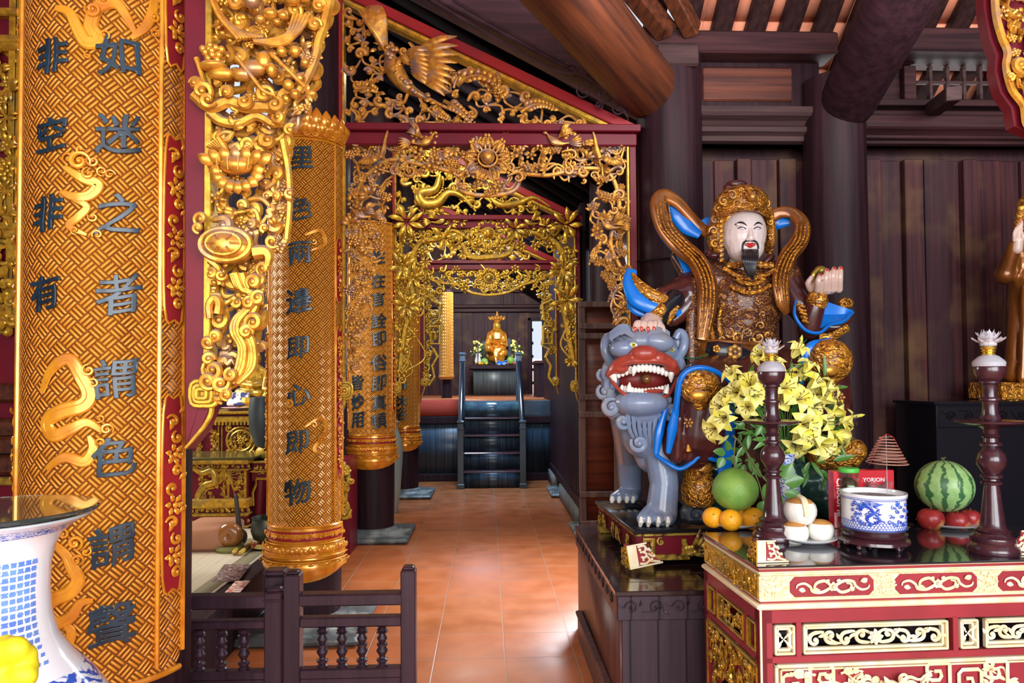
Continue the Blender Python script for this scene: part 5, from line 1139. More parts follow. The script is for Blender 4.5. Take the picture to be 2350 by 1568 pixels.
for x, y, dx, dz, L, wd2 in ((1665, 1040, -1, .2, .06, .02), (1660, 1050, -.6, -1, .055, .02), (1680, 1045, .3, -1, .05, .017), (1672, 1035, -.2, .9, .05, .017), (1800, 1110, 1, .3, .09, .032), (1795, 1100, .6, 1, .085, .03), (1800, 1130, 1, -.4, .09, .032), (1765, 1110, -.4, -1, .07, .026), (1752, 1150, -.3, -1, .075, .028), (1770, 1135, .9, -.8, .08, .03), (1790, 1090, -.2, 1, .08, .028)):
    leafmesh(m, w_(x, y, .03), (dx, -.25, dz), L, wd2, up=Vector((.1, -1, .4)), droop=.15)
m.build('leaf', MT['lvs'], t)
# coconuts, trimmed
MT['coco'] = mat('trimmed_young_coconut', (.86, .84, .78), (.72, .69, .60), rough=.35, sc=(30, 30, 4), coat=.3, bump=.15)
MT['cocot'] = mat('ochre_coconut_top', (.55, .26, .06), (.42, .19, .05), rough=.6, sc=20)
plate(tp(1853, 1243), .115, 'white plate under the three trimmed white coconuts')
def coco(px, py, rpx, Y, label, strip=False):
    c, r = ball_c(px, py, rpx, Y); t = thing('coconut', (c.x, c.y, c.z-r*.85), label, 'coconut', 'trimmed white coconuts on the plate')
    def pr(k): return [(r*.45, -r*.85), (r*.8, -r*.62), (r*.98, -r*.2), (r, r*.1), (r*.93, r*.36), (r*.80, r*.52)]
    m = M(); m.lathe(pr(1), c, 48, gad=(24, -.035)); m.build('husk', MT['coco'], t); m = M(); m.lathe([(r*.86, r*.44), (r*.72, r*.62), (r*.4, r*.76), (.0001, r*.80)], c, 24, cap=False, gad=(12, -.1)); m.build('coconut_top', MT['cocot'], t)
    if strip: m = M(); P = cr([(c.x, c.y-r*1.02, c.z-r*.15), (c.x-.003, c.y-r*.98, c.z+r*.3), (c.x, c.y-r*.55, c.z+r*.72), (c.x, c.y, c.z+r*.82)], 5); m.tube(P, r*.2, 6, N=(1, 0, 0), flat=1); [None]; m.V[-1] = m.V[-1]; m.build('paper_strip', mat('cream_paper_strip', (.8, .74, .5), rough=.6), t)
yc = tp(1853, 1243).y
coco(1835, 1172, 38, yc+.02, 'trimmed coconut with a paper strip, on top of two others', True); coco(1822, 1222, 33, yc+.0, 'lower trimmed coconut right behind the dark lamp stand foot'); coco(1883, 1216, 30, yc+.0, 'lower trimmed coconut on the side of the incense bowl')
# incense bowl on stand
def bw_mat(name, sc1=16, lo=.5, hi=.56, dk=(.01, .03, .42)):
    m, t_, b = nt(name); tc = node(t_, 'ShaderNodeTexCoord').outputs['Object']
    mp = node(t_, 'ShaderNodeMapping', {0: tc, 3: (sc1, sc1, sc1*1.3)}).outputs[0]
    w1 = node(t_, 'ShaderNodeTexWave', {0: mp, 'Scale': 1.0, 'Distortion': 16.0, 'Detail': 3.0, 'Detail Scale': 1.4}, wave_type='RINGS').outputs['Fac']
    n1 = node(t_, 'ShaderNodeTexNoise', {0: mp, 'Scale': .8, 'Detail': 2}).outputs[0]; n2 = node(t_, 'ShaderNodeTexNoise', {0: mp, 'Scale': 3.0, 'Detail': 4, 'Distortion': 2.0}).outputs[0]
    f = math_(t_, 'MULTIPLY', ramp(t_, w1, .55, .7), ramp(t_, n1, lo-.06, lo)); f = math_(t_, 'MAXIMUM', f, math_(t_, 'MULTIPLY', ramp(t_, n2, .56, .6), ramp(t_, n1, .42, .5)))
    c = mixc(t_, f, c4((.80, .84, .90)), mixc(t_, n2, c4(dk), c4((.06, .16, .62)))); t_.links.new(c, b.inputs['Base Color']); b.inputs['Roughness'].default_value = .12; b.inputs['Coat Weight'].default_value = .6; return m
MT['bw'] = bw_mat('blue_and_white_porcelain', 22); MT['cobalt'] = mat('cobalt_blue_glaze', (.015, .04, .42), (.04, .12, .55), rough=.15, coat=.6, sc=30)
PB = tp(2040, 1268); r = 70*PB.y/FPX*1.02; PB.y += r*.9; t = thing('bowl_stand', tuple(PB), 'dark carved round wooden stand under the blue and white incense bowl', 'stand'); r = 70*PB.y/FPX
zs0 = ZT; zs1 = W(2040, 1226, PB.y-r).z
m = M(); h = zs1-zs0; m.lathe([(r*.86, h*.55), (r*.9, h*.6), (r*1.0, h*.68), (r*1.02, h*.8), (r*.92, h*.86), (r*.95, h), (r*.9, h), (.0001, h*.97)], PB, 40, cap=False); m.lathe([(r*.88, h*.62), (r*1.04, h*.45), (r*1.06, h*.3), (r*.98, h*.22), (r*.8, h*.3), (r*.8, h*.6)], PB, 48, gad=(10, .04)); m.build('ring_top', MT['mahog'], t)
for i in range(5): a = i*1.2566-1.57+.3; m = M(); q = Vector((PB.x+r*.98*math.cos(a), PB.y+r*.98*math.sin(a), PB.z+.004)); m.cap((q.x-.02*math.cos(a), q.y-.02*math.sin(a), ZT+h*.4), (q.x, q.y, ZT+.009), .016, .009, 8); m.build('foot', MT['mahog'], t)
t = thing('incense_bowl', (PB.x, PB.y, zs1), 'blue and white dragon porcelain incense bowl full of ash', 'incense burner')
zr = W(2040, 1128, PB.y).z; H = zr-zs1; m = M(); m.lathe([(r*.86, 0), (r*.95, .006), (r*.98, H*.1), (r*.97, H*.5), (r*.98, H*.86), (r*1.02, H*.93), (r*1.02, H), (r*.93, H), (r*.9, H*.93), (r*.9, H*.5), (.0001, H*.5)], (PB.x, PB.y, zs1), 56, cap=False); m.build('bowl_body', MT['porc'], t)
# painted dragon, clouds and waves as raised glaze on the bowl
g = M()
def onbowl(g_, i0=0, R=r*.985):
    for i in range(len(g_.V)): V = g_.V[i]; p = V[:, 0]/R-.02; g_.V[i] = np.c_[PB.x+(R-V[:, 1])*np.sin(p), PB.y-(R-V[:, 1])*np.cos(p), V[:, 2]+zs1]
    return g_
for row in range(3):
    for i in range(34): x = -.2+i*.0122+.006*(row % 2); z = .012+row*.010; g.tube(ar([(x-.006, 0, z), (x-.003, 0, z+.006), (x, 0, z+.008), (x+.003, 0, z+.006), (x+.006, 0, z)]), .0013, 4, N=FN, flat=.4)
crv(g, [(-.105, H*.62), (-.08, H*.72), (-.055, H*.55), (-.08, H*.38), (-.06, H*.25), (-.03, H*.33), (-.015, H*.3)], 0, .0075, .003, n=8, flat=.2)
crv(g, [(-.03, H*.33), (-.045, H*.5), (-.06, H*.52)], 0, .004, .003, n=5, flat=.3)
for k_ in range(22): scroll(g, (-.13+.028*(k_ % 4)+.006*math.sin(k_), H*(.24+.11*(k_//4)+.03*math.cos(k_*2))), .0075, k_*1.3, 0, .0018, (-1)**k_, 1.2, ball=0)
for i in range(14): a = i*.45; leaf(g, (-.075+.03*math.cos(a), H*.5+.03*math.sin(a)), a, .018, .003, 0, flat=.3)
for i in range(5): crv(g, [(-.03+i*.002, H*.78), (-.055, H*(.82-.03*i)), (-.085, H*(.86-.02*i))], 0, .0016, .001, n=4, flat=.4)
for x, z, q in ((.03, .82, 1), (.045, .7, -1), (.015, .7, 1), (.03, .58, 1), (.005, .45, -1), (.055, .45, 1), (.0, .3, 1), (.04, .32, -1), (.07, .6, 1), (.085, .75, 1), (.09, .4, -1), (.1, .55, 1), (-.12, .5, 1), (-.12, .75, -1), (.02, .22, 1), (.06, .22, 1)):
    scroll(g, (x, H*z), .008, z*20, 0, .0016, q, 1.2, ball=0); scroll(g, (x+.011, H*z-.003), .006, z*9, 0, .0014, -q, 1.1, ball=0); leaf(g, (x-.008, H*z-.008), .3, .02, .0015, 0, flat=.3)
g.ball((.035, 0, H*.76), (.009, .001, .008), 10, 6)
pp = np.linspace(-.2, .2, 40)
for z in (.90, .86, .065, .04): g.tube(np.c_[pp, np.zeros(40)-.002, np.full(40, H*z)], .0012, 4)
onbowl(g).build('painted_dragon', MT['cobalt'], t)
m = M(); m.lathe([(r*.905, H*.86), (r*.6, H*.9), (.0001, H*.92)], (PB.x, PB.y, zs1), 40, cap=False); m.build('ash', mat('grey_incense_ash', (.34, .32, .32), (.22, .2, .2), rough=.95, sc=60, bump=.8), t)
# incense coil hanging over the bowl on its wire stand
t = thing('incense_coil', tuple(PB+Vector((0, 0, .2))), 'pinkish brown spiral incense coil standing in a cone over the incense bowl', 'incense')
zt, zb = W(2035, 1003, PB.y).z, W(2035, 1066, PB.y).z; n = 300; a = np.linspace(0, 9.2*2*math.pi, n); u = np.linspace(0, 1, n); rr = (14+32*u)*PB.y/FPX; cx = W(2034, 1030, PB.y).x
m = M(); m.tube(np.c_[cx+rr*np.cos(a), PB.y+rr*np.sin(a), zt+(zb-zt)*u], .0024, 6); m.build('coil', mat('sandalwood_incense', (.42, .21, .15), (.33, .15, .11), rough=.8, sc=50), t)
m = M()
for sx in (-1, 1): m.tube(ar([(cx, PB.y-.005, zt+.012), (cx+sx*14*PB.y/FPX, PB.y-.01, zt), (cx+sx*44*PB.y/FPX, PB.y-.01, zb)]), .0009, 4)
m.build('red_thread', mat('red_thread', (.6, .02, .03), rough=.6), t)
m = M(); m.tube(ar([(cx, PB.y, zs1+H*.85), (cx, PB.y, zt+.01)]), .0012, 5); m.build('wire', MT['grey_cap'], t)
# watermelon
def melon_mat():
    m, t_, b = nt('striped_watermelon_rind'); tc = node(t_, 'ShaderNodeTexCoord').outputs['Object']; sp = node(t_, 'ShaderNodeSeparateXYZ', {0: tc})
    a = math_(t_, 'ARCTAN2', sp.outputs[1], sp.outputs[0]); nz = node(t_, 'ShaderNodeTexNoise', {0: tc, 'Scale': 38.0, 'Detail': 4}).outputs[0]
    w = math_(t_, 'SINE', math_(t_, 'ADD', math_(t_, 'MULTIPLY', a, 11.0), math_(t_, 'MULTIPLY', math_(t_, 'SUBTRACT', nz, .5), 6.0)))
    c = mixc(t_, ramp(t_, nz, .3, .7), c4((.24, .44, .13)), c4((.36, .55, .22))); c = mixc(t_, ramp(t_, w, .45, .75), c, c4((.045, .14, .05))); t_.links.new(c, b.inputs['Base Color']); b.inputs['Roughness'].default_value = .38; return m
YM = tp(2170, 1212).y; c, r = ball_c(2167, 1116, 61, YM+.02); t = thing('watermelon', (c.x, c.y, c.z), 'round striped watermelon resting on three red apples', 'watermelon')
m = M(); m.ball(c, (r*1.02, r, r*.98), 40, 26); m.build('rind', melon_mat(), t); m = M(); m.tube(cr([c+Vector((0, 0, r*.95)), c+Vector((-.004, -.004, r*1.03)), c+Vector((-.018, -.01, r*1.06)), c+Vector((-.012, -.018, r*1.1))], 4), .003, 6); m.tube(cr([c+Vector((-.004, -.004, r*1.03)), c+Vector((.008, 0, r*1.1))], 3), .0025, 5); m.build('stem', MT['twig'], t)
plate(tp(2178, 1208), .13, 'white plate under the watermelon and apples')
MT['apple'] = mat('red_apple_skin', (.38, .030, .028), (.28, .02, .025), rough=.35, sc=(40, 40, 10), coat=.15, c3=(.7, .32, .08), sc3=12)
def apple(px, py, rpx, dy, label):
    c, r = ball_c(px, py, rpx, YM+dy); t = thing('apple', (c.x, c.y, c.z-r*.9), label, 'apple', 'red apples under the watermelon')
    m = M(); a = np.linspace(-math.pi/2, math.pi/2, 20); m.lathe(np.c_[np.maximum(r*np.cos(a)*(1+.07*np.sin(a)), .0001), r*.92*np.sin(a)-r*.22*np.exp(-(np.cos(a)/.28)**2)*np.sign(np.sin(a))], c, 28, cap=False); m.build('flesh', MT['apple'], t)
    m = M(); m.tube(ar([(c.x, c.y, c.z+r*.6), (c.x+.003, c.y, c.z+r*.98)]), .0018, 5); m.build('stem', MT['twig'], t)
apple(2136, 1192, 29, .0, 'red apple on the incense bowl side of the plate'); apple(2197, 1197, 27, -.0, 'middle red apple at the front of the plate under the watermelon'); apple(2226, 1190, 24, .05, 'red apple at the lamp stand side of the plate'); apple(2172, 1187, 24, .09, 'red apple hidden behind the others under the watermelon')
# bottle and tall clear jar with green lid
MT['clear'] = mat('clear_plastic', (.92, .97, .97), rough=.05, trans=1.0, ior=1.33, alpha=.75)
Pb = tp(1955, 1222); sB = Pb.y/FPX; t = thing('water_bottle', tuple(Pb), 'clear plastic water bottle with blue label beside the incense bowl', 'bottle')
m = M(); pr = [(15, 0), (17, 2), (17, 14), (15.5, 16), (17, 18), (17, 28), (15.5, 30), (17, 32), (17, 62), (15.5, 66), (15, 76), (11, 88), (7, 95), (7, 99)]; m.lathe([(a*sB, b*sB) for a, b in pr], Pb, 24); m.build('bottle_body', MT['clear'], t)
m = M(); m.lathe([(17.4*sB, 33*sB), (17.4*sB, 61*sB)], Pb, 24, cap=False); m.build('bottle_label', mat('blue_printed_label', (.01, .05, .38), (.7, .75, .85), rough=.3, sc=(28, 28, 40), lo=.58, hi=.62), t)
m = M(); m.lathe([(8*sB, 97*sB), (8.2*sB, 98*sB), (8.2*sB, 107*sB), (7.6*sB, 108*sB)], Pb, 20); m.build('bottle_cap', mat('pale_green_cap', (.55, .8, .6), rough=.4), t)
Pj = tp(1950, 1214); t = thing('clear_jar', tuple(Pj), 'tall clear plastic jar with green lid standing behind the water bottle', 'jar'); sB = Pj.y/FPX; zt = W(1950, 1082, Pj.y).z-ZT; rj = 21*sB
m = M(); m.lathe([(rj*.96, .001), (rj, .004), (rj, zt)], Pj, 28); m.lathe([(rj*.93, zt), (rj*.93, .006)], Pj, 28, cap=False); m.build('jar_wall', MT['clear'], t); m = M(); m.lathe([(rj*1.05, zt-.003), (rj*1.07, zt+.002), (rj*1.07, zt+.012), (rj*1.0, zt+.016), (.0001, zt+.016)], Pj, 28, cap=False); m.build('green_lid', mat('bright_green_lid', (.10, .55, .08), rough=.35), t)
m = M(); m.ball((Pj.x, Pj.y, ZT+zt*.78), (rj*.8, rj*.8, rj*.7), 16, 10); m.ball((Pj.x-.003, Pj.y, ZT+zt*.52), (rj*.75, rj*.75, rj*.6), 16, 10); m.build('pale_sweets', mat('pale_peach_sweets', (.75, .45, .25), (.8, .7, .4), rough=.5, sc=40), t)
# red biscuit boxes with lettering
MT['rbox'] = mat('glossy_red_carton', (.62, .012, .022), rough=.25, coat=.4); MT['wh'] = mat('white_print', (.85, .85, .85), rough=.5)
Yb = Pb.y+.10
def carton(px0, px1, py0, py1, Y, d, rz, label, txt, blk=None):
    a, b = W(px0, py0, Y), W(px1, py1, Y); zb = ZT; t = thing('biscuit_box', ((a.x+b.x)/2, Y, zb), label, 'carton'); w = b.x-a.x; h = a.z-zb; m = M(); R = Matrix.Rotation(rz, 3, 'Z'); c = Vector(((a.x+b.x)/2, Y+d/2, zb+h/2))
    m.box(c, (w, d, h), bev=.002, R=R); m.build('carton', MT['rbox'], t, ang=30)
    for (s, size, dx, dz, rot, mt, dark) in txt: m = M(); latin(m, s, size, c+R @ Vector((dx*w, -d/2-.001, dz*h)), R=R @ Matrix.Rotation(rot, 3, 'Y'), bold=.02); m.build('lettering', mt, t)
    return t
carton(1912, 1942, 1082, 1196, Yb-.02, .05, 0, 'narrow end of a red chocolate biscuit box with white upright lettering', [('ChocoPie', .043, 0, .05, math.pi/2, MT['wh'], 0), ('ORION', .017, .33, .25, math.pi/2, MT['wh'], 0)])
carton(1958, 2053, 1080, 1150, Yb+.06, .05, 0, 'wide red biscuit box with white brand lettering behind the clear jar', [('YORION', .026, .0, .32, 0, MT['wh'], 0), ('ChocoPie', .032, .0, .08, 0, MT['wh'], 0)])
m = M(); sw = Yb; rd = random.Random(8); P = W(2020, 1125, Yb+.02)
tz = ZT
for i in range(3): pass
nx = 12; Pg = np.zeros((nx, nx, 3))
for i in range(nx):
    for j in range(nx): u, v = i/(nx-1), j/(nx-1); Pg[i, j] = (P.x-.055+.11*u+.006*math.sin(v*14), P.y-.03*math.sin(u*math.pi)*math.sin(v*math.pi)+rd.uniform(-.004, .004), ZT+.02+.17*v+.01*math.sin(u*9))
m.grid(Pg, thick=.001); P2_ = Pg.copy(); P2_[..., 1] = P.y+.03+.02*np.random.RandomState(2).rand(nx, nx); m.grid(P2_[::-1], thick=.001); t = thing('sweet_bag', (P.x, P.y, ZT), 'transparent crinkled bag of sweets behind the incense bowl rim', 'bag'); m.build('bag_film', mat('crinkled_cellophane', (.9, .92, .95), rough=.08, trans=.9, ior=1.2, alpha=.45), t, ang=15)
for i, (cc, n_) in enumerate((((.8, .6, .05), 6), ((.1, .2, .55), 4), ((.7, .05, .05), 4))):
    for k in range(n_):
        m = M(); q = (P.x+rd.uniform(-.035, .035), P.y+rd.uniform(-.004, .016), ZT+rd.uniform(.05, .17)); m.ball(q, (.010, .008, .007), 8, 6); m.cap((q[0]-.017, q[1], q[2]), (q[0]+.017, q[1], q[2]), .004, .004, 6); m.build('sweet', MT.setdefault('sweet%d' % i, mat('foil_wrapper_%d' % i, cc, rough=.3)), t)
# ---------------------------------------------------------------- lilies in a blue and white vase
YL = tp(1800, 1200).y+.14; L_ = lambda x, y, dy=0: W(x, y, YL+dy)
pv = L_(1805, 1130); pv = Vector((pv.x, YL, ZT)); t = thing('flower_vase', tuple(pv), 'small blue and white vase holding the yellow lilies', 'vase'); m = M(); hv = L_(1805, 1040).z-ZT
m.lathe([(.04, 0), (.045, .01), (.04, .03), (.065, hv*.35), (.06, hv*.55), (.035, hv*.78), (.033, hv*.88), (.045, hv*.97), (.05, hv), (.045, hv), (.03, hv*.9), (.03, hv*.5)], pv, 32, cap=False); m.build('vase_body', MT['bw'], t)
bq = thing('lily_bouquet', (pv.x, pv.y, ZT+hv*.6), 'bunch of bright yellow lilies with green leaves behind the front lamp stand', 'bouquet')
MT['lily'] = mat('yellow_lily_petal', (.88, .80, .08), (.90, .86, .34), rough=.45, sc=20, sss=.1); MT['lilyb'] = mat('green_yellow_lily_bud', (.55, .6, .12), (.7, .65, .1), rough=.5, sc=20); MT['anther'] = mat('dark_anther', (.12, .035, .01), rough=.7)
def lily(P, d, s, seed, opened=1.0):
    d = Vector(d).normalized(); P = Vector(P); rd = random.Random(seed); a = Vector((0, 0, 1)) if abs(d.z) < .9 else Vector((1, 0, 0)); u = d.cross(a).normalized(); v = d.cross(u); m, st = M(), M()
    fl = None
    for i in range(6):
        th = i*math.pi/3+seed; o = u*math.cos(th)+v*math.sin(th); sd = d.cross(o); wv = (.23 if i % 2 else .31)*s; n = 9; rows = []
        for k in range(n):
            q = k/(n-1); out = (.08+.95*q**1.5*opened)*s; fw = (.95*math.sin(min(1, q*1.15)*math.pi*.5)-.85*opened*max(0, q-.55)**1.3*1.6)*s; w = wv*(math.sin((.06+.94*q)*math.pi)**.7)*(.9 if q < 1 else 0)+.0008
            c = P+d*fw*.8+o*out*.8; nn = (d*.6-o*.4).normalized(); rows.append([c-sd*w+nn*(w*.28), c-sd*w*.5+nn*(w*.06), c-nn*w*.05, c+sd*w*.5+nn*(w*.06), c+sd*w+nn*(w*.28)])
        m.grid(ar([q for r_ in rows for q in r_]).reshape(n, 5, 3), thick=.0008)
    for i in range(6): th = i*1.047+.5; o = u*math.cos(th)+v*math.sin(th); e_ = P+d*s*.9+o*s*.22; st.tube(cr([P+d*s*.1, P+d*s*.6+o*s*.1, e_], 3), .0011, 4); st.cap(e_-o*.004-d*.002, e_+o*.004, .0022, .0016, 6)
    return m, st
heads = [(1830, 805, .3, -.5, .7, .085), (1745, 815, -.8, -.4, .2, .07), (1720, 880, -.4, -.6, .5, .08), (1690, 900, -.8, -.5, .3, .08), (1655, 935, -.9, -.5, .1, .085), (1640, 985, -.9, -.5, -.3, .085), (1730, 905, .1, -.9, .2, .075),
         (1765, 865, -.1, -.7, .7, .075), (1800, 890, .2, -.9, .2, .085), (1790, 915, -.3, -.9, -.1, .08), (1840, 860, .3, -.6, .7, .08), (1870, 880, .5, -.6, .5, .085), (1900, 915, .8, -.5, .3, .085), (1925, 945, .9, -.4, .2, .08), (1850, 975, .1, -1, 0, .10), (1945, 965, .9, -.4, 0, .07),
         (1826, 1020, .0, -.9, -.35, .09), (1888, 1022, .3, -.9, -.3, .095), (1925, 1000, .9, -.5, -.3, .085), (1895, 965, .6, -.7, .1, .08), (1935, 1000, .9, -.1, -.1, .07), (1680, 860, -.5, -.3, .6, .07), (1875, 905, .3, -.8, .3, .08), (1715, 935, -.5, -.8, -.1, .07), (1815, 870, 0, -.3, .9, .07), (1760, 905, -.1, -.9, .2, .08), (1835, 915, .1, -.9, .3, .085), (1705, 905, -.5, -.8, .3, .08), (1865, 935, .4, -.9, .1, .08), (1775, 840, -.2, -.6, .7, .075), (1905, 890, .7, -.5, .6, .075), (1668, 915, -.7, -.6, .4, .075), (1850, 1000, .2, -1, -.3, .085), (1660, 960, -.7, -.8, -.1, .08), (1915, 1020, .7, -.8, -.3, .075), (1855, 840, .4, -.4, .9, .07)]
st = M()
for i, (x, y, dx, dy, dz, s) in enumerate(heads):
    P = L_(x, y, -.06+.05*math.sin(i*2.1)); d = Vector((dx, dy, dz)).normalized(); m, an = lily(P-d*s*.5, d, s*1.2, i*.7, .9 if i not in (0,) else .7); fl = m.build('lily_flower', MT['lily'], bq); an.build('stamen', MT['anther'], fl)
    st.tube(cr([P-d*s*.45, P-d*s*.7+Vector((0, 0, -.02)), Vector((pv.x, pv.y, ZT+hv+.12)).lerp(P, .45)+Vector((0, .03, -.02)), Vector((pv.x+.01*math.sin(i), pv.y, ZT+hv*.7))], 5), .0028, 5)
st.build('stem', MT['lvs'], bq)
for x, y, dx, dz in ((1838, 785, .1, 1), (1672, 850, -.6, .9), (1968, 955, 1, .2), (1750, 850, 0, 1), (1660, 1010, -.8, -.6)): m = M(); P = L_(x, y); d = Vector((dx, -.2, dz)).normalized(); m.tube(ar([P-d*.035, P-d*.012, P+d*.02, P+d*.035]), [.003, .009, .008, .001], 8); m.build('lily_bud', MT['lilyb'], bq)
m = M(); rd = random.Random(12)
for i in range(150):
    x, y = rd.uniform(1690, 1915), rd.uniform(860, 1080)
    if abs(x-1800) > 120 and y > 1040: continue
    a = math.atan2(980-y, x-1800)+rd.uniform(-1.2, 1.2); leafmesh(m, L_(x, y, rd.uniform(-.01, .12)), (math.cos(a), rd.uniform(-.8, .2), math.sin(a)), rd.uniform(.05, .11), rd.uniform(.009, .016), up=Vector((rd.uniform(-.5, .5), -1, .6)), droop=.2)
m.build('leaf', MT['lvs'], bq)
# ---------------------------------------------------------------- dark platform and gilded plinth under the statue
YP0 = 3.13; zp = .655
t = thing('plank_platform', (1.6, 3.8, 0), 'low dark wooden platform with plank sides and carved apron under the statue', 'platform')
x0 = .558
m = M(); m.bx(x0+.03, .99, YP0+.03, 4.5, .0, zp-.02); m.bx(.98, 3.6, 3.42, 4.5, .0, zp-.02); m.build('platform_body', MT['plank'], t, ang=30)
m = M()
for i, y in enumerate(np.arange(YP0+.01, 4.45, .145)): m.bx(x0, 3.62 if i > 1 else 1.0, y, y+.142, zp-.022, zp, bev=.003)
m.build('top_boards', mat('black_polished_boards', (.030, .017, .018), (.018, .010, .012), rough=.16, coat=.4, sc=(2, 30, 30)), t, ang=30)
m = M(); m.bx(x0+.008, .99, YP0+.004, YP0+.03, zp-.125, zp-.02, bev=.003); m.bx(x0+.006, x0+.03, YP0+.01, 4.6, zp-.125, zp-.02, bev=.003)
for k in range(4):
    c = (x0+.07+k*.105, zp-.07); scroll(m, c, .03, 0 if k % 2 else 3.1, YP0+.002, .0045, 1 if k % 2 else -1, 1.3, tail=(c[0]-.06, c[1]+.02*(-1)**k)); leaf(m, (c[0]+.03, c[1]), 1.0*(-1)**k, .04, .004, YP0+.003)
i = m.mark()
for k in range(11): c = (.07+k*.12, zp-.07); scroll(m, c, .028, 0 if k % 2 else 3.1, .0, .0045, 1 if k % 2 else -1, 1.3, tail=(c[0]-.06, c[1]+.02*(-1)**k))
m.xf(Matrix.Translation((x0+.006, 4.55, 0)) @ Matrix.Rotation(-math.pi/2, 4, 'Z'), i); m.build('carved_apron', MT['plank'], t, ang=30)
m = M(); m.bx(x0+.02, x0+.032, YP0+.03, 4.6, .02, zp-.12); m.build('side_planks', MT['ywood'], t, smooth=False)
m = M(); m.bx(x0-.02, x0+.02, YP0, 4.42, .145, .17, bev=.006); m.bx(x0-.008, x0+.02, YP0, 4.42, 0, .15, bev=.004); m.build('skirting', MT['ywood'], t, ang=30)
ZQ = .835
pa, pb_, pc = G(1457, 1217, ZQ), G(1640, 1212, ZQ), G(1381, 1150, ZQ); u = (pb_-pa).normalized(); v = Vector((-u.y, u.x, 0)); dep = (pc-pa).dot(v)
PM = Matrix(((u.x, v.x, 0, pa.x), (u.y, v.y, 0, pa.y), (0, 0, 1, 0), (0, 0, 0, 1)))
t = thing('statue_plinth', tuple(pa+Vector((.7, .4, zp-ZQ))), 'black-topped plinth with worn gilded leaf carving under the blue lion', 'plinth')
m = M(); m.bx(.01, 1.45, .01, dep, zp+.05, ZQ-.03); m.xf(PM).build('plinth_body', MT['lacq'], t)
m = M(); m.bx(-.01, 1.47, -.01, dep+.01, ZQ-.02, ZQ, bev=.004); m.xf(PM).build('plinth_top', MT['black'], t)
gd = mat('worn_gilding', (.62, .40, .06), (.10, .04, .02), rough=.4, metal=.5, sc=(28, 28, 28), bump=.3, lo=.45, hi=.62)
m = M(); m.bx(0, 1.46, 0, .012, ZQ-.035, ZQ-.02, bev=.003); m.bx(0, .012, 0, dep, ZQ-.035, ZQ-.02, bev=.003)
def greek(x, z, s, f=1): m.tube(ar([(x+f*a*s, -.002, z+b*s) for a, b in ((0, 1), (0, 0), (1.2, 0), (1.2, 1.4), (.4, 1.4), (.4, .7), (.8, .7))]), s*.28, 4, N=FN, flat=.4)
greek(.03, ZQ-.12, .05); m.bx(.10, .28, -.004, .01, ZQ-.155, ZQ-.125, bev=.003); m.bx(.24, .27, -.004, .01, ZQ-.155, ZQ-.05, bev=.003)
for a in (-.6, -.1, .4, .9, 1.4): leaf(m, (.27, ZQ-.13), .35+a*.5, .15, .014, -.002, curl=.3)
acan(m, (.22, ZQ-.14), .6, .16, .024, 0, curl=-.5, n=6); scroll(m, (.13, ZQ-.06), .02, 1, 0, .006, 1, 1.4); scroll(m, (.38, ZQ-.17), .03, 0, 0, .008, 1, 1.5); greek(.40, ZQ-.12, .04)
for k in range(6): scroll(m, (.5+.15*k, ZQ-.08), .035, k, 0, .009, (-1)**k, 1.3, tail=(.44+.15*k, ZQ-.13))
i = m.mark()
for k in range(5): greek(.06+.16*k, ZQ-.12, .045, (-1)**k); acan(m, (.1+.16*k, ZQ-.14), 1.2, .08, .012, 0)
m.xf(Matrix.Translation((0, dep, 0)) @ Matrix.Rotation(-math.pi/2, 4, 'Z'), i); m.xf(PM).build('gilded_carving', gd, t)
m = M()
for x, y in ((.05, .05), (.05, dep-.06), (1.3, .05), (.7, .05)): m.prism([(x-.05, zp), (x+.05, zp), (x+.07, zp+.04), (x+.08, zp+.07), (x-.05, zp+.07)], y-.03, y+.04, bev=.004)
m.xf(PM).build('plinth_foot', gd, t)
# loose carved bracket leaning on the plinth
q = G(1447, 1318, zp); fb = finial(q, .12, 1.0, 'small tilted gold and red carved corner piece leaning against the statue plinth')
fb.rotation_euler = (0, R_(-9), 0); fb.location.z += .02
# ---------------------------------------------------------------- blue-grey guardian lion
MT['lion'] = mat('blue_grey_glossy_paint', (.215, .275, .40), (.17, .22, .33), rough=.28, coat=.35, sc=7, c3=(.25, .26, .29), sc3=5)
MT['lred'] = mat('brick_red_paint', (.40, .055, .03), (.32, .045, .03), rough=.32, coat=.3, sc=12)
MT['tooth'] = mat('cream_white_paint', (.82, .80, .72), rough=.3, coat=.3)
YLn = 3.74; kp = YLn/FPX
t = lion = thing('guardian_lion', tuple(G(1490, 1195, ZQ)), 'blue-grey lion statue with open red mouth and white teeth under the raised palm', 'lion statue')
def LP(x, y, d=0): return W(x, y, YLn+d)
m = M()
def lb(x, y, rx, rz, ry, d=0, rot=0): m.ball(LP(x, y, d), (rx*kp, ry*kp, rz*kp), 20, 14, R=Matrix.Rotation(rot, 3, 'Y') if rot else None)
lb(1475, 805, 84, 52, 66, .10); lb(1470, 785, 62, 34, 55, .02); lb(1508, 785, 40, 24, 30, -.06, .15); lb(1430, 800, 32, 22, 30, -.05, -.1); lb(1475, 880, 84, 72, 50, .18)
lb(1470, 925, 66, 32, 52, -.03); lb(1475, 945, 52, 36, 44, .02); lb(1400, 870, 22, 50, 34, .08); lb(1558, 860, 18, 50, 34, .10); lb(1478, 985, 58, 70, 50, .08); lb(1500, 1030, 50, 60, 46, .12)
lb(1400, 915, 20, 22, 25, .05); lb(1410, 945, 20, 20, 24, .03)
m.cap(LP(1500, 960, .10), LP(1524, 1110, -.0), 40*kp, 33*kp, 16); m.cap(LP(1524, 1110, -.0), LP(1518, 1178, -.02), 33*kp, 36*kp, 16)
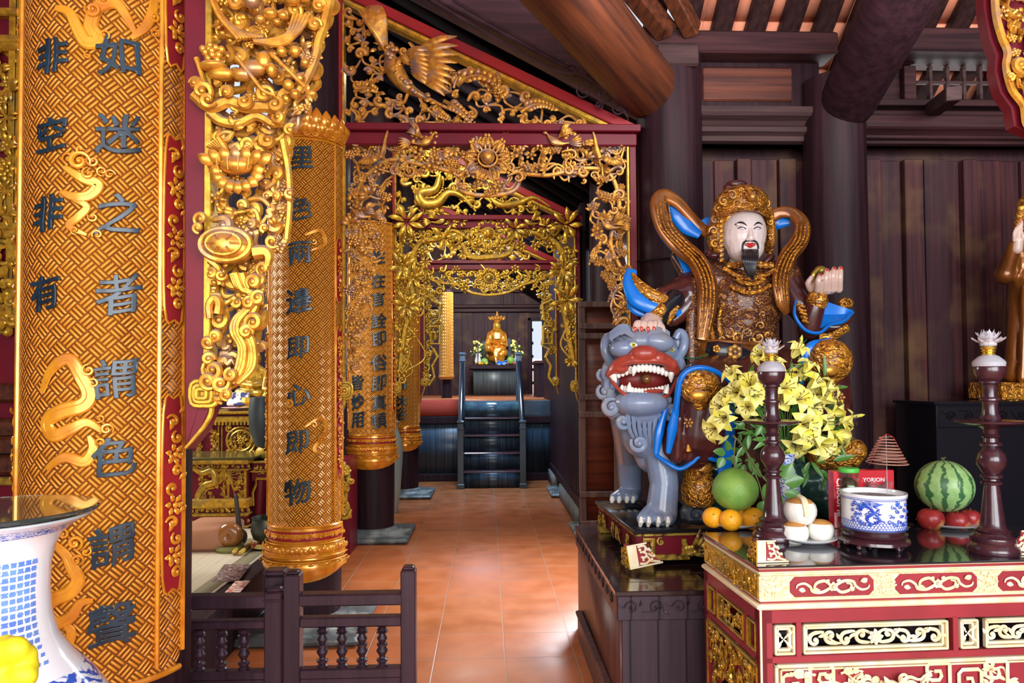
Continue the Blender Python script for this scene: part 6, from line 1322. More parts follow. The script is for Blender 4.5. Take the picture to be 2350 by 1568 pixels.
m.cap(LP(1430, 960, .2), W(1445, 1050, 4.25), 32*kp, 30*kp*1.12, 16); m.cap(W(1445, 1050, 4.25), W(1448, 1132, 4.33), 30*kp*1.12, 27*kp*1.12, 16)
# hind body behind the robe
m.cap(LP(1520, 1000, .25), LP(1600, 1120, .45), 60*kp, 60*kp, 16)
# paws with toes
for i, (dx, dz) in enumerate(((-34, 2), (-16, 5), (6, 6), (28, 2))): m.cap(LP(1514+dx*.7, 1172, -.03), LP(1506+dx, 1190+dz*.4, -.115+.01*abs(i-1.5)), 14*kp, 12*kp, 10)
for i, dx in enumerate((-26, -10, 8, 22)): m.cap(W(1448+dx*.6, 1126, 4.30), W(1434+dx, 1142, 4.20), 12*kp*1.1, 10*kp*1.1, 10)
LB = caster(blob(m, 'lion_body', MT['lion'], t, voxel=.0065, it=3))
m = M()
def lscroll(x, y, r, a, h, turns, d, w=None):
    c = LP(x, y, d); scroll(m, (c.x, c.z), r*kp, a, c.y, (w or r*.34)*kp, h, turns, seg=8)
# ears, curls of mane and beard
for (x, y, d, f) in ((1398, 800, .06, -1), (1560, 790, .08, 1)):
    m.tube(cr([LP(x-4*f, y+32, d), LP(x+8*f, y+10, d-.02), LP(x+10*f, y-15, d-.01), LP(x, y-28, d), LP(x-10*f, y-12, d)], 5), np.r_[np.linspace(12, 9, 21)]*kp, 10)
    m.ball(LP(x, y, d+.02), (17*kp, 10*kp, 30*kp), 12, 8)
for a in ((1402, 935, 20, 1, 1, 1.5, -.05), (1383, 860, 15, 0, -1, 1.4, .05), (1386, 900, 17, 2, 1, 1.4, .02), (1430, 968, 17, 0, -1, 1.3, -.04), (1466, 1018, 19, 2.6, 1, 1.5, -.05), (1540, 945, 20, 0, -1, 1.5, -.04), (1530, 915, 15, 1, 1, 1.3, -.05), (1592, 1195, 0, 0, 1, 1, 0)):
    if a[2]: lscroll(*a[:6], a[6])
for i in range(7): m.tube(cr([LP(1440+i*13, 950, -.05), LP(1446+i*11, 990, -.045), LP(1470+i*6, 1030+i*2, .0)], 5), np.linspace(6, 3, 11)*kp, 6)
for i in range(4): m.tube(cr([LP(1395+4*i, 840+26*i, .0), LP(1387+5*i, 862+26*i, .01), LP(1400+5*i, 880+24*i, .0)], 5), np.linspace(11, 5, 11)*kp, 8)
for f, x in ((1, 1505), (-1, 1430)):
    for i in range(4): m.tube(cr([LP(x-25*f, 775-4*i, -.09+.02*i), LP(x, 762-5*i, -.09+.025*i), LP(x+30*f, 778-4*i, -.07+.02*i)], 5), 5*kp, 6)
m.build('mane_curl', MT['lion'], t); 
m = M()  # swirl foot beside the paw
m.ball(W(1597, 1180, 3.86), (38*kp, 30*kp, 34*kp), 16, 12); c = W(1597, 1182, 3.80); scroll(m, (c.x, c.z), 26*kp, 0, c.y, 7*kp, 1, 1.8); m.build('cloud_swirl', mat('slate_grey_paint', (.06, .07, .09), rough=.4, coat=.2), t)
# mouth
m = M(); m.ball(LP(1476, 870, .10), (72*kp, 40*kp, 36*kp), 20, 14); m.build('mouth_hollow', mat('deep_mouth_red', (.22, .02, .015), rough=.4), t)
up = [(1399, 866, -.035), (1412, 846, -.07), (1438, 832, -.105), (1470, 828, -.125), (1505, 828, -.125), (1534, 836, -.10), (1552, 858, -.06)]
m = M()
for k, (o, r) in enumerate(((0, 8), (-10, 11), (-18, 10))): m.tube(cr([LP(x, y+o*(1-abs(x-1478)/130), d+.012*k) for x, y, d in up], 6), r*kp, 10)
m.ball(LP(1478, 812, -.112), (34*kp, 22*kp, 20*kp), 16, 10); m.ball(LP(1425, 845, -.065), (22*kp, 16*kp, 14*kp), 12, 8); m.ball(LP(1538, 838, -.075), (18*kp, 16*kp, 16*kp), 12, 8); m.ball(LP(1456, 822, -.10), (22*kp, 18*kp, 13*kp), 12, 8); m.ball(LP(1508, 822, -.10), (24*kp, 18*kp, 13*kp), 12, 8)
lo_ = [(1402, 872, -.03), (1418, 892, -.06), (1440, 908, -.085), (1485, 914, -.10), (1528, 910, -.085), (1544, 890, -.06), (1553, 866, -.04)]
m.tube(cr([LP(x, y, d) for x, y, d in lo_], 6), 4.5*kp, 10); blob(m, 'red_lips', MT['lred'], t, voxel=.004, it=3)
m = M(); m.ball(LP(1482, 898, -.02), (46*kp, 40*kp, 10*kp), 16, 8); m.build('tongue', MT['lred'], t)
m = M()
for i in range(14):
    u_ = i/13; x = 1420+118*u_; y = 858-14*math.sin(u_*math.pi); d = -.045-.065*math.sin(u_*math.pi); m.ball(LP(x, y+1, d), (6*kp, 5*kp, 9.5*kp), 10, 7)
    x = 1428+100*u_; y = 893+8*math.sin(u_*math.pi); d = -.04-.055*math.sin(u_*math.pi); m.ball(LP(x, y-1, d), (5.6*kp, 5*kp, 9*kp), 10, 7)
for (x, y, d, dx, dz, r) in ((1406, 862, -.05, 8, 16, 9), (1455, 846, -.11, -2, 17, 7.5), (1540, 856, -.07, 0, 22, 8), (1443, 898, -.075, 2, -20, 7.5), (1528, 902, -.08, 6, -20, 7)): m.tube(ar([LP(x, y, d), LP(x+dx*.5, y+dz*.5, d-.006), LP(x+dx, y+dz, d)]), [r*kp, r*.75*kp, r*.2*kp], 10)
m.build('teeth_row', MT['tooth'], t)
m = M(); m.ball(LP(1483, 870, -.035), 12*kp, 16, 12); m.build('brown_ball', mat('amber_brown_ball', (.16, .06, .015), rough=.2, coat=.5), t)
for x, y, s_2 in ((1453, 792, 11), (1541, 803, 8)):
    m = M(); P = LB(x, y, 0); m.ball(P, (s_2*kp, 5*kp, s_2*.6*kp), 14, 10); e_ = m.build('eye', MT['tooth'], t); m = M(); m.ball(P+Vector((0, -4*kp, 0)), (4.8*kp, 2.8*kp, 4.8*kp), 12, 8); m.build('iris', mat('yellow_iris', (.6, .5, .03), rough=.2), e_)
    m = M(); m.ball(P+Vector((0, -6.2*kp, 0)), (2.2*kp, 1.6*kp, 2.2*kp), 10, 6); m.build('pupil', MT['black'], e_)
    m = M(); m.tube(cr([P+Vector((s_2*kp*a, -3*kp, s_2*kp*b)) for a, b in ((-1.2, -.1), (-.5, .6), (.3, .7), (1.2, 0))], 4), 2.6*kp, 7); m.build('eyelid', MT['lion'], e_)
m = M()
for i, dx in enumerate((-34, -16, 6, 28)): a = LP(1505+dx, 1186, -.135+.01*abs(i-1.5)); b = LP(1503+dx, 1207, -.125+.01*abs(i-1.5)); m.tube(ar([a, (a+b)/2+Vector((0, -.008, 0)), b]), [4*kp, 8*kp, 5*kp], 8, flat=.8)
m.build('white_claws', MT['tooth'], t); m = M()
for i, dx in enumerate((-26, -10, 8, 22)): a = W(1432+dx, 1139, 4.185); b = W(1430+dx, 1154, 4.19); m.tube(ar([a, (a+b)/2, b]), [4*kp, 7*kp, 4*kp], 8)
m.build('white_claws', MT['tooth'], t)
# ---------------------------------------------------------------- seated bearded official
YS = 4.0; ks = YS/FPX
def SP(x, y, d=0): return W(x, y, YS+d)
MT['skin'] = mat('pale_painted_skin', (.80, .69, .65), rough=.25, coat=.35, sss=.05); MT['hand'] = mat('pale_painted_hand', (.66, .48, .40), rough=.3, coat=.35)
MT['blue'] = mat('bright_blue_lining', (.0, .19, .72), (.0, .15, .62), rough=.3, coat=.35, sc=8); MT['robe'] = mat('glossy_red_brown_lacquer', (.085, .018, .014), (.055, .014, .014), rough=.25, coat=.5, sc=9)
MT['inkb'] = mat('black_beard_paint', (.012, .014, .020), rough=.35, coat=.3)
def relief_mat(name, c, c2, s, dist=.006, lo=.12, hi=.5, metal=.55):
    m, t_, b = nt(name); tc = node(t_, 'ShaderNodeTexCoord').outputs['Object']; nz = node(t_, 'ShaderNodeTexNoise', {0: tc, 'Scale': s*.5, 'Detail': 3}).outputs[1]
    wv = node(t_, 'ShaderNodeMix', {0: .08}, data_type='RGBA'); t_.links.new(tc, wv.inputs[6]); t_.links.new(nz, wv.inputs[7])
    w = node(t_, 'ShaderNodeTexWave', {0: wv.outputs[2], 'Scale': s*.5, 'Distortion': 9.0, 'Detail': 2.0, 'Detail Scale': 1.2}, wave_type='RINGS').outputs['Fac']
    v_ = node(t_, 'ShaderNodeTexVoronoi', {0: wv.outputs[2], 'Scale': s}, feature='SMOOTH_F1').outputs[0]
    h = math_(t_, 'ADD', math_(t_, 'MULTIPLY', w, .6), math_(t_, 'SUBTRACT', .7, v_)); c_ = mixc(t_, ramp(t_, h, lo, lo+hi), c4(c2), c4(c)); t_.links.new(c_, b.inputs['Base Color'])
    b.inputs['Metallic'].default_value = metal; b.inputs['Roughness'].default_value = .32; b.inputs['Coat Weight'].default_value = .3
    bn = node(t_, 'ShaderNodeBump', {'Strength': 1.0, 'Distance': dist, 'Height': h}).outputs[0]; t_.links.new(bn, b.inputs['Normal']); return m
MT['rel'] = relief_mat('gilded_relief_work', (.78, .33, .035), (.16, .05, .015), 34, .008); MT['armor'] = relief_mat('rubbed_scale_armour', (.50, .20, .035), (.095, .028, .018), 44, .006, lo=.45, hi=.7, metal=.4)
MT['gbrown'] = mat('brown_gold_lacquer', (.42, .14, .018), (.10, .03, .012), rough=.24, metal=.45, coat=.5, sc=(10, 10, 3), lo=.3, hi=.75)
t = st_ = thing('bearded_official_statue', tuple(SP(1740, 1190)), 'seated statue with white face, black beard, gold crown and blue-lined sleeves', 'statue')
# torso with shoulders and arms, one body
m = M(); cap_ = lambda a, b, ra, rb, fl=1: m.cap(SP(*a), SP(*b), ra*ks, rb*ks, 18)
m.ball(SP(1705, 690, .02), (98*ks, 62*ks, 95*ks), 24, 16); m.ball(SP(1695, 770, .02), (92*ks, 62*ks, 70*ks), 24, 16); m.ball(SP(1690, 850, .0), (108*ks, 72*ks, 52*ks), 24, 16)
cap_((1628, 640, .03), (1795, 640, .03), 44, 44); cap_((1705, 610, .0), (1705, 590, -.02), 34, 32)
m.ball(SP(1715, 740, -.07), (50*ks, 30*ks, 40*ks), 16, 10)
body = blob(m, 'torso', MT['armor'], t, voxel=.008, it=5)
g = M()
def sroll(x, y, r, a, h=1, d=-.16, w=.2, turns=1.3, mm=None): c = SP(x, y, d); scroll(mm or g, (c.x, c.z), r*ks, a, c.y, r*ks*w, h, turns, seg=6)
for x, y, r, h in ((1690, 775, 14, 1), (1715, 765, 12, -1), (1740, 775, 14, 1), (1762, 768, 10, -1), (1672, 765, 12, -1), (1725, 783, 9, 1), (1700, 745, 10, 1), (1745, 748, 10, -1), (1655, 780, 10, 1), (1770, 785, 9, 1), (1685, 720, 8, 1), (1750, 722, 8, -1)): sroll(x, y, r, x*.2, h, -.17)
for P in (((1675, 655), (1700, 668), (1722, 672), (1745, 668), (1768, 655)), ((1690, 640), (1705, 648), (1722, 652), (1740, 648), (1755, 640)), ((1660, 615), (1690, 632), (1720, 640), (1755, 632), (1785, 615))): g.tube(cr([SP(x, y, -.135-.02*(1-abs(x-1720)/60)) for x, y in P], 5), 5*ks, 8)
for i in range(7): q = SP(1684+12*i, 662+3*math.sin(i), -.155); g.ball(q, 4.5*ks, 8, 6)
for a in range(-4, 5): q = SP(1722+a*12, 605+abs(a)*1.2, -.10); g.ball(q, (8*ks, 5*ks, 8*ks), 8, 6)
for x in (1640, 1660): g.tube(cr([SP(x-2, 700, -.13), SP(x-10, 740, -.14), SP(x, 790, -.14)], 5), 5*ks, 8)
g.build('armour_relief', MT['rel'], t)
# skirt over the lap and hanging robe folds
m = M(); cap_((1690, 860, -.05), (1612, 885, -.32), 62, 56); cap_((1770, 860, -.05), (1890, 850, -.30), 62, 52)
cap_((1612, 885, -.32), (1600, 1000, -.30), 55, 58); cap_((1600, 1000, -.30), (1590, 1045, -.28), 52, 34); cap_((1890, 850, -.30), (1900, 960, -.26), 50, 52); cap_((1740, 880, -.15), (1740, 1090, -.08), 80, 90); cap_((1560, 950, -.22), (1536, 1035, -.24), 40, 30); cap_((1820, 900, -.1), (1860, 1050, -.1), 60, 60)
for x in (1560, 1590, 1620): m.cap(SP(x, 960, -.40), SP(x-6, 1050, -.36), 7*ks, 14*ks, 8)
blob(m, 'robe_skirt', MT['robe'], t, voxel=.009, it=4)
# knee guards
for cx, cy, rx, rz, d in ((1604, 886, 44, 38, -.42), (1906, 828, 46, 46, -.40)):
    m = M(); c = SP(cx, cy, d); m.ball(c, (rx*ks, 34*ks, rz*ks), 24, 16); m.ball(SP(cx+2, cy+24, d-.05), (24*ks, 16*ks, 16*ks), 14, 10); m.ball(SP(cx+2, cy+42, d-.02), (16*ks, 12*ks, 14*ks), 12, 8); m.build('knee_guard', MT['rel'], t)
    m = M()
    for k in range(5):
        for j in range(-2, 3): q = SP(cx+j*14+(7 if k % 2 else 0), cy-26+k*9, d-.075+.012*abs(j)+.01*abs(k-2)); m.ball(q, (7*ks, 4*ks, 5*ks), 8, 5)
    m.ball(SP(cx, cy+22, d-.095), (17*ks, 6*ks, 11*ks), 12, 8); m.build('beast_mask', MT['gold'], t)
    for dx in (-24, 4, 22):
        m = M(); 
        for k in range(10): m.ball(SP(cx+dx+2*math.sin(k), cy+50+k*8.5, d+.02), 3.6*ks, 7, 5)
        flower(m, (SP(cx+dx, cy+85, d).x, SP(cx+dx, cy+85, d).z), 10*ks, SP(cx, cy, d).y, 6); m.tube(ar([SP(cx+dx, cy+132, d+.02), SP(cx+dx, cy+150, d+.02)]), [3*ks, 6*ks], 7); m.build('tassel', MT['golddusty'], t)
def rib(name, P, r, mt, flat=.35, N=None, end=None):
    if name == 'scarf': flat, r = .28, [q*1.12 for q in r]
    Q = cr([SP(*p) for p in P], 7); k = len(Q); rr = r if not np.isscalar(r) else [r]*len(P); R2 = np.interp(np.linspace(0, 1, k), np.linspace(0, 1, len(rr)), rr)*ks; m = M(); m.tube(Q, R2, 12, N=N, flat=flat); return m.build(name, mt, t)
B_ = MT['blue']
# blue edges of the robe
rib('blue_hem', ((1540, 1010, -.36), (1552, 930, -.42), (1562, 870, -.45), (1590, 846, -.46), (1630, 848, -.45), (1668, 872, -.40), (1690, 910, -.32)), (5, 8, 8, 7, 7, 7, 5), B_, .8)
rib('blue_hem', ((1505, 1045, -.32), (1530, 1062, -.36), (1560, 1076, -.38), (1588, 1062, -.38), (1608, 1046, -.38), (1640, 1056, -.36), (1660, 1050, -.3)), 6, B_, .8)
rib('blue_lining', ((1530, 935, -.32), (1514, 990, -.33), (1506, 1042, -.33)), (5, 10, 6), B_, .5, N=FN); rib('blue_lining', ((1553, 930, -.42), (1543, 985, -.40), (1534, 1040, -.38)), (6, 11, 5), B_, .5, N=FN)
rib('blue_lining', ((1672, 920, -.34), (1668, 1000, -.32), (1662, 1115, -.28)), (12, 18, 14), B_, .4, N=FN)
rib('blue_lining', ((1890, 786, -.36), (1862, 800, -.38), (1850, 840, -.36), (1840, 890, -.3)), (8, 14, 16, 8), B_, .5, N=FN); rib('blue_hem', ((1860, 790, -.36), (1900, 778, -.38), (1925, 790, -.38)), 5, B_); rib('blue_lining', ((1935, 900, -.3), (1945, 960, -.28), (1935, 1010, -.25)), (8, 16, 8), B_, .4, N=FN)
rib('green_hem', ((1570, 822, -.2), (1600, 822, -.24), (1625, 812, -.24)), 4, mat('green_trim', (.01, .16, .10), rough=.35, coat=.3)); rib('green_hem', ((1800, 830, -.2), (1830, 805, -.22), (1850, 780, -.2)), 4, bpy.data.materials['green_trim'])
# belt
m = M(); n = 30; Pb_ = []
for k, u_ in enumerate(np.linspace(-1, 1, n)): x = 1692+112*math.sin(u_*1.45); d = .03-.235*math.cos(u_*1.45); Pb_.append((x, 806+12*u_, d))
for o, r in ((-19, 5), (19, 5)): m.tube(ar([SP(x, y+o, d) for x, y, d in Pb_]), r*ks, 8)
m.build('belt_edge', MT['gbrown'], t)
m = M(); m.grid(np.stack([ar([SP(x, y+19, d+.01) for x, y, d in Pb_]), ar([SP(x, y, d-.004) for x, y, d in Pb_]), ar([SP(x, y-19, d+.01) for x, y, d in Pb_])])); m.build('belt_band', MT['gbrown'], t)
m = M(); m.tube(cr([SP(1622, 797, -.165), SP(1650, 802, -.205), (SP(1685, 808, -.225)), SP(1722, 816, -.22)], 5), np.r_[np.linspace(12, 18, 5), np.full(6, 18), np.linspace(18, 9, 5)]*ks, 14, N=FN, flat=.3); m.build('belt_plaque', MT['black'], t)
m = M(); c = SP(1686, 808, -.24); flower(m, (c.x, c.z), 15*ks, c.y, 6, .5, w=.75); m.build('belt_flower', MT['gold'], t); m = M(); c = SP(1644, 801, -.215); flower(m, (c.x, c.z), 8*ks, c.y, 5, 0, w=.8); m.build('belt_flower', MT['gold'], t)
# cuffs of the coat between torso and belt, apron folds
rib('sash_panel', ((1598, 640, -.13), (1590, 720, -.15), (1588, 800, -.15), (1592, 850, -.16)), (10, 14, 15, 12), MT['armor'], .5, N=FN)
# scarf flying behind the head and hanging down the chest
rib('scarf', ((1650, 535, .06), (1618, 530, .04), (1585, 497, .02), (1552, 462, 0), (1522, 450, -.01), (1510, 470, -.02), (1525, 520, -.03), (1562, 565, -.05), (1600, 600, -.10), (1622, 650, -.16), (1622, 710, -.18), (1612, 780, -.18)), (14, 12, 11, 13, 15, 17, 19, 20, 20, 21, 20, 12), MT['gbrown'], .45, N=FN)
rib('scarf_lining', ((1543, 470, .03), (1556, 492, .03), (1578, 520, .03), (1606, 540, .03)), (10, 20, 20, 9), B_, .35, N=FN); rib('scarf_lining', ((1500, 470, .015), (1512, 520, .005), (1545, 562, -.02), (1590, 600, -.07)), (6, 10, 14, 8), B_, .4, N=FN); rib('scarf_lining', ((1600, 520, .05), (1625, 512, .05), (1650, 515, .06)), (8, 14, 14), B_, .4, N=FN)
rib('scarf_lining', ((1550, 572, .01), (1575, 610, -.03), (1592, 650, -.08), (1600, 690, -.11)), (5, 12, 10, 4), B_, .4, N=FN)
for o in (-14, -5, 5, 14): rib('scarf_fold', ((1520+o, 455+abs(o), -.055), (1530+o, 520, -.07), (1566+o, 562, -.09), (1604+o, 600, -.14), (1624+o*.9, 650, -.205), (1624+o*.9, 710, -.225), (1613+o*.7, 775, -.215)), (1.5, 3, 3, 3.4, 3.4, 3, 1.5), MT['rel'], .8)
rib('scarf', ((1762, 505, .05), (1790, 488, .03), (1820, 490, .01), (1842, 515, -.02), (1836, 552, -.05), (1808, 590, -.09), (1792, 640, -.14), (1796, 690, -.15), (1806, 720, -.13)), (12, 12, 13, 16, 18, 18, 18, 15, 7), MT['gbrown'], .45, N=FN)
rib('scarf_lining', ((1762, 512, .08), (1785, 508, .07), (1812, 508, .05)), (10, 20, 10), B_, .35, N=FN)
for o in (-12, -3, 6, 14): rib('scarf_fold', ((1842+o, 515, -.06), (1836+o, 552, -.09), (1808+o, 590, -.13), (1792+o, 640, -.18), (1797+o*.7, 695, -.19)), (1.5, 3, 3.4, 3, 1.5), MT['rel'], .8)
# his right sleeve (left in the view), cuff and the palm on the lion
m = M(); cap_((1615, 640, .03), (1572, 675, -.05), 38, 44); cap_((1572, 675, -.05), (1520, 680, -.14), 42, 22); cap_((1575, 700, -.08), (1545, 735, -.12), 34, 16); cap_((1560, 590, .08), (1590, 630, .03), 22, 30); blob(m, 'sleeve', MT['robe'], t, voxel=.008, it=4)
m = M(); m.tube(cr([SP(1450, 628, -.14), SP(1470, 655, -.19), SP(1500, 680, -.21), SP(1535, 692, -.20), SP(1560, 700, -.18)], 6), np.r_[np.linspace(5, 15, 12), np.linspace(15, 9, 13)]*ks, 10, N=FN, flat=.5); m.build('embroidered_band', MT['rel'], t)
rib('sleeve_lining', ((1450, 620, -.12), (1446, 650, -.15), (1462, 685, -.19), (1500, 706, -.21), (1540, 704, -.20), (1560, 722, -.18)), (12, 17, 19, 14, 7, 8), B_, .45, N=FN); rib('sleeve_lining', ((1440, 655, -.10), (1455, 705, -.14), (1490, 728, -.17)), (6, 13, 5), B_, .4, N=FN)
m = M(); m.cap(SP(1545, 690, -.16), SP(1502, 735, -.19), 26*ks, 21*ks, 14); m.build('black_cuff', MT['black'], t)
m = M(); m.cap(SP(1515, 715, -.185), SP(1492, 742, -.20), 22*ks, 20*ks, 14)
for i in range(6): m.cap(SP(1540+3*i, 720-3*i, -.22), SP(1533+2*i, 742-3*i, -.21), 4.5*ks, 3.5*ks, 8)
m.build('bracer', MT['rel'], t)
def hand(name, palm, fingers, thumb, mt, rp, rf, nails=True):
    m = M()
    for a, b, ra, rb in palm: m.cap(a, b, ra*ks, rb*ks, 14)
    for F_ in fingers+[thumb]:
        Q = cr(F_, 4); m.tube(Q, np.linspace(rf*1.05, rf*.72, len(Q))*ks, 10); m.ball(Q[-1], rf*.74*ks, 10, 7); m.ball(Q[0], rf*1.05*ks, 10, 7)
    o = blob(m, name, mt, t, voxel=.0035, it=2)
    m = M()
    for F_ in fingers: e = Vector(F_[-1]); p = Vector(F_[-2]); d = (e-p).normalized(); m.ball(e+Vector((0, -rf*.55*ks, 0))-d*.2*rf*ks, (rf*.52*ks, rf*.28*ks, rf*.8*ks), 10, 6)
    m.build('red_nail', mat('red_nail_paint', (.5, .04, .025), rough=.25, coat=.4), o); return o
hand('hand', [(SP(1490, 738, -.22), SP(1486, 747, -.27), 20, 18), (SP(1502, 738, -.22), SP(1506, 748, -.27), 17, 15)],
     [[SP(x0_, 744, -.27), SP(x1, 742, -.315), SP(x2, 757, -.335)] for x0_, x1, x2 in ((1474, 1462, 1456), (1482, 1476, 1471), (1492, 1491, 1486), (1503, 1503, 1500))], [SP(1512, 744, -.25), SP(1520, 752, -.28), SP(1522, 764, -.30)], MT['hand'], 18, 7.5)
# his left sleeve with raised palm
m = M(); cap_((1795, 640, .03), (1835, 700, -.04), 40, 34); cap_((1835, 700, -.04), (1862, 745, -.08), 32, 26); cap_((1862, 748, -.05), (1925, 752, -.10), 24, 13); cap_((1925, 752, -.10), (1948, 735, -.08), 12, 8); blob(m, 'sleeve', MT['robe'], t, voxel=.008, it=4)
rib('sleeve_lining', ((1826, 690, -.17), (1824, 725, -.19), (1848, 758, -.20), (1880, 764, -.21), (1905, 746, -.20), (1935, 738, -.18), (1957, 718, -.14)), (3, 5, 5.5, 5.5, 5, 6, 4), B_, .7)
m = M(); A_ = [(1888, 690, -.10), (1915, 700, -.10), (1958, 712, -.12)]; Bq = [(1878, 755, -.17), (1905, 748, -.18), (1950, 732, -.15)]
m.grid(np.stack([cr([SP(*p) for p in A_], 5), cr([SP((a[0]+b[0])/2, (a[1]+b[1])/2, (a[2]+b[2])/2+.03) for a, b in zip(A_, Bq)], 5), cr([SP(*p) for p in Bq], 5)]), thick=.008); m.build('sleeve_lining', B_, t)
m = M(); m.ball(SP(1940, 697, -.05), (18*ks, 16*ks, 14*ks), 12, 8); sroll(1940, 697, 14, 0, 1, -.10, mm=m); m.build('sleeve_curl', MT['rel'], t); m = M(); m.tube(cr([SP(1880, 775, -.15), SP(1910, 772, -.17), SP(1945, 752, -.14)], 4), 9*ks, 8, N=FN, flat=.5); m.build('embroidered_band', MT['rel'], t)
m = M(); m.cap(SP(1856, 755, -.13), SP(1874, 690, -.17), 25*ks, 21*ks, 16); m.build('forearm', MT['robe'], t)
m = M(); m.cap(SP(1875, 692, -.17), SP(1877, 678, -.17), 24*ks, 21*ks, 14); [m.cap(SP(1832+3*i, 700+9*i, -.19), SP(1846+2*i, 704+9*i, -.20), 4.5*ks, 3*ks, 8) for i in range(5)]; m.build('bracer', MT['rel'], t)
m = M(); m.ball(SP(1883, 622, -.13), (15*ks, 12*ks, 12*ks), 16, 10); m.tube(cr([SP(1868, 650, -.15), SP(1866, 632, -.16), SP(1878, 618, -.16)], 4), 6*ks, 8); m.build('gold_ingot', mat('dull_gold_paint', (.42, .28, .05), rough=.3, metal=.6), t)
hand('hand', [(SP(1872, 662, -.17), SP(1905, 660, -.19), 17, 16), (SP(1880, 668, -.19), SP(1912, 660, -.21), 13, 12)],
     [[SP(x0_, 664, -.22), SP(x1, y1, -.26), SP(x2, y2, -.25)] for x0_, x1, y1, x2, y2 in ((1876, 1878, 645, 1881, 634), (1893, 1895, 640, 1898, 622), (1910, 1911, 636, 1914, 618), (1925, 1927, 638, 1929, 617))], [SP(1860, 662, -.17), SP(1855, 650, -.19), SP(1862, 638, -.20)], MT['hand'], 18, 8.2)
# head
HC, HR = (1707, 540), (50, 50, 66); HD = -.06
def HP(x, y, o=0):
    q = 1-((x-HC[0])/HR[0])**2-((y-HC[1])/HR[2])**2; return SP(x, y, HD-HR[1]*ks*math.sqrt(max(q, .02))-o*ks)
m = M(); m.ball(SP(1707, 536, HD), (50*ks, 50*ks, 60*ks), 28, 20); m.ball(SP(1710, 568, HD-.022), (42*ks, 42*ks, 38*ks), 20, 14); m.ball(SP(1707, 545, HD-.01), (49*ks, 47*ks, 50*ks), 20, 14); m.cap(SP(1707, 580, HD+.02), SP(1705, 618, HD+.05), 32*ks, 34*ks, 16); m.ball(HP(1722, 592, -14), (14*ks, 14*ks, 10*ks), 12, 8)
m.tube(ar([HP(1721, 520, -3), HP(1722, 535, 3), HP(1723, 547, 8)]), np.array([5, 5.5, 7])*ks, 10); m.ball(HP(1723, 548, 7), (7.5*ks, 7*ks, 5.5*ks), 12, 8); m.ball(HP(1716, 550, 3), (4.5*ks, 5*ks, 4*ks), 10, 6); m.ball(HP(1729, 550, 3), (4.5*ks, 5*ks, 4*ks), 10, 6)
m.ball(HP(1722, 563, -3), (15*ks, 9*ks, 7*ks), 12, 8); m.tube(ar([HP(1690, 516, -3), HP(1703, 513, -2), HP(1714, 517, -3)]), 5*ks, 8); m.tube(ar([HP(1731, 517, -3), HP(1740, 513, -2), HP(1747, 516, -3)]), 5*ks, 8); 0
head = blob(m, 'head', MT['skin'], t, voxel=.0035, it=3); HF = caster(head)
HP = lambda x, y, o=0: HF(x, y, max(.6, o*.35)*ks)
m = M(); m.tube(cr([HP(1686, 516, 3), HP(1696, 511, 4.5), HP(1706, 512, 4.5), (HP(1714, 518, 3))], 4), np.r_[np.linspace(.7, 2.3, 7), np.linspace(2.2, .6, 6)]*ks, 6); m.tube(cr([HP(1730, 518, 3), HP(1737, 512, 4.5), HP(1744, 512, 4.5), HP(1750, 516, 4)], 4), np.r_[np.linspace(.6, 2.3, 6), np.linspace(2.2, .7, 7)]*ks, 6)
m.tube(cr([HP(1693, 524.5, 2), HP(1702, 521, 3.2), HP(1712, 525.5, 2)], 4), 1.2*ks, 6); m.tube(cr([HP(1730, 525.5, 2), HP(1738, 521, 3.2), HP(1746, 524, 3)], 4), 1.2*ks, 6); m.build('brow_line', MT['inkb'], head)
for a, b, c_ in (((1696, 525.5), (1703, 525.2), (1710, 526.2)), ((1731, 526.2), (1738, 525.2), (1745, 525.2))):
    m = M(); m.tube(cr([HP(*a, 1), HP(*b, 1.4), HP(*c_, 1)], 4), np.r_[np.linspace(.6, 3.3, 5), np.linspace(3.1, .6, 4)]*ks, 8); e_ = m.build('eye', mat('eye_white_paint', (.75, .74, .78), rough=.2), head)
    m = M(); m.ball(HP(*b, 2.8), (3.0*ks, 1.6*ks, 2.5*ks), 10, 7); m.build('iris', mat('blue_grey_iris', (.05, .07, .16), rough=.15), e_)
m = M(); m.tube(cr([HP(1709, 561, 4), HP(1716, 559, 7), (HP(1722, 560.5, 7.5)), HP(1728, 559, 7), HP(1734, 561, 4)], 4), np.r_[np.linspace(.8, 3.0, 9), np.linspace(2.8, .8, 8)]*ks, 8); m.tube(cr([HP(1710, 562.5, 4), HP(1722, 565.5, 7), HP(1733, 562.5, 4)], 5), np.r_[np.linspace(.8, 3.6, 6), np.linspace(3.2, .8, 5)]*ks, 8); m.build('lips', mat('red_lip_paint', (.55, .03, .03), rough=.2, coat=.5), head)
m = M()
for f in (1, -1): m.tube(cr([HP(1722+2*f, 553.5, 7), HP(1722+10*f, 553.5, 6), HP(1722+16*f, 560, 4), HP(1722+18*f, 571, 2)], 5), np.r_[np.linspace(1, 2.6, 8), np.linspace(2.6, 2.4, 8)]*ks, 6)
a0 = HP(1720, 577, 2); pts = [a0, HP(1720, 590, 5), SP(1721, 608, -.235), SP(1723, 625, -.235), SP(1727, 641, -.23)]; Q = cr(pts, 5); rr_ = np.interp(np.linspace(0, 1, len(Q)), [0, .15, .5, .8, 1], [16, 20, 17, 10, 2]); m.tube(Q, rr_*ks, 14, N=FN, flat=.45)
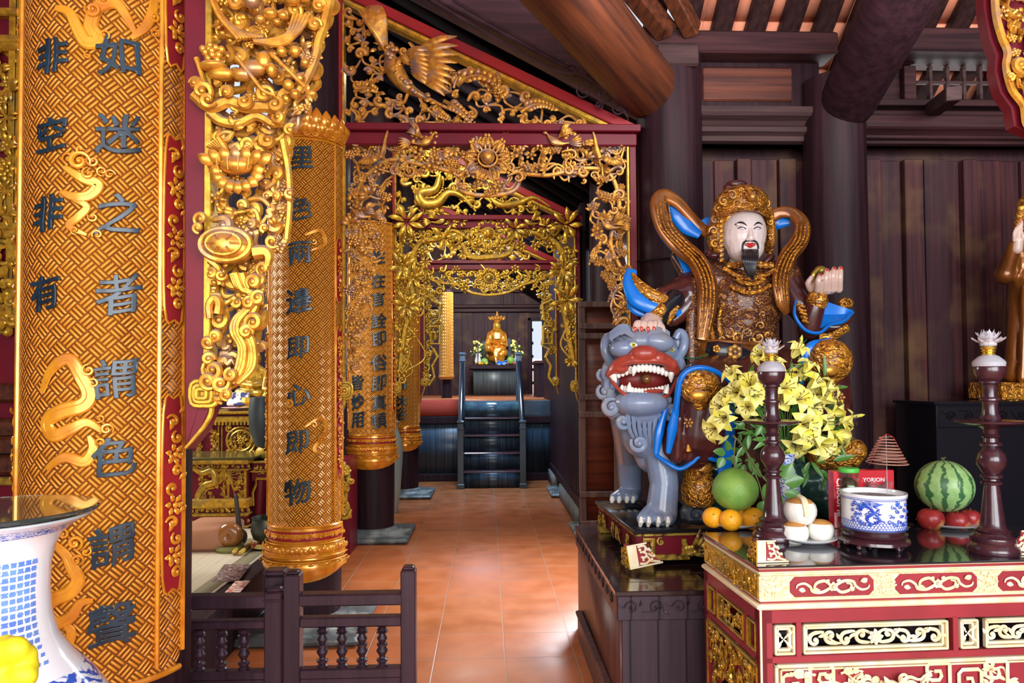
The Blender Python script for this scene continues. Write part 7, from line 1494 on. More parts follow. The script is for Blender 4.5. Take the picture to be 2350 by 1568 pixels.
for i in range(9):
    o = -1+i/4; m.tube(cr([HP(1721+17*o, 574, 4), SP(1721+17*o, 592, -.255), SP(1722+13*o, 610, -.258), (SP(1724+7*o, 628, -.25)), SP(1728+2*o, 640+3*math.cos(i), -.235)], 4), np.linspace(3, 1, 17)*ks, 6)
m.build('beard', MT['inkb'], head)
# crown and head-cloth
m = M(); m.ball(SP(1702, 470, HD+.03), (62*ks, 56*ks, 45*ks), 28, 18); m.tube(cr([SP(1650, 492, -.10), SP(1668, 480, -.17), SP(1705, 474, -.205), SP(1740, 478, -.18), SP(1764, 492, -.10)], 6), 9*ks, 10); m.ball(SP(1665, 490, HD+.05), (30*ks, 40*ks, 50*ks), 18, 12); m.ball(SP(1645, 540, HD+.07), (22*ks, 30*ks, 55*ks), 16, 12); m.ball(SP(1764, 530, HD+.07), (12*ks, 30*ks, 60*ks), 14, 10)
blob(m, 'crown', MT['rel'], t, voxel=.006, it=2)
m = M()
for x, y, r, h in ((1660, 462, 11, 1), (1680, 448, 11, -1), (1700, 438, 9, 1), (1720, 440, 10, 1), (1742, 448, 10, -1), (1758, 466, 9, 1), (1690, 468, 10, 1), (1715, 470, 8, -1), (1738, 472, 9, 1), (1668, 478, 8, -1), (1752, 482, 7, 1), (1648, 480, 9, 1), (1640, 505, 10, 1), (1637, 530, 10, -1), (1640, 560, 11, 1), (1768, 510, 7, 1), (1768, 545, 7, -1)):
    ex = 1-((x-1702)/66)**2-((y-470)/50)**2; d = HD+.03-56*ks*math.sqrt(max(ex, .04)) if y < 490 else HD+.0; sroll(x, y, r, x, h, d-.004, .24, 1.4, m)
m.ball(SP(1726, 452, -.19), 11*ks, 16, 10)
for i in range(11): a = i/10; m.ball(SP(1652+110*a, 487-12*math.sin(a*math.pi), -.13-.085*math.sin(a*math.pi)), 4*ks, 8, 6)
for i in range(9): leaf(m, (SP(1652, 510+11*i).x, SP(1652, 510+11*i).z), 3.6, 18*ks, 4*ks, SP(0, 500, HD-.03+.0).y, curl=.4)
m.build('crown_relief', MT['gold'], t)
m = M(); m.cap(SP(1626, 580, HD+.05), SP(1650, 596, HD+.03), 9*ks, 8*ks, 10); m.cap(SP(1758, 600, HD+.05), SP(1770, 590, HD+.05), 8*ks, 8*ks, 10); m.ball(SP(1640, 588, HD+.03), (20*ks, 16*ks, 9*ks), 12, 8); m.ball(SP(1690, 425, HD+.08), (26*ks, 18*ks, 12*ks), 12, 8); m.ball(SP(1672, 434, HD+.08), (14*ks, 12*ks, 12*ks), 12, 8); m.build('headcloth_edge', MT['robe'], t)
# boots and the rock seat
m = M(); c = W(1603, 1160, 3.80); kk = 3.8/FPX; m.lathe([(30*kk, 0), (38*kk, 12*kk), (40*kk, 40*kk), (34*kk, 62*kk), (30*kk, 68*kk), (34*kk, 72*kk), (30*kk, 78*kk), (34*kk, 84*kk), (32*kk, 96*kk), (26*kk, 100*kk)], c, 28); m.build('boot', MT['rel'], t)
m = M(); m.cap(SP(1885, 1045, -.25), SP(1950, 1050, -.30), 34*ks, 26*ks, 16); m.ball(SP(1962, 1035, -.30), (24*ks, 26*ks, 26*ks), 14, 10); m.build('boot', MT['rel'], t)
m = M(); m.ball(SP(1880, 1120, -.2), (55*ks, 50*ks, 60*ks), 16, 12); m.ball(SP(1800, 1110, -.15), (70*ks, 60*ks, 90*ks), 16, 12); m.ball(SP(1690, 1130, -.05), (90*ks, 60*ks, 80*ks), 16, 12); m.ball(SP(1920, 1160, -.25), (50*ks, 50*ks, 40*ks), 16, 12); m.ball(SP(1760, 900, .12), (110*ks, 50*ks, 90*ks), 16, 12); m.cap(SP(1740, 900, .12), SP(1740, 1130, .1), 90*ks, 110*ks)
blob(m, 'rock_seat', mat('dark_green_rock_paint', (.012, .07, .055), (.01, .035, .03), rough=.3, coat=.4, sc=6), t, voxel=.012, it=3, disp=[('CLOUDS', .08, .02)])
# ---------------------------------------------------------------- raised back hall with stairs
ZD = 1.27; YD = 11.4
m = M(); m.bx(-2.6, 1.25, YD+.03, YF, 0, ZD-.03); struct(m.build('floor_dais_core', MT['void'], smooth=False))
m = M(); m.bx(-2.6, 1.25, YD+.02, YF, ZD-.03, ZD); struct(m.build('floor_dais', MT['floor'], smooth=False))
m = M(); m.bx(-2.6, 1.25, YD, YD+.03, .1, ZD-.34); struct(m.build('wall_dais_front', MT['bluewood'], smooth=False))
m = M(); m.bx(-2.6, 1.25, YD-.03, YD+.03, ZD-.36, ZD-.24, bev=.01); m.bx(-2.6, 1.25, YD-.02, YD+.03, 0, .12, bev=.01); struct(m.build('trim_2', MT['dark'], ang=30))
MT['slate'] = mat('blue_grey_polished_stone', (.055, .085, .115), (.03, .05, .07), rough=.2, sc=3, coat=.3)
m = M(); m.bx(-.42, 1.25, YD-.01, YD+.03, ZD-.24, ZD-.0, bev=.008); struct(m.build('trim_3', MT['slate'], ang=30))
m = M(); m.bx(-2.5, -.44, YD-.03, YD+.05, ZD-.235, ZD+.006, bev=.01); m.bx(-2.5, -.44, YD, 12.3, ZD, ZD+.006)
tag(m.build('red_carpet', mat('orange_red_carpet', (.42, .05, .025), (.34, .04, .02), rough=.95, sc=60, bump=.5), smooth=False), 'orange-red carpet hanging over the raised floor edge left of the stairs', 'carpet')
t = thing('staircase', (.08, 10.9, 0), 'steep blue-black wooden staircase with handrails up to the back hall', 'stairs')
xl, xr = W(1065, 1040, 10.9).x, W(1196, 1040, 10.9).x
for i in range(5):
    z1 = .255*(i+1); y = 10.62+.16*i
    if i < 4: m = M(); m.bx(xl, xr, y-.03, y+.17, z1-.03, z1, bev=.008); m.build('tread', MT['mahog'], t, ang=30)
    m = M(); m.bx(xl, xr, y, y+.02, z1-.255, z1-.03 if i < 4 else z1-.02); m.build('riser', MT['bluewood'] if i < 4 else mat('marbled_green_stone', (.10, .20, .22), (.04, .07, .10), rough=.15, sc=4), t, smooth=False)
for px in (1057, 1200):
    x = W(px, 1040, 10.6).x; x2 = W(1061 if px < 1100 else 1190, 820, 11.5).x
    m = M(); m.bx(x-.045, x+.045, 10.56, 10.64, 0, .96, bev=.006); m.bx(x-.055, x+.055, 10.55, 10.65, .96, 1.0, bev=.01); m.bx(x-.052, x+.052, 10.55, 10.65, .87, .90, bev=.006); m.bx(x-.055, x+.055, 10.54, 10.65, 0, .07, bev=.006); m.build('newel_post', MT['slate'], t, ang=30)
    m = M(); m.bx(x2-.045, x2+.045, 11.48, 11.57, ZD, 2.0, bev=.006); m.bx(x2-.055, x2+.055, 11.47, 11.58, 2.0, 2.05, bev=.01); m.bx(x2-.052, x2+.052, 11.47, 11.58, 1.9, 1.93, bev=.006); m.build('newel_post', MT['slate'], t, ang=30)
    m = M(); m.cap((x, 10.62, .92), (x2, 11.5, 1.88), .042, .042, 12); m.build('handrail', MT['black'], t)
    m = M(); m.prism([(10.62, 0), (10.62, .1), (11.42, ZD), (11.42, ZD-.3), (10.9, 0)], x-.02, x+.02); m.xf(Matrix(((0, 1, 0, 0), (1, 0, 0, 0), (0, 0, 1, 0), (0, 0, 0, 1)))); m.build('stringer', MT['slate'], t, smooth=False)
# small altar, statue and offerings of the back hall
YA = 15.5; A_ = lambda x, y, d=0: W(x, y, YA+d); ka = YA/FPX
t = thing('plank_altar', tuple(A_(1135, 905)), 'grey-blue plank altar bearing the distant golden statue', 'altar')
a, b = A_(1080, 838), A_(1190, 905); m = M(); m.bx(a.x+.06, b.x-.06, YA, YA+1.3, ZD, a.z-.06); m.build('altar_body', plank_mat('grey_green_planks', ((.08, .10, .09), (.05, .06, .065), (.03, .035, .04)), .1, 0), t, smooth=False)
m = M(); m.bx(a.x-.04, b.x+.04, YA-.08, YA+1.3, a.z-.09, a.z, bev=.01); m.build('altar_top', MT['dark'], t, ang=30); za = a.z
MT['gst'] = mat('amber_gold_statue', (.85, .36, .03), (.55, .17, .015), rough=.22, metal=.6, coat=.4, sc=9)
t = thing('golden_seated_statue', (A_(1138, 835).x, YA+.5, za), 'distant golden seated statue with tall crown on the back altar', 'statue'); D_ = .5
m = M(); q = lambda x, y, d=0: A_(x, y, D_+d)
m.ball(q(1140, 775), (20*ka, 14*ka, 24*ka), 16, 12); m.ball(q(1140, 748), (10*ka, 9*ka, 11*ka), 16, 12); m.cap(q(1140, 758), q(1140, 765), 7*ka, 9*ka); m.ball(q(1138, 815), (25*ka, 18*ka, 20*ka), 16, 12)
m.cap(q(1125, 768), q(1118, 795, -.1), 8*ka, 7*ka); m.cap(q(1118, 795, -.1), q(1128, 798, -.2), 7*ka, 6*ka); m.cap(q(1155, 768), q(1160, 792, -.1), 8*ka, 7*ka); m.cap(q(1160, 792, -.1), q(1152, 790, -.2), 7*ka, 6*ka)
m.cap(q(1128, 805, -.1), q(1122, 800, -.25), 12*ka, 11*ka); m.cap(q(1150, 805, -.1), q(1156, 810, -.2), 12*ka, 11*ka); m.cap(q(1150, 815, -.2), q(1145, 838, -.2), 11*ka, 9*ka)
for i in range(5): m.cap(q(1132+4*i, 800, -.22), q(1138+4*i, 832, -.26), 2.5*ka, 2.5*ka, 6)
bd = blob(m, 'body', MT['gst'], t, voxel=.014, it=3)
m = M(); m.ball(q(1141, 733), (11*ka, 9*ka, 9*ka), 14, 10); m.cap(q(1141, 728), q(1141, 716), 5*ka, 2*ka); [leaf(m, (q(1130+4.4*i, 738).x, q(1130+4.4*i, 738).z), 1.57+.25*(2.5-i), 14*ka, 3*ka, q(1140, 730, -.08).y) for i in range(6)]; m.build('crown', MT['rel'], t)
m = M(); m.ball(q(1141, 748, -.06), (7*ka, 5*ka, 9*ka), 12, 8); m.build('face', MT['gold2'], t); m = M(); m.box(q(1141, 771, -.145), (13*ka, .03, 15*ka), bev=.01); m.build('pale_plaque', MT['goldpale'], t, ang=30)
m = M(); m.cap(q(1112, 826, .1), q(1112, 790, .1), 14*ka, 9*ka); m.cap(q(1166, 830, .15), q(1168, 782, .15), 9*ka, 7*ka); m.ball(q(1140, 832, .15), (30*ka, .2, 12*ka), 12, 8); blob(m, 'rock_seat', mat('dark_grey_rock', (.05, .065, .07), rough=.6), t, voxel=.02, it=2)
for px, lab in ((1097, 'distant vase of yellow flowers on the left of the golden statue'), (1187, 'distant vase of yellow flowers on the right of the golden statue')):
    t = thing('flower_vase', (A_(px, 835).x, YA+.25, za), lab, 'flowers'); rd = random.Random(px); c = A_(px, 835, .25); m = M(); m.lathe([(5*ka, 0), (8*ka, 10*ka), (5*ka, 22*ka), (7*ka, 28*ka)], (c.x, c.y, za), 14); m.build('vase_body', MT['porc'], t)
    m = M(); [m.ball((c.x+rd.gauss(0, 7)*ka, c.y+rd.gauss(0, .05), za+(rd.uniform(22, 58))*ka), rd.uniform(2, 4)*ka, 6, 4) for i in range(34)]; m.build('yellow_blooms', MT['lily'], t)
    m = M(); [leafmesh(m, (c.x, c.y, za+30*ka), (rd.uniform(-1, 1), rd.uniform(-.6, .2), rd.uniform(-.4, 1)), .2, .03) for i in range(22)]; m.build('leaf', MT['lvs'], t)
    m = M(); m.lathe([(5*ka, 56*ka), (6*ka, 64*ka), (2*ka, 66*ka)], (c.x, c.y-.12, za), 10); m.lathe([(4*ka, 0), (5*ka, 3*ka), (2*ka, 8*ka), (2*ka, 56*ka)], (c.x, c.y-.12, za), 10); m.build('lamp_stand', MT['mahog'], t)
def small(name, px, py, r, mt, label, cat, sz=1, grp=None): c = A_(px, py, .06+.02*(px % 3)); m = M(); m.ball((c.x, c.y, za+r*ka*sz), (r*ka, r*ka, r*ka*sz), 14, 10); tag(m.build(name, mt, None), label, cat, grp)
small('pomelo', 1112, 826, 8.5, MT['pomelo'], 'distant green pomelo beside the golden statue', 'pomelo', .95); small('watermelon', 1172, 824, 9, MT['pomelo'], 'distant small watermelon right of the golden statue', 'watermelon', 1.1)
for i, x in enumerate((1101, 1108, 1116)): small('orange', x, 832, 4, MT['orange'], ('leftmost', 'middle', 'rightmost')[i]+' orange of the distant row below the back altar pomelo', 'orange', 1, 'distant oranges')
for i, x in enumerate((1165, 1172, 1179)): small('apple', x, 832, 3.6, MT['apple'], ('leftmost', 'middle', 'rightmost')[i]+' red apple of the distant row under the back altar watermelon', 'apple', 1, 'distant apples')
c = A_(1152, 832, .1); m = M(); [m.cap((c.x, c.y, za+.03), (c.x+.13*math.cos(a), c.y-.02, za+.05+.05*math.sin(a*2)), .03, .012, 8) for a in np.linspace(0, 6, 9)]; tag(m.build('blue_cloth_bow', MT['blue'], None), 'small bright blue bow of cloth at the foot of the golden statue', 'bow')
t = thing('dark_cabinet', (W(1258, 900, 14).x, 14, ZD), 'low dark cabinet right of the bright doorway in the back hall', 'cabinet'); a, b = W(1232, 828, 13.6), W(1290, 905, 13.6); m = M(); m.bx(a.x, b.x, 13.6, 14.6, ZD, a.z-.05); m.build('cabinet_body', MT['dark'], t, ang=30); m = M(); m.bx(a.x-.04, b.x+.04, 13.56, 14.6, a.z-.06, a.z, bev=.01); m.build('cabinet_top', MT['darkx'], t, ang=30)
# pale tall jar between the columns and gilded leg of a side altar
t = thing('tall_jar', (W(893, 1150, 8.75).x, 8.75, 0), 'tall pale celadon floor jar standing between two passage columns', 'jar'); m = M(); c = (W(893, 1150, 8.75).x, 8.75, 0)
m.lathe([(.10, 0), (.11, .02), (.14, .3), (.165, .6), (.17, .75), (.14, .92), (.11, 1.0), (.10, 1.06), (.13, 1.1), (.12, 1.1), (.09, 1.04)], c, 32, cap=False); m.build('jar_body', mat('celadon_glaze', (.33, .42, .40), (.28, .36, .34), rough=.2, coat=.5, sc=4), t)
t = thing('gilded_side_stand', (W(792, 1190, 6.6).x, 6.6, .0), 'dark gilded carved stand glimpsed beside the first board column', 'stand'); m = M(); P = [(768, 1060), (800, 1060), (806, 1100), (800, 1150), (806, 1190), (775, 1200)]; carve(m, PP(P, 6.6), 6.6, .09, 3, 'sSf', depth=.04, w=.3, branch=.25); m.build('gilded_relief', MT['gold2'], t); m = M(); a, b = W(740, 1055, 6.62), W(803, 1210, 6.62); m.bx(a.x, b.x, 6.62, 7.0, .0, a.z); m.build('stand_body', MT['lacq'], t)
# ---------------------------------------------------------------- left bay: matted platform with altars
ZM = .36
t = thing('matted_platform', (-2.8, 4.6, 0), 'low dark platform with a cream mat behind the railing gate', 'platform')
m = M(); m.bx(-4.4, -1.5, 3.75, 7.6, 0, ZM-.03); m.bx(-4.4, -1.48, 3.72, 7.6, ZM-.05, ZM-.012, bev=.008); m.build('platform_frame', MT['dark'], t, ang=30)
m = M(); m.bx(-4.3, -1.60, 3.85, 6.1, ZM-.014, ZM, bev=.004); m.build('cream_mat', mat('cream_woven_mat', (.52, .45, .32), (.45, .38, .27), rough=.8, sc=(60, 2, 60)), t, ang=30)
m = M(); m.bx(-1.72, -1.61, 3.9, 6.0, ZM, ZM+.002); m.build('mat_border', mat('olive_mat_border', (.20, .17, .09), rough=.8), t, smooth=False)
for (pts, mt, lab) in ((((486, 1336), (515, 1296), (576, 1296), (548, 1334)), mat('brown_printed_paper', (.10, .045, .04), (.30, .2, .16), rough=.7, sc=40, lo=.5, hi=.56), 'brown printed slip of paper lying flat on the cream mat'), (((505, 1372), (540, 1335), (576, 1333), (545, 1366)), mat('red_white_paper', (.5, .09, .06), (.7, .6, .5), rough=.7, sc=40, lo=.45, hi=.52), 'red and white printed slip of paper at the mat edge')):
    P = [G(x, y, ZM+.003) for x, y in pts]; m = M(); V = ar(P+[p+Vector((0, 0, .002)) for p in P]); m.add(V, [np.array([[0, 1, 2, 3], [7, 6, 5, 4], [0, 4, 5, 1], [1, 5, 6, 2], [2, 6, 7, 3], [3, 7, 4, 0]])]); tag(m.build('printed_slip', mt, smooth=False), lab, 'paper')
P = G(480, 1268, ZM); m = M(); m.bx(P.x-.25, W(514, 1268, P.y).x, P.y, P.y+.45, ZM, ZM+.175, bev=.03)
tag(m.build('clay_box', mat('dull_terracotta', (.36, .16, .08), rough=.8), ang=50), 'plain light terracotta-coloured rounded box on the mat beside the wooden fish', 'box')
P = G(516, 1272, ZM); kf = P.y/FPX; c = Vector((P.x, P.y+.1, ZM+.03)); t = thing('wooden_fish_drum', tuple(c), 'round brown wooden fish drum with a dark slot on its cushion', 'drum')
m = M(); m.lathe([(30*kf, 0), (32*kf, 6*kf), (26*kf, 12*kf)], (c.x, c.y, ZM), 24); m.build('cushion', mat('olive_green_cushion', (.16, .15, .04), rough=.8), t)
m = M(); rr = 17*kf; aa = np.linspace(0, 6.283, 28, endpoint=False); m.tube(np.c_[c.x+rr*np.cos(aa)*.8, np.full(28, c.y), ZM+36*kf+rr*np.sin(aa)*.8], 15.5*kf, 16, closed=True); m.ball((c.x, c.y+.04, ZM+36*kf), (24*kf, 20*kf, 24*kf), 18, 12); m.build('drum_body', mat('polished_brown_wood', (.30, .11, .025), (.2, .07, .015), rough=.25, coat=.5, sc=12), t)
P2 = G(536, 1262, ZM); m = M(); m.cap((P2.x, P2.y+.15, ZM+.03), (W(541, 1145, P2.y+.15).x, P2.y+.15, W(541, 1145, P2.y).z), .022, .014, 10); m.ball((P2.x, P2.y+.15, ZM+.06), (.05, .05, .06), 12, 8); tag(m.build('drum_mallet', mat('dark_grey_brown_wood', (.06, .045, .03), rough=.5), None), 'upright dark mallet standing behind the wooden fish drum', 'mallet')
P = G(602, 1268, ZM); kb = P.y/FPX; c = Vector((P.x, P.y+.15, ZM)); m = M(); m.lathe([(28*kb, .0), (40*kb, 5*kb), (36*kb, 13*kb), (20*kb, 14*kb)], c, 28); tag(m.build('bell_cushion', mat('red_yellow_cushion', (.55, .45, .12), (.40, .04, .03), rough=.8, sc=18, lo=.5, hi=.53), None), 'red and yellow patterned ring cushion under the singing bowl', 'cushion')
m = M(); z = ZM+.04; m.lathe([(18*kb, z), (34*kb, z+10*kb), (40*kb, z+28*kb), (38*kb, z+46*kb), (36*kb, z+56*kb), (39*kb, z+58*kb), (36*kb, z+58*kb), (34*kb, z+50*kb), (34*kb, z+20*kb), (.001, z+12*kb)], (c.x, c.y, 0), 36, cap=False); tag(m.build('singing_bowl', mat('dark_bronze_green', (.085, .10, .075), (.05, .06, .05), rough=.35, metal=.6, sc=6), None), 'dark bronze-green singing bowl on a patterned cushion', 'bowl')
for (x0_, y0_, x1, y1, lab) in ((537, 1275, 560, 1248, 'short brown beater lying on the mat next to the wooden fish'), (552, 1276, 574, 1256, 'short yellow-tipped beater lying nearer the singing bowl')):
    a, b = G(x0_, y0_, ZM), G(x1, y1, ZM); m = M(); m.cap(a+Vector((0, 0, .02)), b+Vector((0, 0, .02)), .017, .012, 8); m.ball(b+Vector((0, 0, .022)), .021, 10, 8); tag(m.build('beater', mat('beater_wood', (.22, .05, .02), (.6, .4, .05), rough=.4, sc=7), None), lab, 'beater')
YB = 6.12; t = thing('gilded_box_altar', (W(500, 1200, YB).x, YB, ZM), 'red altar with gold dragon relief front and gold mouldings behind the mat', 'altar table')
a, b = W(380, 1050, YB), W(567, 1205, YB); zt = a.z
m = M(); m.bx(a.x, b.x, YB+.01, YB+.5, ZM, zt-.02); m.build('altar_body', MT['lacq'], t, ang=30)
m = M(); m.bx(a.x, b.x+.06, YB-.05, YB+.52, zt-.02, zt, bev=.004); m.build('altar_top', mat('olive_glass_top', (.10, .09, .03), rough=.1), t, ang=30)
m = M()
for z0, z1, o in ((zt-.06, zt-.02, .05), (zt-.115, zt-.10, .03), (ZM+.17, ZM+.25, .045), (ZM+.10, ZM+.13, .03), (ZM, ZM+.02, .03)): m.bx(a.x, b.x+o*.6, YB-o, YB+.1, z0, z1, bev=.01)
x9 = W(563, 1100, YB).x; m.bx(x9-.15, x9-.13, YB-.005, YB+.05, ZM+.25, zt-.1, bev=.004); m.bx(x9-.01, x9+.01, YB-.01, YB+.06, ZM+.25, zt-.1, bev=.004); m.build('gilded_moulding', MT['gold2'], t, ang=30)
m = M(); f = lambda L: PP(L, YB)
dragon_body(m, f(((440, 1070), (465, 1085), (490, 1080), (495, 1105), (470, 1115), (455, 1145), (480, 1165), (510, 1160), (530, 1175))), YB-.01, .03)
for i in range(8): crv(m, f(((495, 1115), (515, 1100-i*3), (535, 1078+i*6), (552-2*i, 1070+i*9))), YB-.005, .009, .003, n=5)
carve(m, f(((450, 1066), (528, 1066), (528, 1178), (450, 1178))), YB+.005, .07, 5, 'wSs', depth=.01, w=.2); carve(m, f(((540, 1075), (560, 1075), (560, 1175), (540, 1175))), YB+.005, .045, 6, 'sf', depth=.01, w=.3)
for zz_ in (zt-.08, ZM+.15, ZM+.06):
    for k in range(16): scroll(m, (a.x+.06+k*.04*1.05, zz_), .014, k, YB-.012, .005, (-1)**k, 1.1)
m.build('gilded_dragon', MT['gold2'], t)
YC2 = 6.85; t = thing('gilded_back_altar', (W(520, 1040, YC2).x, YC2, ZM), 'tall red altar with gold fretwork roundels behind the dragon altar', 'altar table'); a, b = W(360, 945, YC2), W(700, 1045, YC2)
m = M(); m.bx(a.x, b.x, YC2+.02, YC2+.6, ZM, a.z-.03); m.build('altar_body', MT['lacq'], t, ang=30); m = M(); m.bx(a.x, b.x, YC2-.04, YC2+.6, a.z-.03, a.z, bev=.008); m.bx(a.x, b.x, YC2-.02, YC2+.1, a.z-.11, a.z-.05, bev=.008)
for px in (500, 508, 577): m.bx(W(px, 1000, YC2).x, W(px+2, 1000, YC2).x, YC2, YC2+.05, ZM, a.z-.1)
for k in range(40): m.bx(a.x+k*.034, a.x+k*.034+.018, YC2-.03, YC2, a.z-.13, a.z-.10)
m.build('gilded_moulding', MT['gold2'], t, ang=30)
m = M(); c = wp(554, 1012, YC2); [m.tube(ar([(c[0]+r_*math.cos(q_), YC2, c[1]+r_*.95*math.sin(q_)) for q_ in np.linspace(0, 6.283, 28, endpoint=False)]), .012, 6, closed=True) for r_ in (.10, .135)]
carve(m, [pol(c, q_, .13) for q_ in np.linspace(0, 6.28, 12)[:-1]], YC2+.01, .045, 3, 'sfS', depth=.01, w=.3); flower(m, c, .04, YC2, 8, two=True)
for sx, sz in ((-1, 1), (1, 1), (-1, -1), (1, -1)): scroll(m, (c[0]+sx*.11, c[1]+sz*.12), .04, 0, YC2, .012, sx*sz, 1.3)
for x0_, x1 in ((481, 500), (452, 462), (590, 618)): carve(m, PP(((x0_, 985), (x1, 985), (x1, 1042), (x0_, 1042)), YC2), YC2+.01, .045, 4, 'sfS', depth=.01, w=.3)
m.build('gilded_fretwork', MT['gold2'], t)
za2 = a.z
t = thing('gilded_side_table', (W(610, 1180, 6.2).x, 6.3, ZM), 'small red table with gold fretwork between the dragon altar and the board column', 'altar table'); a, b = W(578, 1058, 6.2), W(668, 1180, 6.2); m = M(); m.bx(a.x, b.x, 6.2, 6.6, a.z-.17, a.z); [m.cap((x, 6.25, a.z-.16), (x-.01, 6.22, ZM+.05), .05, .03, 10) for x in (a.x+.06, b.x-.06)]; m.build('table_body', MT['lacq'], t, ang=30)
m = M(); m.bx(a.x-.02, b.x+.02, 6.17, 6.6, a.z-.02, a.z, bev=.005); m.bx(a.x-.01, b.x, 6.18, 6.3, a.z-.10, a.z-.08, bev=.005); m.tube(ar([wp3 for wp3 in [(p[0], 6.18, p[1]) for p in PP(((583, 1160), (582, 1130), (590, 1110), (590, 1098), (660, 1098)), 6.2)]]), .012, 6)
for px, py in ((597, 1110), (607, 1118), (617, 1108), (600, 1130)): greek(W(px, py, 6.2).x, W(px, py+8, 6.2).z, .03)
carve(m, PP(((583, 1070), (640, 1070), (640, 1085), (583, 1085)), 6.2), 6.19, .03, 4, 's', depth=.01, w=.3); m.build('gilded_fretwork', MT['gold2'], t)
P = W(609, 1040, 6.35); m = M(); m.ball((P.x, 6.35, a.z+.06), (.085, .06, .06), 16, 12); tag(m.build('papaya', mat('ripe_yellow_papaya', (.62, .36, .03), (.35, .33, .04), rough=.4, sc=8), None), 'yellow papaya lying on the small red and gold table', 'papaya')
P = W(604, 1025, 5.5); kd = 5.5/FPX; m = M(); m.lathe([(.001, W(604, 1030, 5.5).z), (18*kd, W(604, 1022, 5.5).z), (30*kd, W(604, 985, 5.5).z), (32*kd, W(604, 940, 5.5).z), (28*kd, W(604, 912, 5.5).z), (.001, W(604, 909, 5.5).z)], (P.x, 5.5, 0), 32, cap=False); bell = m.build('hanging_bronze_bell', mat('grey_green_bronze', (.075, .095, .10), (.05, .06, .065), rough=.45, metal=.3, sc=5), None); tag(bell, 'grey-green rounded bronze bell in front of the gold fretwork altar', 'bell')
m = M(); z = W(604, 1030, 5.5).z; m.lathe([(.10, ZM), (.10, ZM+.03), (.03, ZM+.06), (.025, z-.05), (.06, z-.01), (.03, z+.01)], (P.x+.06, 5.5, 0), 20); tag(m.build('bell_stand', MT['mahog'], None), 'dark turned stand carrying the grey-green bronze bell', 'stand')
# gilt figures on the back altar
def gilt(px, py0, py1, Y, label, s=1):
    zb_ = za2; H = W(px, py0, Y).z-zb_; x = W(px, py1, Y).x; t = thing('gilded_buddha', (x, Y, zb_), label, 'statue'); m = M(); B = lambda a, b, c, r: m.ball((x+a*H, Y+b*H, zb_+c*H), tuple(q*H for q in r), 14, 10)
    B(0, 0, .52, (.17, .12, .2)); B(0, -.02, .80, (.085, .085, .10)); m.cap((x-.17*H, Y, zb_+.6*H), (x-.2*H, Y-.05*H, zb_+.4*H), .06*H, .05*H); m.cap((x+.17*H, Y, zb_+.6*H), (x+.2*H, Y-.05*H, zb_+.4*H), .06*H, .05*H); m.cap((x-.2*H, Y-.06*H, zb_+.4*H), (x, Y-.16*H, zb_+.38*H), .05*H, .04*H); m.cap((x+.2*H, Y-.06*H, zb_+.4*H), (x, Y-.16*H, zb_+.38*H), .05*H, .04*H)
    m.cap((x-.25*H, Y-.02*H, zb_+.27*H), (x+.1*H, Y-.14*H, zb_+.26*H), .08*H, .06*H); m.cap((x+.25*H, Y-.02*H, zb_+.27*H), (x-.1*H, Y-.14*H, zb_+.26*H), .08*H, .06*H); blob(m, 'body', MT['gold2'], t, voxel=.008, it=2)
    m = M(); m.ball((x, Y, zb_+.9*H), .05*H, 12, 8); [m.ball((x+.06*H*math.cos(a), Y-.05*H, zb_+.86*H+.04*H*math.sin(a)), .02*H, 8, 6) for a in np.linspace(0, 3.14, 6)]; m.build('crown', MT['gold2'], t)
    m = M(); m.lathe([(.28*H, 0), (.3*H, .03*H), (.24*H, .08*H), (.27*H, .13*H), (.25*H, .2*H)], (x, Y, zb_), 24, gad=(16, .12)); m.build('lotus_seat', MT['gold2'], t)
gilt(588, 795, 900, 7.1, 'gilded seated figure glimpsed right of the curling bracket over the bronze bell'); gilt(632, 820, 900, 7.05, 'smaller gilded figure half hidden by the gold board', 1)
P = W(545, 940, 6.95); m = M(); m.lathe([(.06, 0), (.10, .02), (.15, .03), (.14, .034), (.06, .01)], (P.x, 6.95, za2), 32); tag(m.build('pink_plate', mat('pink_rimmed_plate', (.75, .45, .52), rough=.3), None), 'pink plate with packed offerings on the fretwork altar', 'plate')
m = M(); R_x = Matrix.Rotation(-.35, 3, 'X'); m.box((P.x, 6.97, za2+.11), (.20, .03, .13), bev=.006, R=R_x); tag(m.build('printed_packet', mat('white_blue_packet', (.75, .74, .70), (.03, .05, .2), rough=.4, sc=9, lo=.5, hi=.53), None), 'white and blue printed packet standing on the pink plate', 'packet')
# shrine glimpsed at the left edge
t = thing('gilded_shrine', (-2.9, 3.9, 0), 'gold and dark red shrine front at the left picture edge behind the largest board', 'shrine'); YS2 = 3.9
m = M(); a, b = W(-160, -60, YS2), W(52, 1140, YS2); m.bx(a.x, b.x, YS2+.02, YS2+.5, 0, a.z); m.build('shrine_body', MT['lacq'], t, ang=30)
m = M()
for py in (28, 90, 108, 518, 536, 1100, 1075): z = W(20, py, YS2).z; m.bx(a.x, b.x+.01, YS2-.03, YS2+.05, z-.03, z+.015, bev=.008)
for px in (30, 48): x = W(px, 300, YS2).x; m.bx(x-.02, x+.015, YS2-.02, YS2+.05, W(0, 750, YS2).z, a.z, bev=.006)
m.build('gilded_moulding', MT['gold2'], t, ang=30)
m = M(); carve(m, PP(((-150, 100), (35, 100), (35, 510), (-150, 510)), YS2), YS2, .10, 8, 'blbFs', depth=.03, w=.3); carve(m, PP(((-150, 540), (44, 540), (44, 760), (-150, 760)), YS2), YS2, .09, 9, 'sSaS', depth=.03, w=.32, branch=.2); m.build('gilded_leaf_carving', MT['gold2'], t)
m = M()
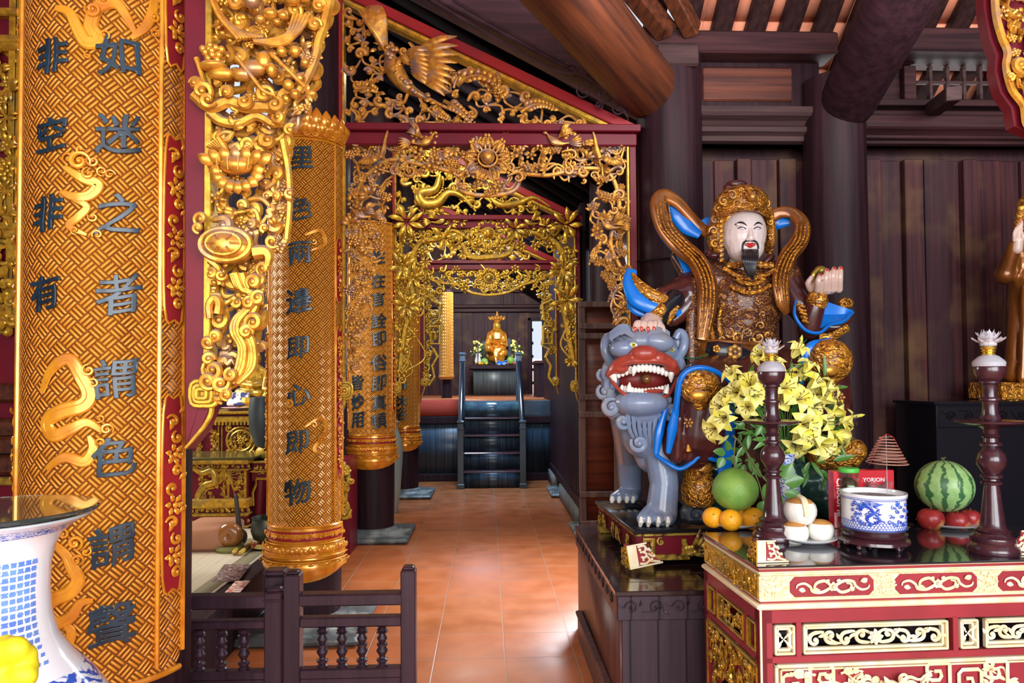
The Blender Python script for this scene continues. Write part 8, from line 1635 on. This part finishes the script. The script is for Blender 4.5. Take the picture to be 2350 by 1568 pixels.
for k, py in enumerate((880, 960, 1000, 1040)): z = W(20, py, YS2).z; m.bx(a.x, b.x-.0+.01*k, YS2-.04-.03*k, YS2+.1, z-.1, z, bev=.015)
m.build('stepped_base', MT['redwood'], t, ang=30)
# ---------------------------------------------------------------- right side: black altar with a second statue
YR = 4.25; t = thing('black_altar_cabinet', (W(2300, 1100, YR).x, YR, 0), 'black carved altar cabinet behind the watermelon and right lamp stand', 'altar'); a = W(2152, 922, YR)
m = M(); m.bx(a.x, a.x+1.6, YR+.02, YR+.45, .66, a.z-.02); m.bx(a.x-.02, a.x+1.6, YR, YR+.45, a.z-.02, a.z, bev=.004); m.bx(a.x+.01, a.x+1.6, YR+.005, YR+.03, a.z-.16, a.z-.03, bev=.004); m.build('cabinet_body', MT['black'], t, ang=30)
m = M(); [scroll(m, (a.x+.08+.11*k, a.z-.09), .03, k, YR+.004, .005, (-1)**k, 1.4, tail=(a.x+.02+.11*k, a.z-.06)) for k in range(12)]; m.build('carved_scrolls', MT['void'], t)
za3 = a.z; kr = 4.4/FPX; R3 = lambda x, y, d=0: W(x, y, 4.45+d)
t = thing('gilded_standing_statue', (R3(2360, 900).x, 4.45, za3), 'amber-gold statue with raised pale hand, cut off by the right picture edge', 'statue')
m = M(); cp = lambda a, b, ra, rb: m.cap(R3(*a), R3(*b), ra*kr, rb*kr, 14)
m.ball(R3(2368, 610), (55*kr, 40*kr, 60*kr), 18, 12); m.ball(R3(2372, 500), (30*kr, 30*kr, 36*kr), 16, 12); cp((2330, 580), (2306, 630, -.03), 20, 24); cp((2306, 630, -.03), (2330, 560, -.12), 22, 14); cp((2368, 640), (2368, 860), 50, 56); cp((2335, 660), (2325, 860, -.03), 14, 20); cp((2352, 660, -.12), (2345, 870, -.12), 8, 10); cp((2372, 660, -.14), (2370, 870, -.14), 8, 12)
bd = blob(m, 'body', MT['gbrown'], t, voxel=.01, it=3)
hand('hand', [(R3(2334, 572, -.13), R3(2336, 552, -.14), 13, 13)], [[R3(2328+5*i, 552, -.15), R3(2328+5*i, 535-3*i, -.16), R3(2333+4*i, 522-5*i, -.15)] for i in range(4)], [R3(2342, 560, -.15), R3(2347, 545, -.17), R3(2345, 534, -.17)], MT['hand'], 14, 5)
m = M(); m.ball(R3(2372, 470), (34*kr, 34*kr, 30*kr), 16, 12); m.tube(cr([R3(2345, 475, -.03), R3(2338, 520, -.02), R3(2342, 560, 0)], 5), 10*kr, 10); m.cap(R3(2370, 455), R3(2370, 430), 16*kr, 8*kr); m.build('crown', MT['rel'], t)
m = M(); a, b = R3(2300, 878, -.15), R3(2440, 918, -.15); m.bx(a.x, b.x, 4.30, 4.62, za3, a.z, bev=.01); m.build('carved_base', MT['rel'], t, ang=30)
m = M(); m.tube(cr([W(1463, 600, 4.66), W(1500, 596, 4.48), W(1546, 592, 4.48)], 5), .007, 6); tag(m.build('grey_cable', MT['void'], None), 'thin dark cable running from the red frame round the column', 'cable')
# ---------------------------------------------------------------- blue and white vase in the left foreground
YV = 1.32; kv = YV/FPX; xc = W(-8, 1300, YV).x; zv = lambda y: 1.58-(y-875)*kv
t = thing('large_porcelain_vase', (xc, YV, zv(1700)), 'large blue and white porcelain vase topped by a glass disc, lower left corner', 'vase')
pr = [(90, 2050), (105, 2040), (120, 1950), (190, 1800), (232, 1690), (236, 1640), (222, 1590), (190, 1540), (148, 1490), (118, 1440), (106, 1390), (102, 1330), (104, 1280), (112, 1240), (128, 1210), (152, 1190), (176, 1178), (186, 1172), (180, 1168), (150, 1180)]
m = M(); m.lathe([(a*kv, zv(b)) for a, b in pr], (xc, YV, 0), 64, cap=False); m.build('vase_body', MT['porc'], t)
tv = t
def vring(mm, ys, off=.0008): 
    rr = [np.interp(-y, [-b for a, b in pr[:18]], [a for a, b in pr[:18]])*kv+off for y in ys]; mm.lathe([(r, zv(y)) for r, y in zip(rr, ys)], (xc, YV, 0), 64, cap=False)
m = M(); vring(m, (1202, 1194, 1187, 1182)); m.build('rim_band', bw_mat('blue_scroll_band', 70, .30, .40), t); m = M(); vring(m, list(range(1680, 1500, -12))); m.build('painted_landscape', bw_mat('painted_blue_landscape', 9, .34, .56), t)
m = M(); rd = random.Random(6)
for j in range(15):
    y = 1262+j*15.5; r = np.interp(-y, [-b for a, b in pr[:18]], [a for a, b in pr[:18]])*kv
    for i in range(13):
        p = -.35+i*.135
        for q in range(3):
            w_2 = rd.uniform(4.6, 6.6)*kv; h_ = 1.9*kv; z = zv(y+q*3.4-4); dp = w_2/r; V = []
            for zz_ in (z-h_, z+h_):
                for pp in (p-dp, p+dp): V.append((xc+(r+.001)*math.sin(pp), YV-(r+.001)*math.cos(pp), zz_))
            m.add(ar(V), [np.array([[0, 1, 3, 2]])])
o = m.build('painted_inscription', mat('light_cobalt_glaze', (.09, .20, .62), (.16, .32, .72), rough=.15, coat=.6, sc=30), t, smooth=False); o['kind'] = 'stuff'
m = M(); m.lathe([(.001, zv(1163)), (196*kv, zv(1163)), (200*kv, zv(1160)), (200*kv, zv(1155)), (196*kv, zv(1152)), (.001, zv(1152))], (xc, YV, 0), 64, cap=False)
tag(m.build('glass_disc', mat('green_tinted_glass', (.55, .75, .68), rough=.03, trans=.95, ior=1.45), None, ang=30), 'round green-tinted glass disc lying on the mouth of the large vase', 'glass disc')
m = M(); Y2 = 1.08
for i in range(11): a = i*.57; P = W(20+34*math.cos(a)*(1+.1*(i % 3)), 1530+42*math.sin(a), Y2-.01*(i % 2)); m.ball(P, (.022, .016, .020), 14, 10)
m.ball(W(5, 1545, Y2+.02), (.045, .04, .05), 16, 12); yb = blob(m, 'yellow_ribbon_bow', mat('yellow_satin', (.80, .72, .02), (.65, .55, .01), rough=.55, sc=(30, 30, 8), sss=.1), None, voxel=.004, it=4)
tag(yb, 'crumpled bright yellow ribbon bow in front of the large vase', 'ribbon')
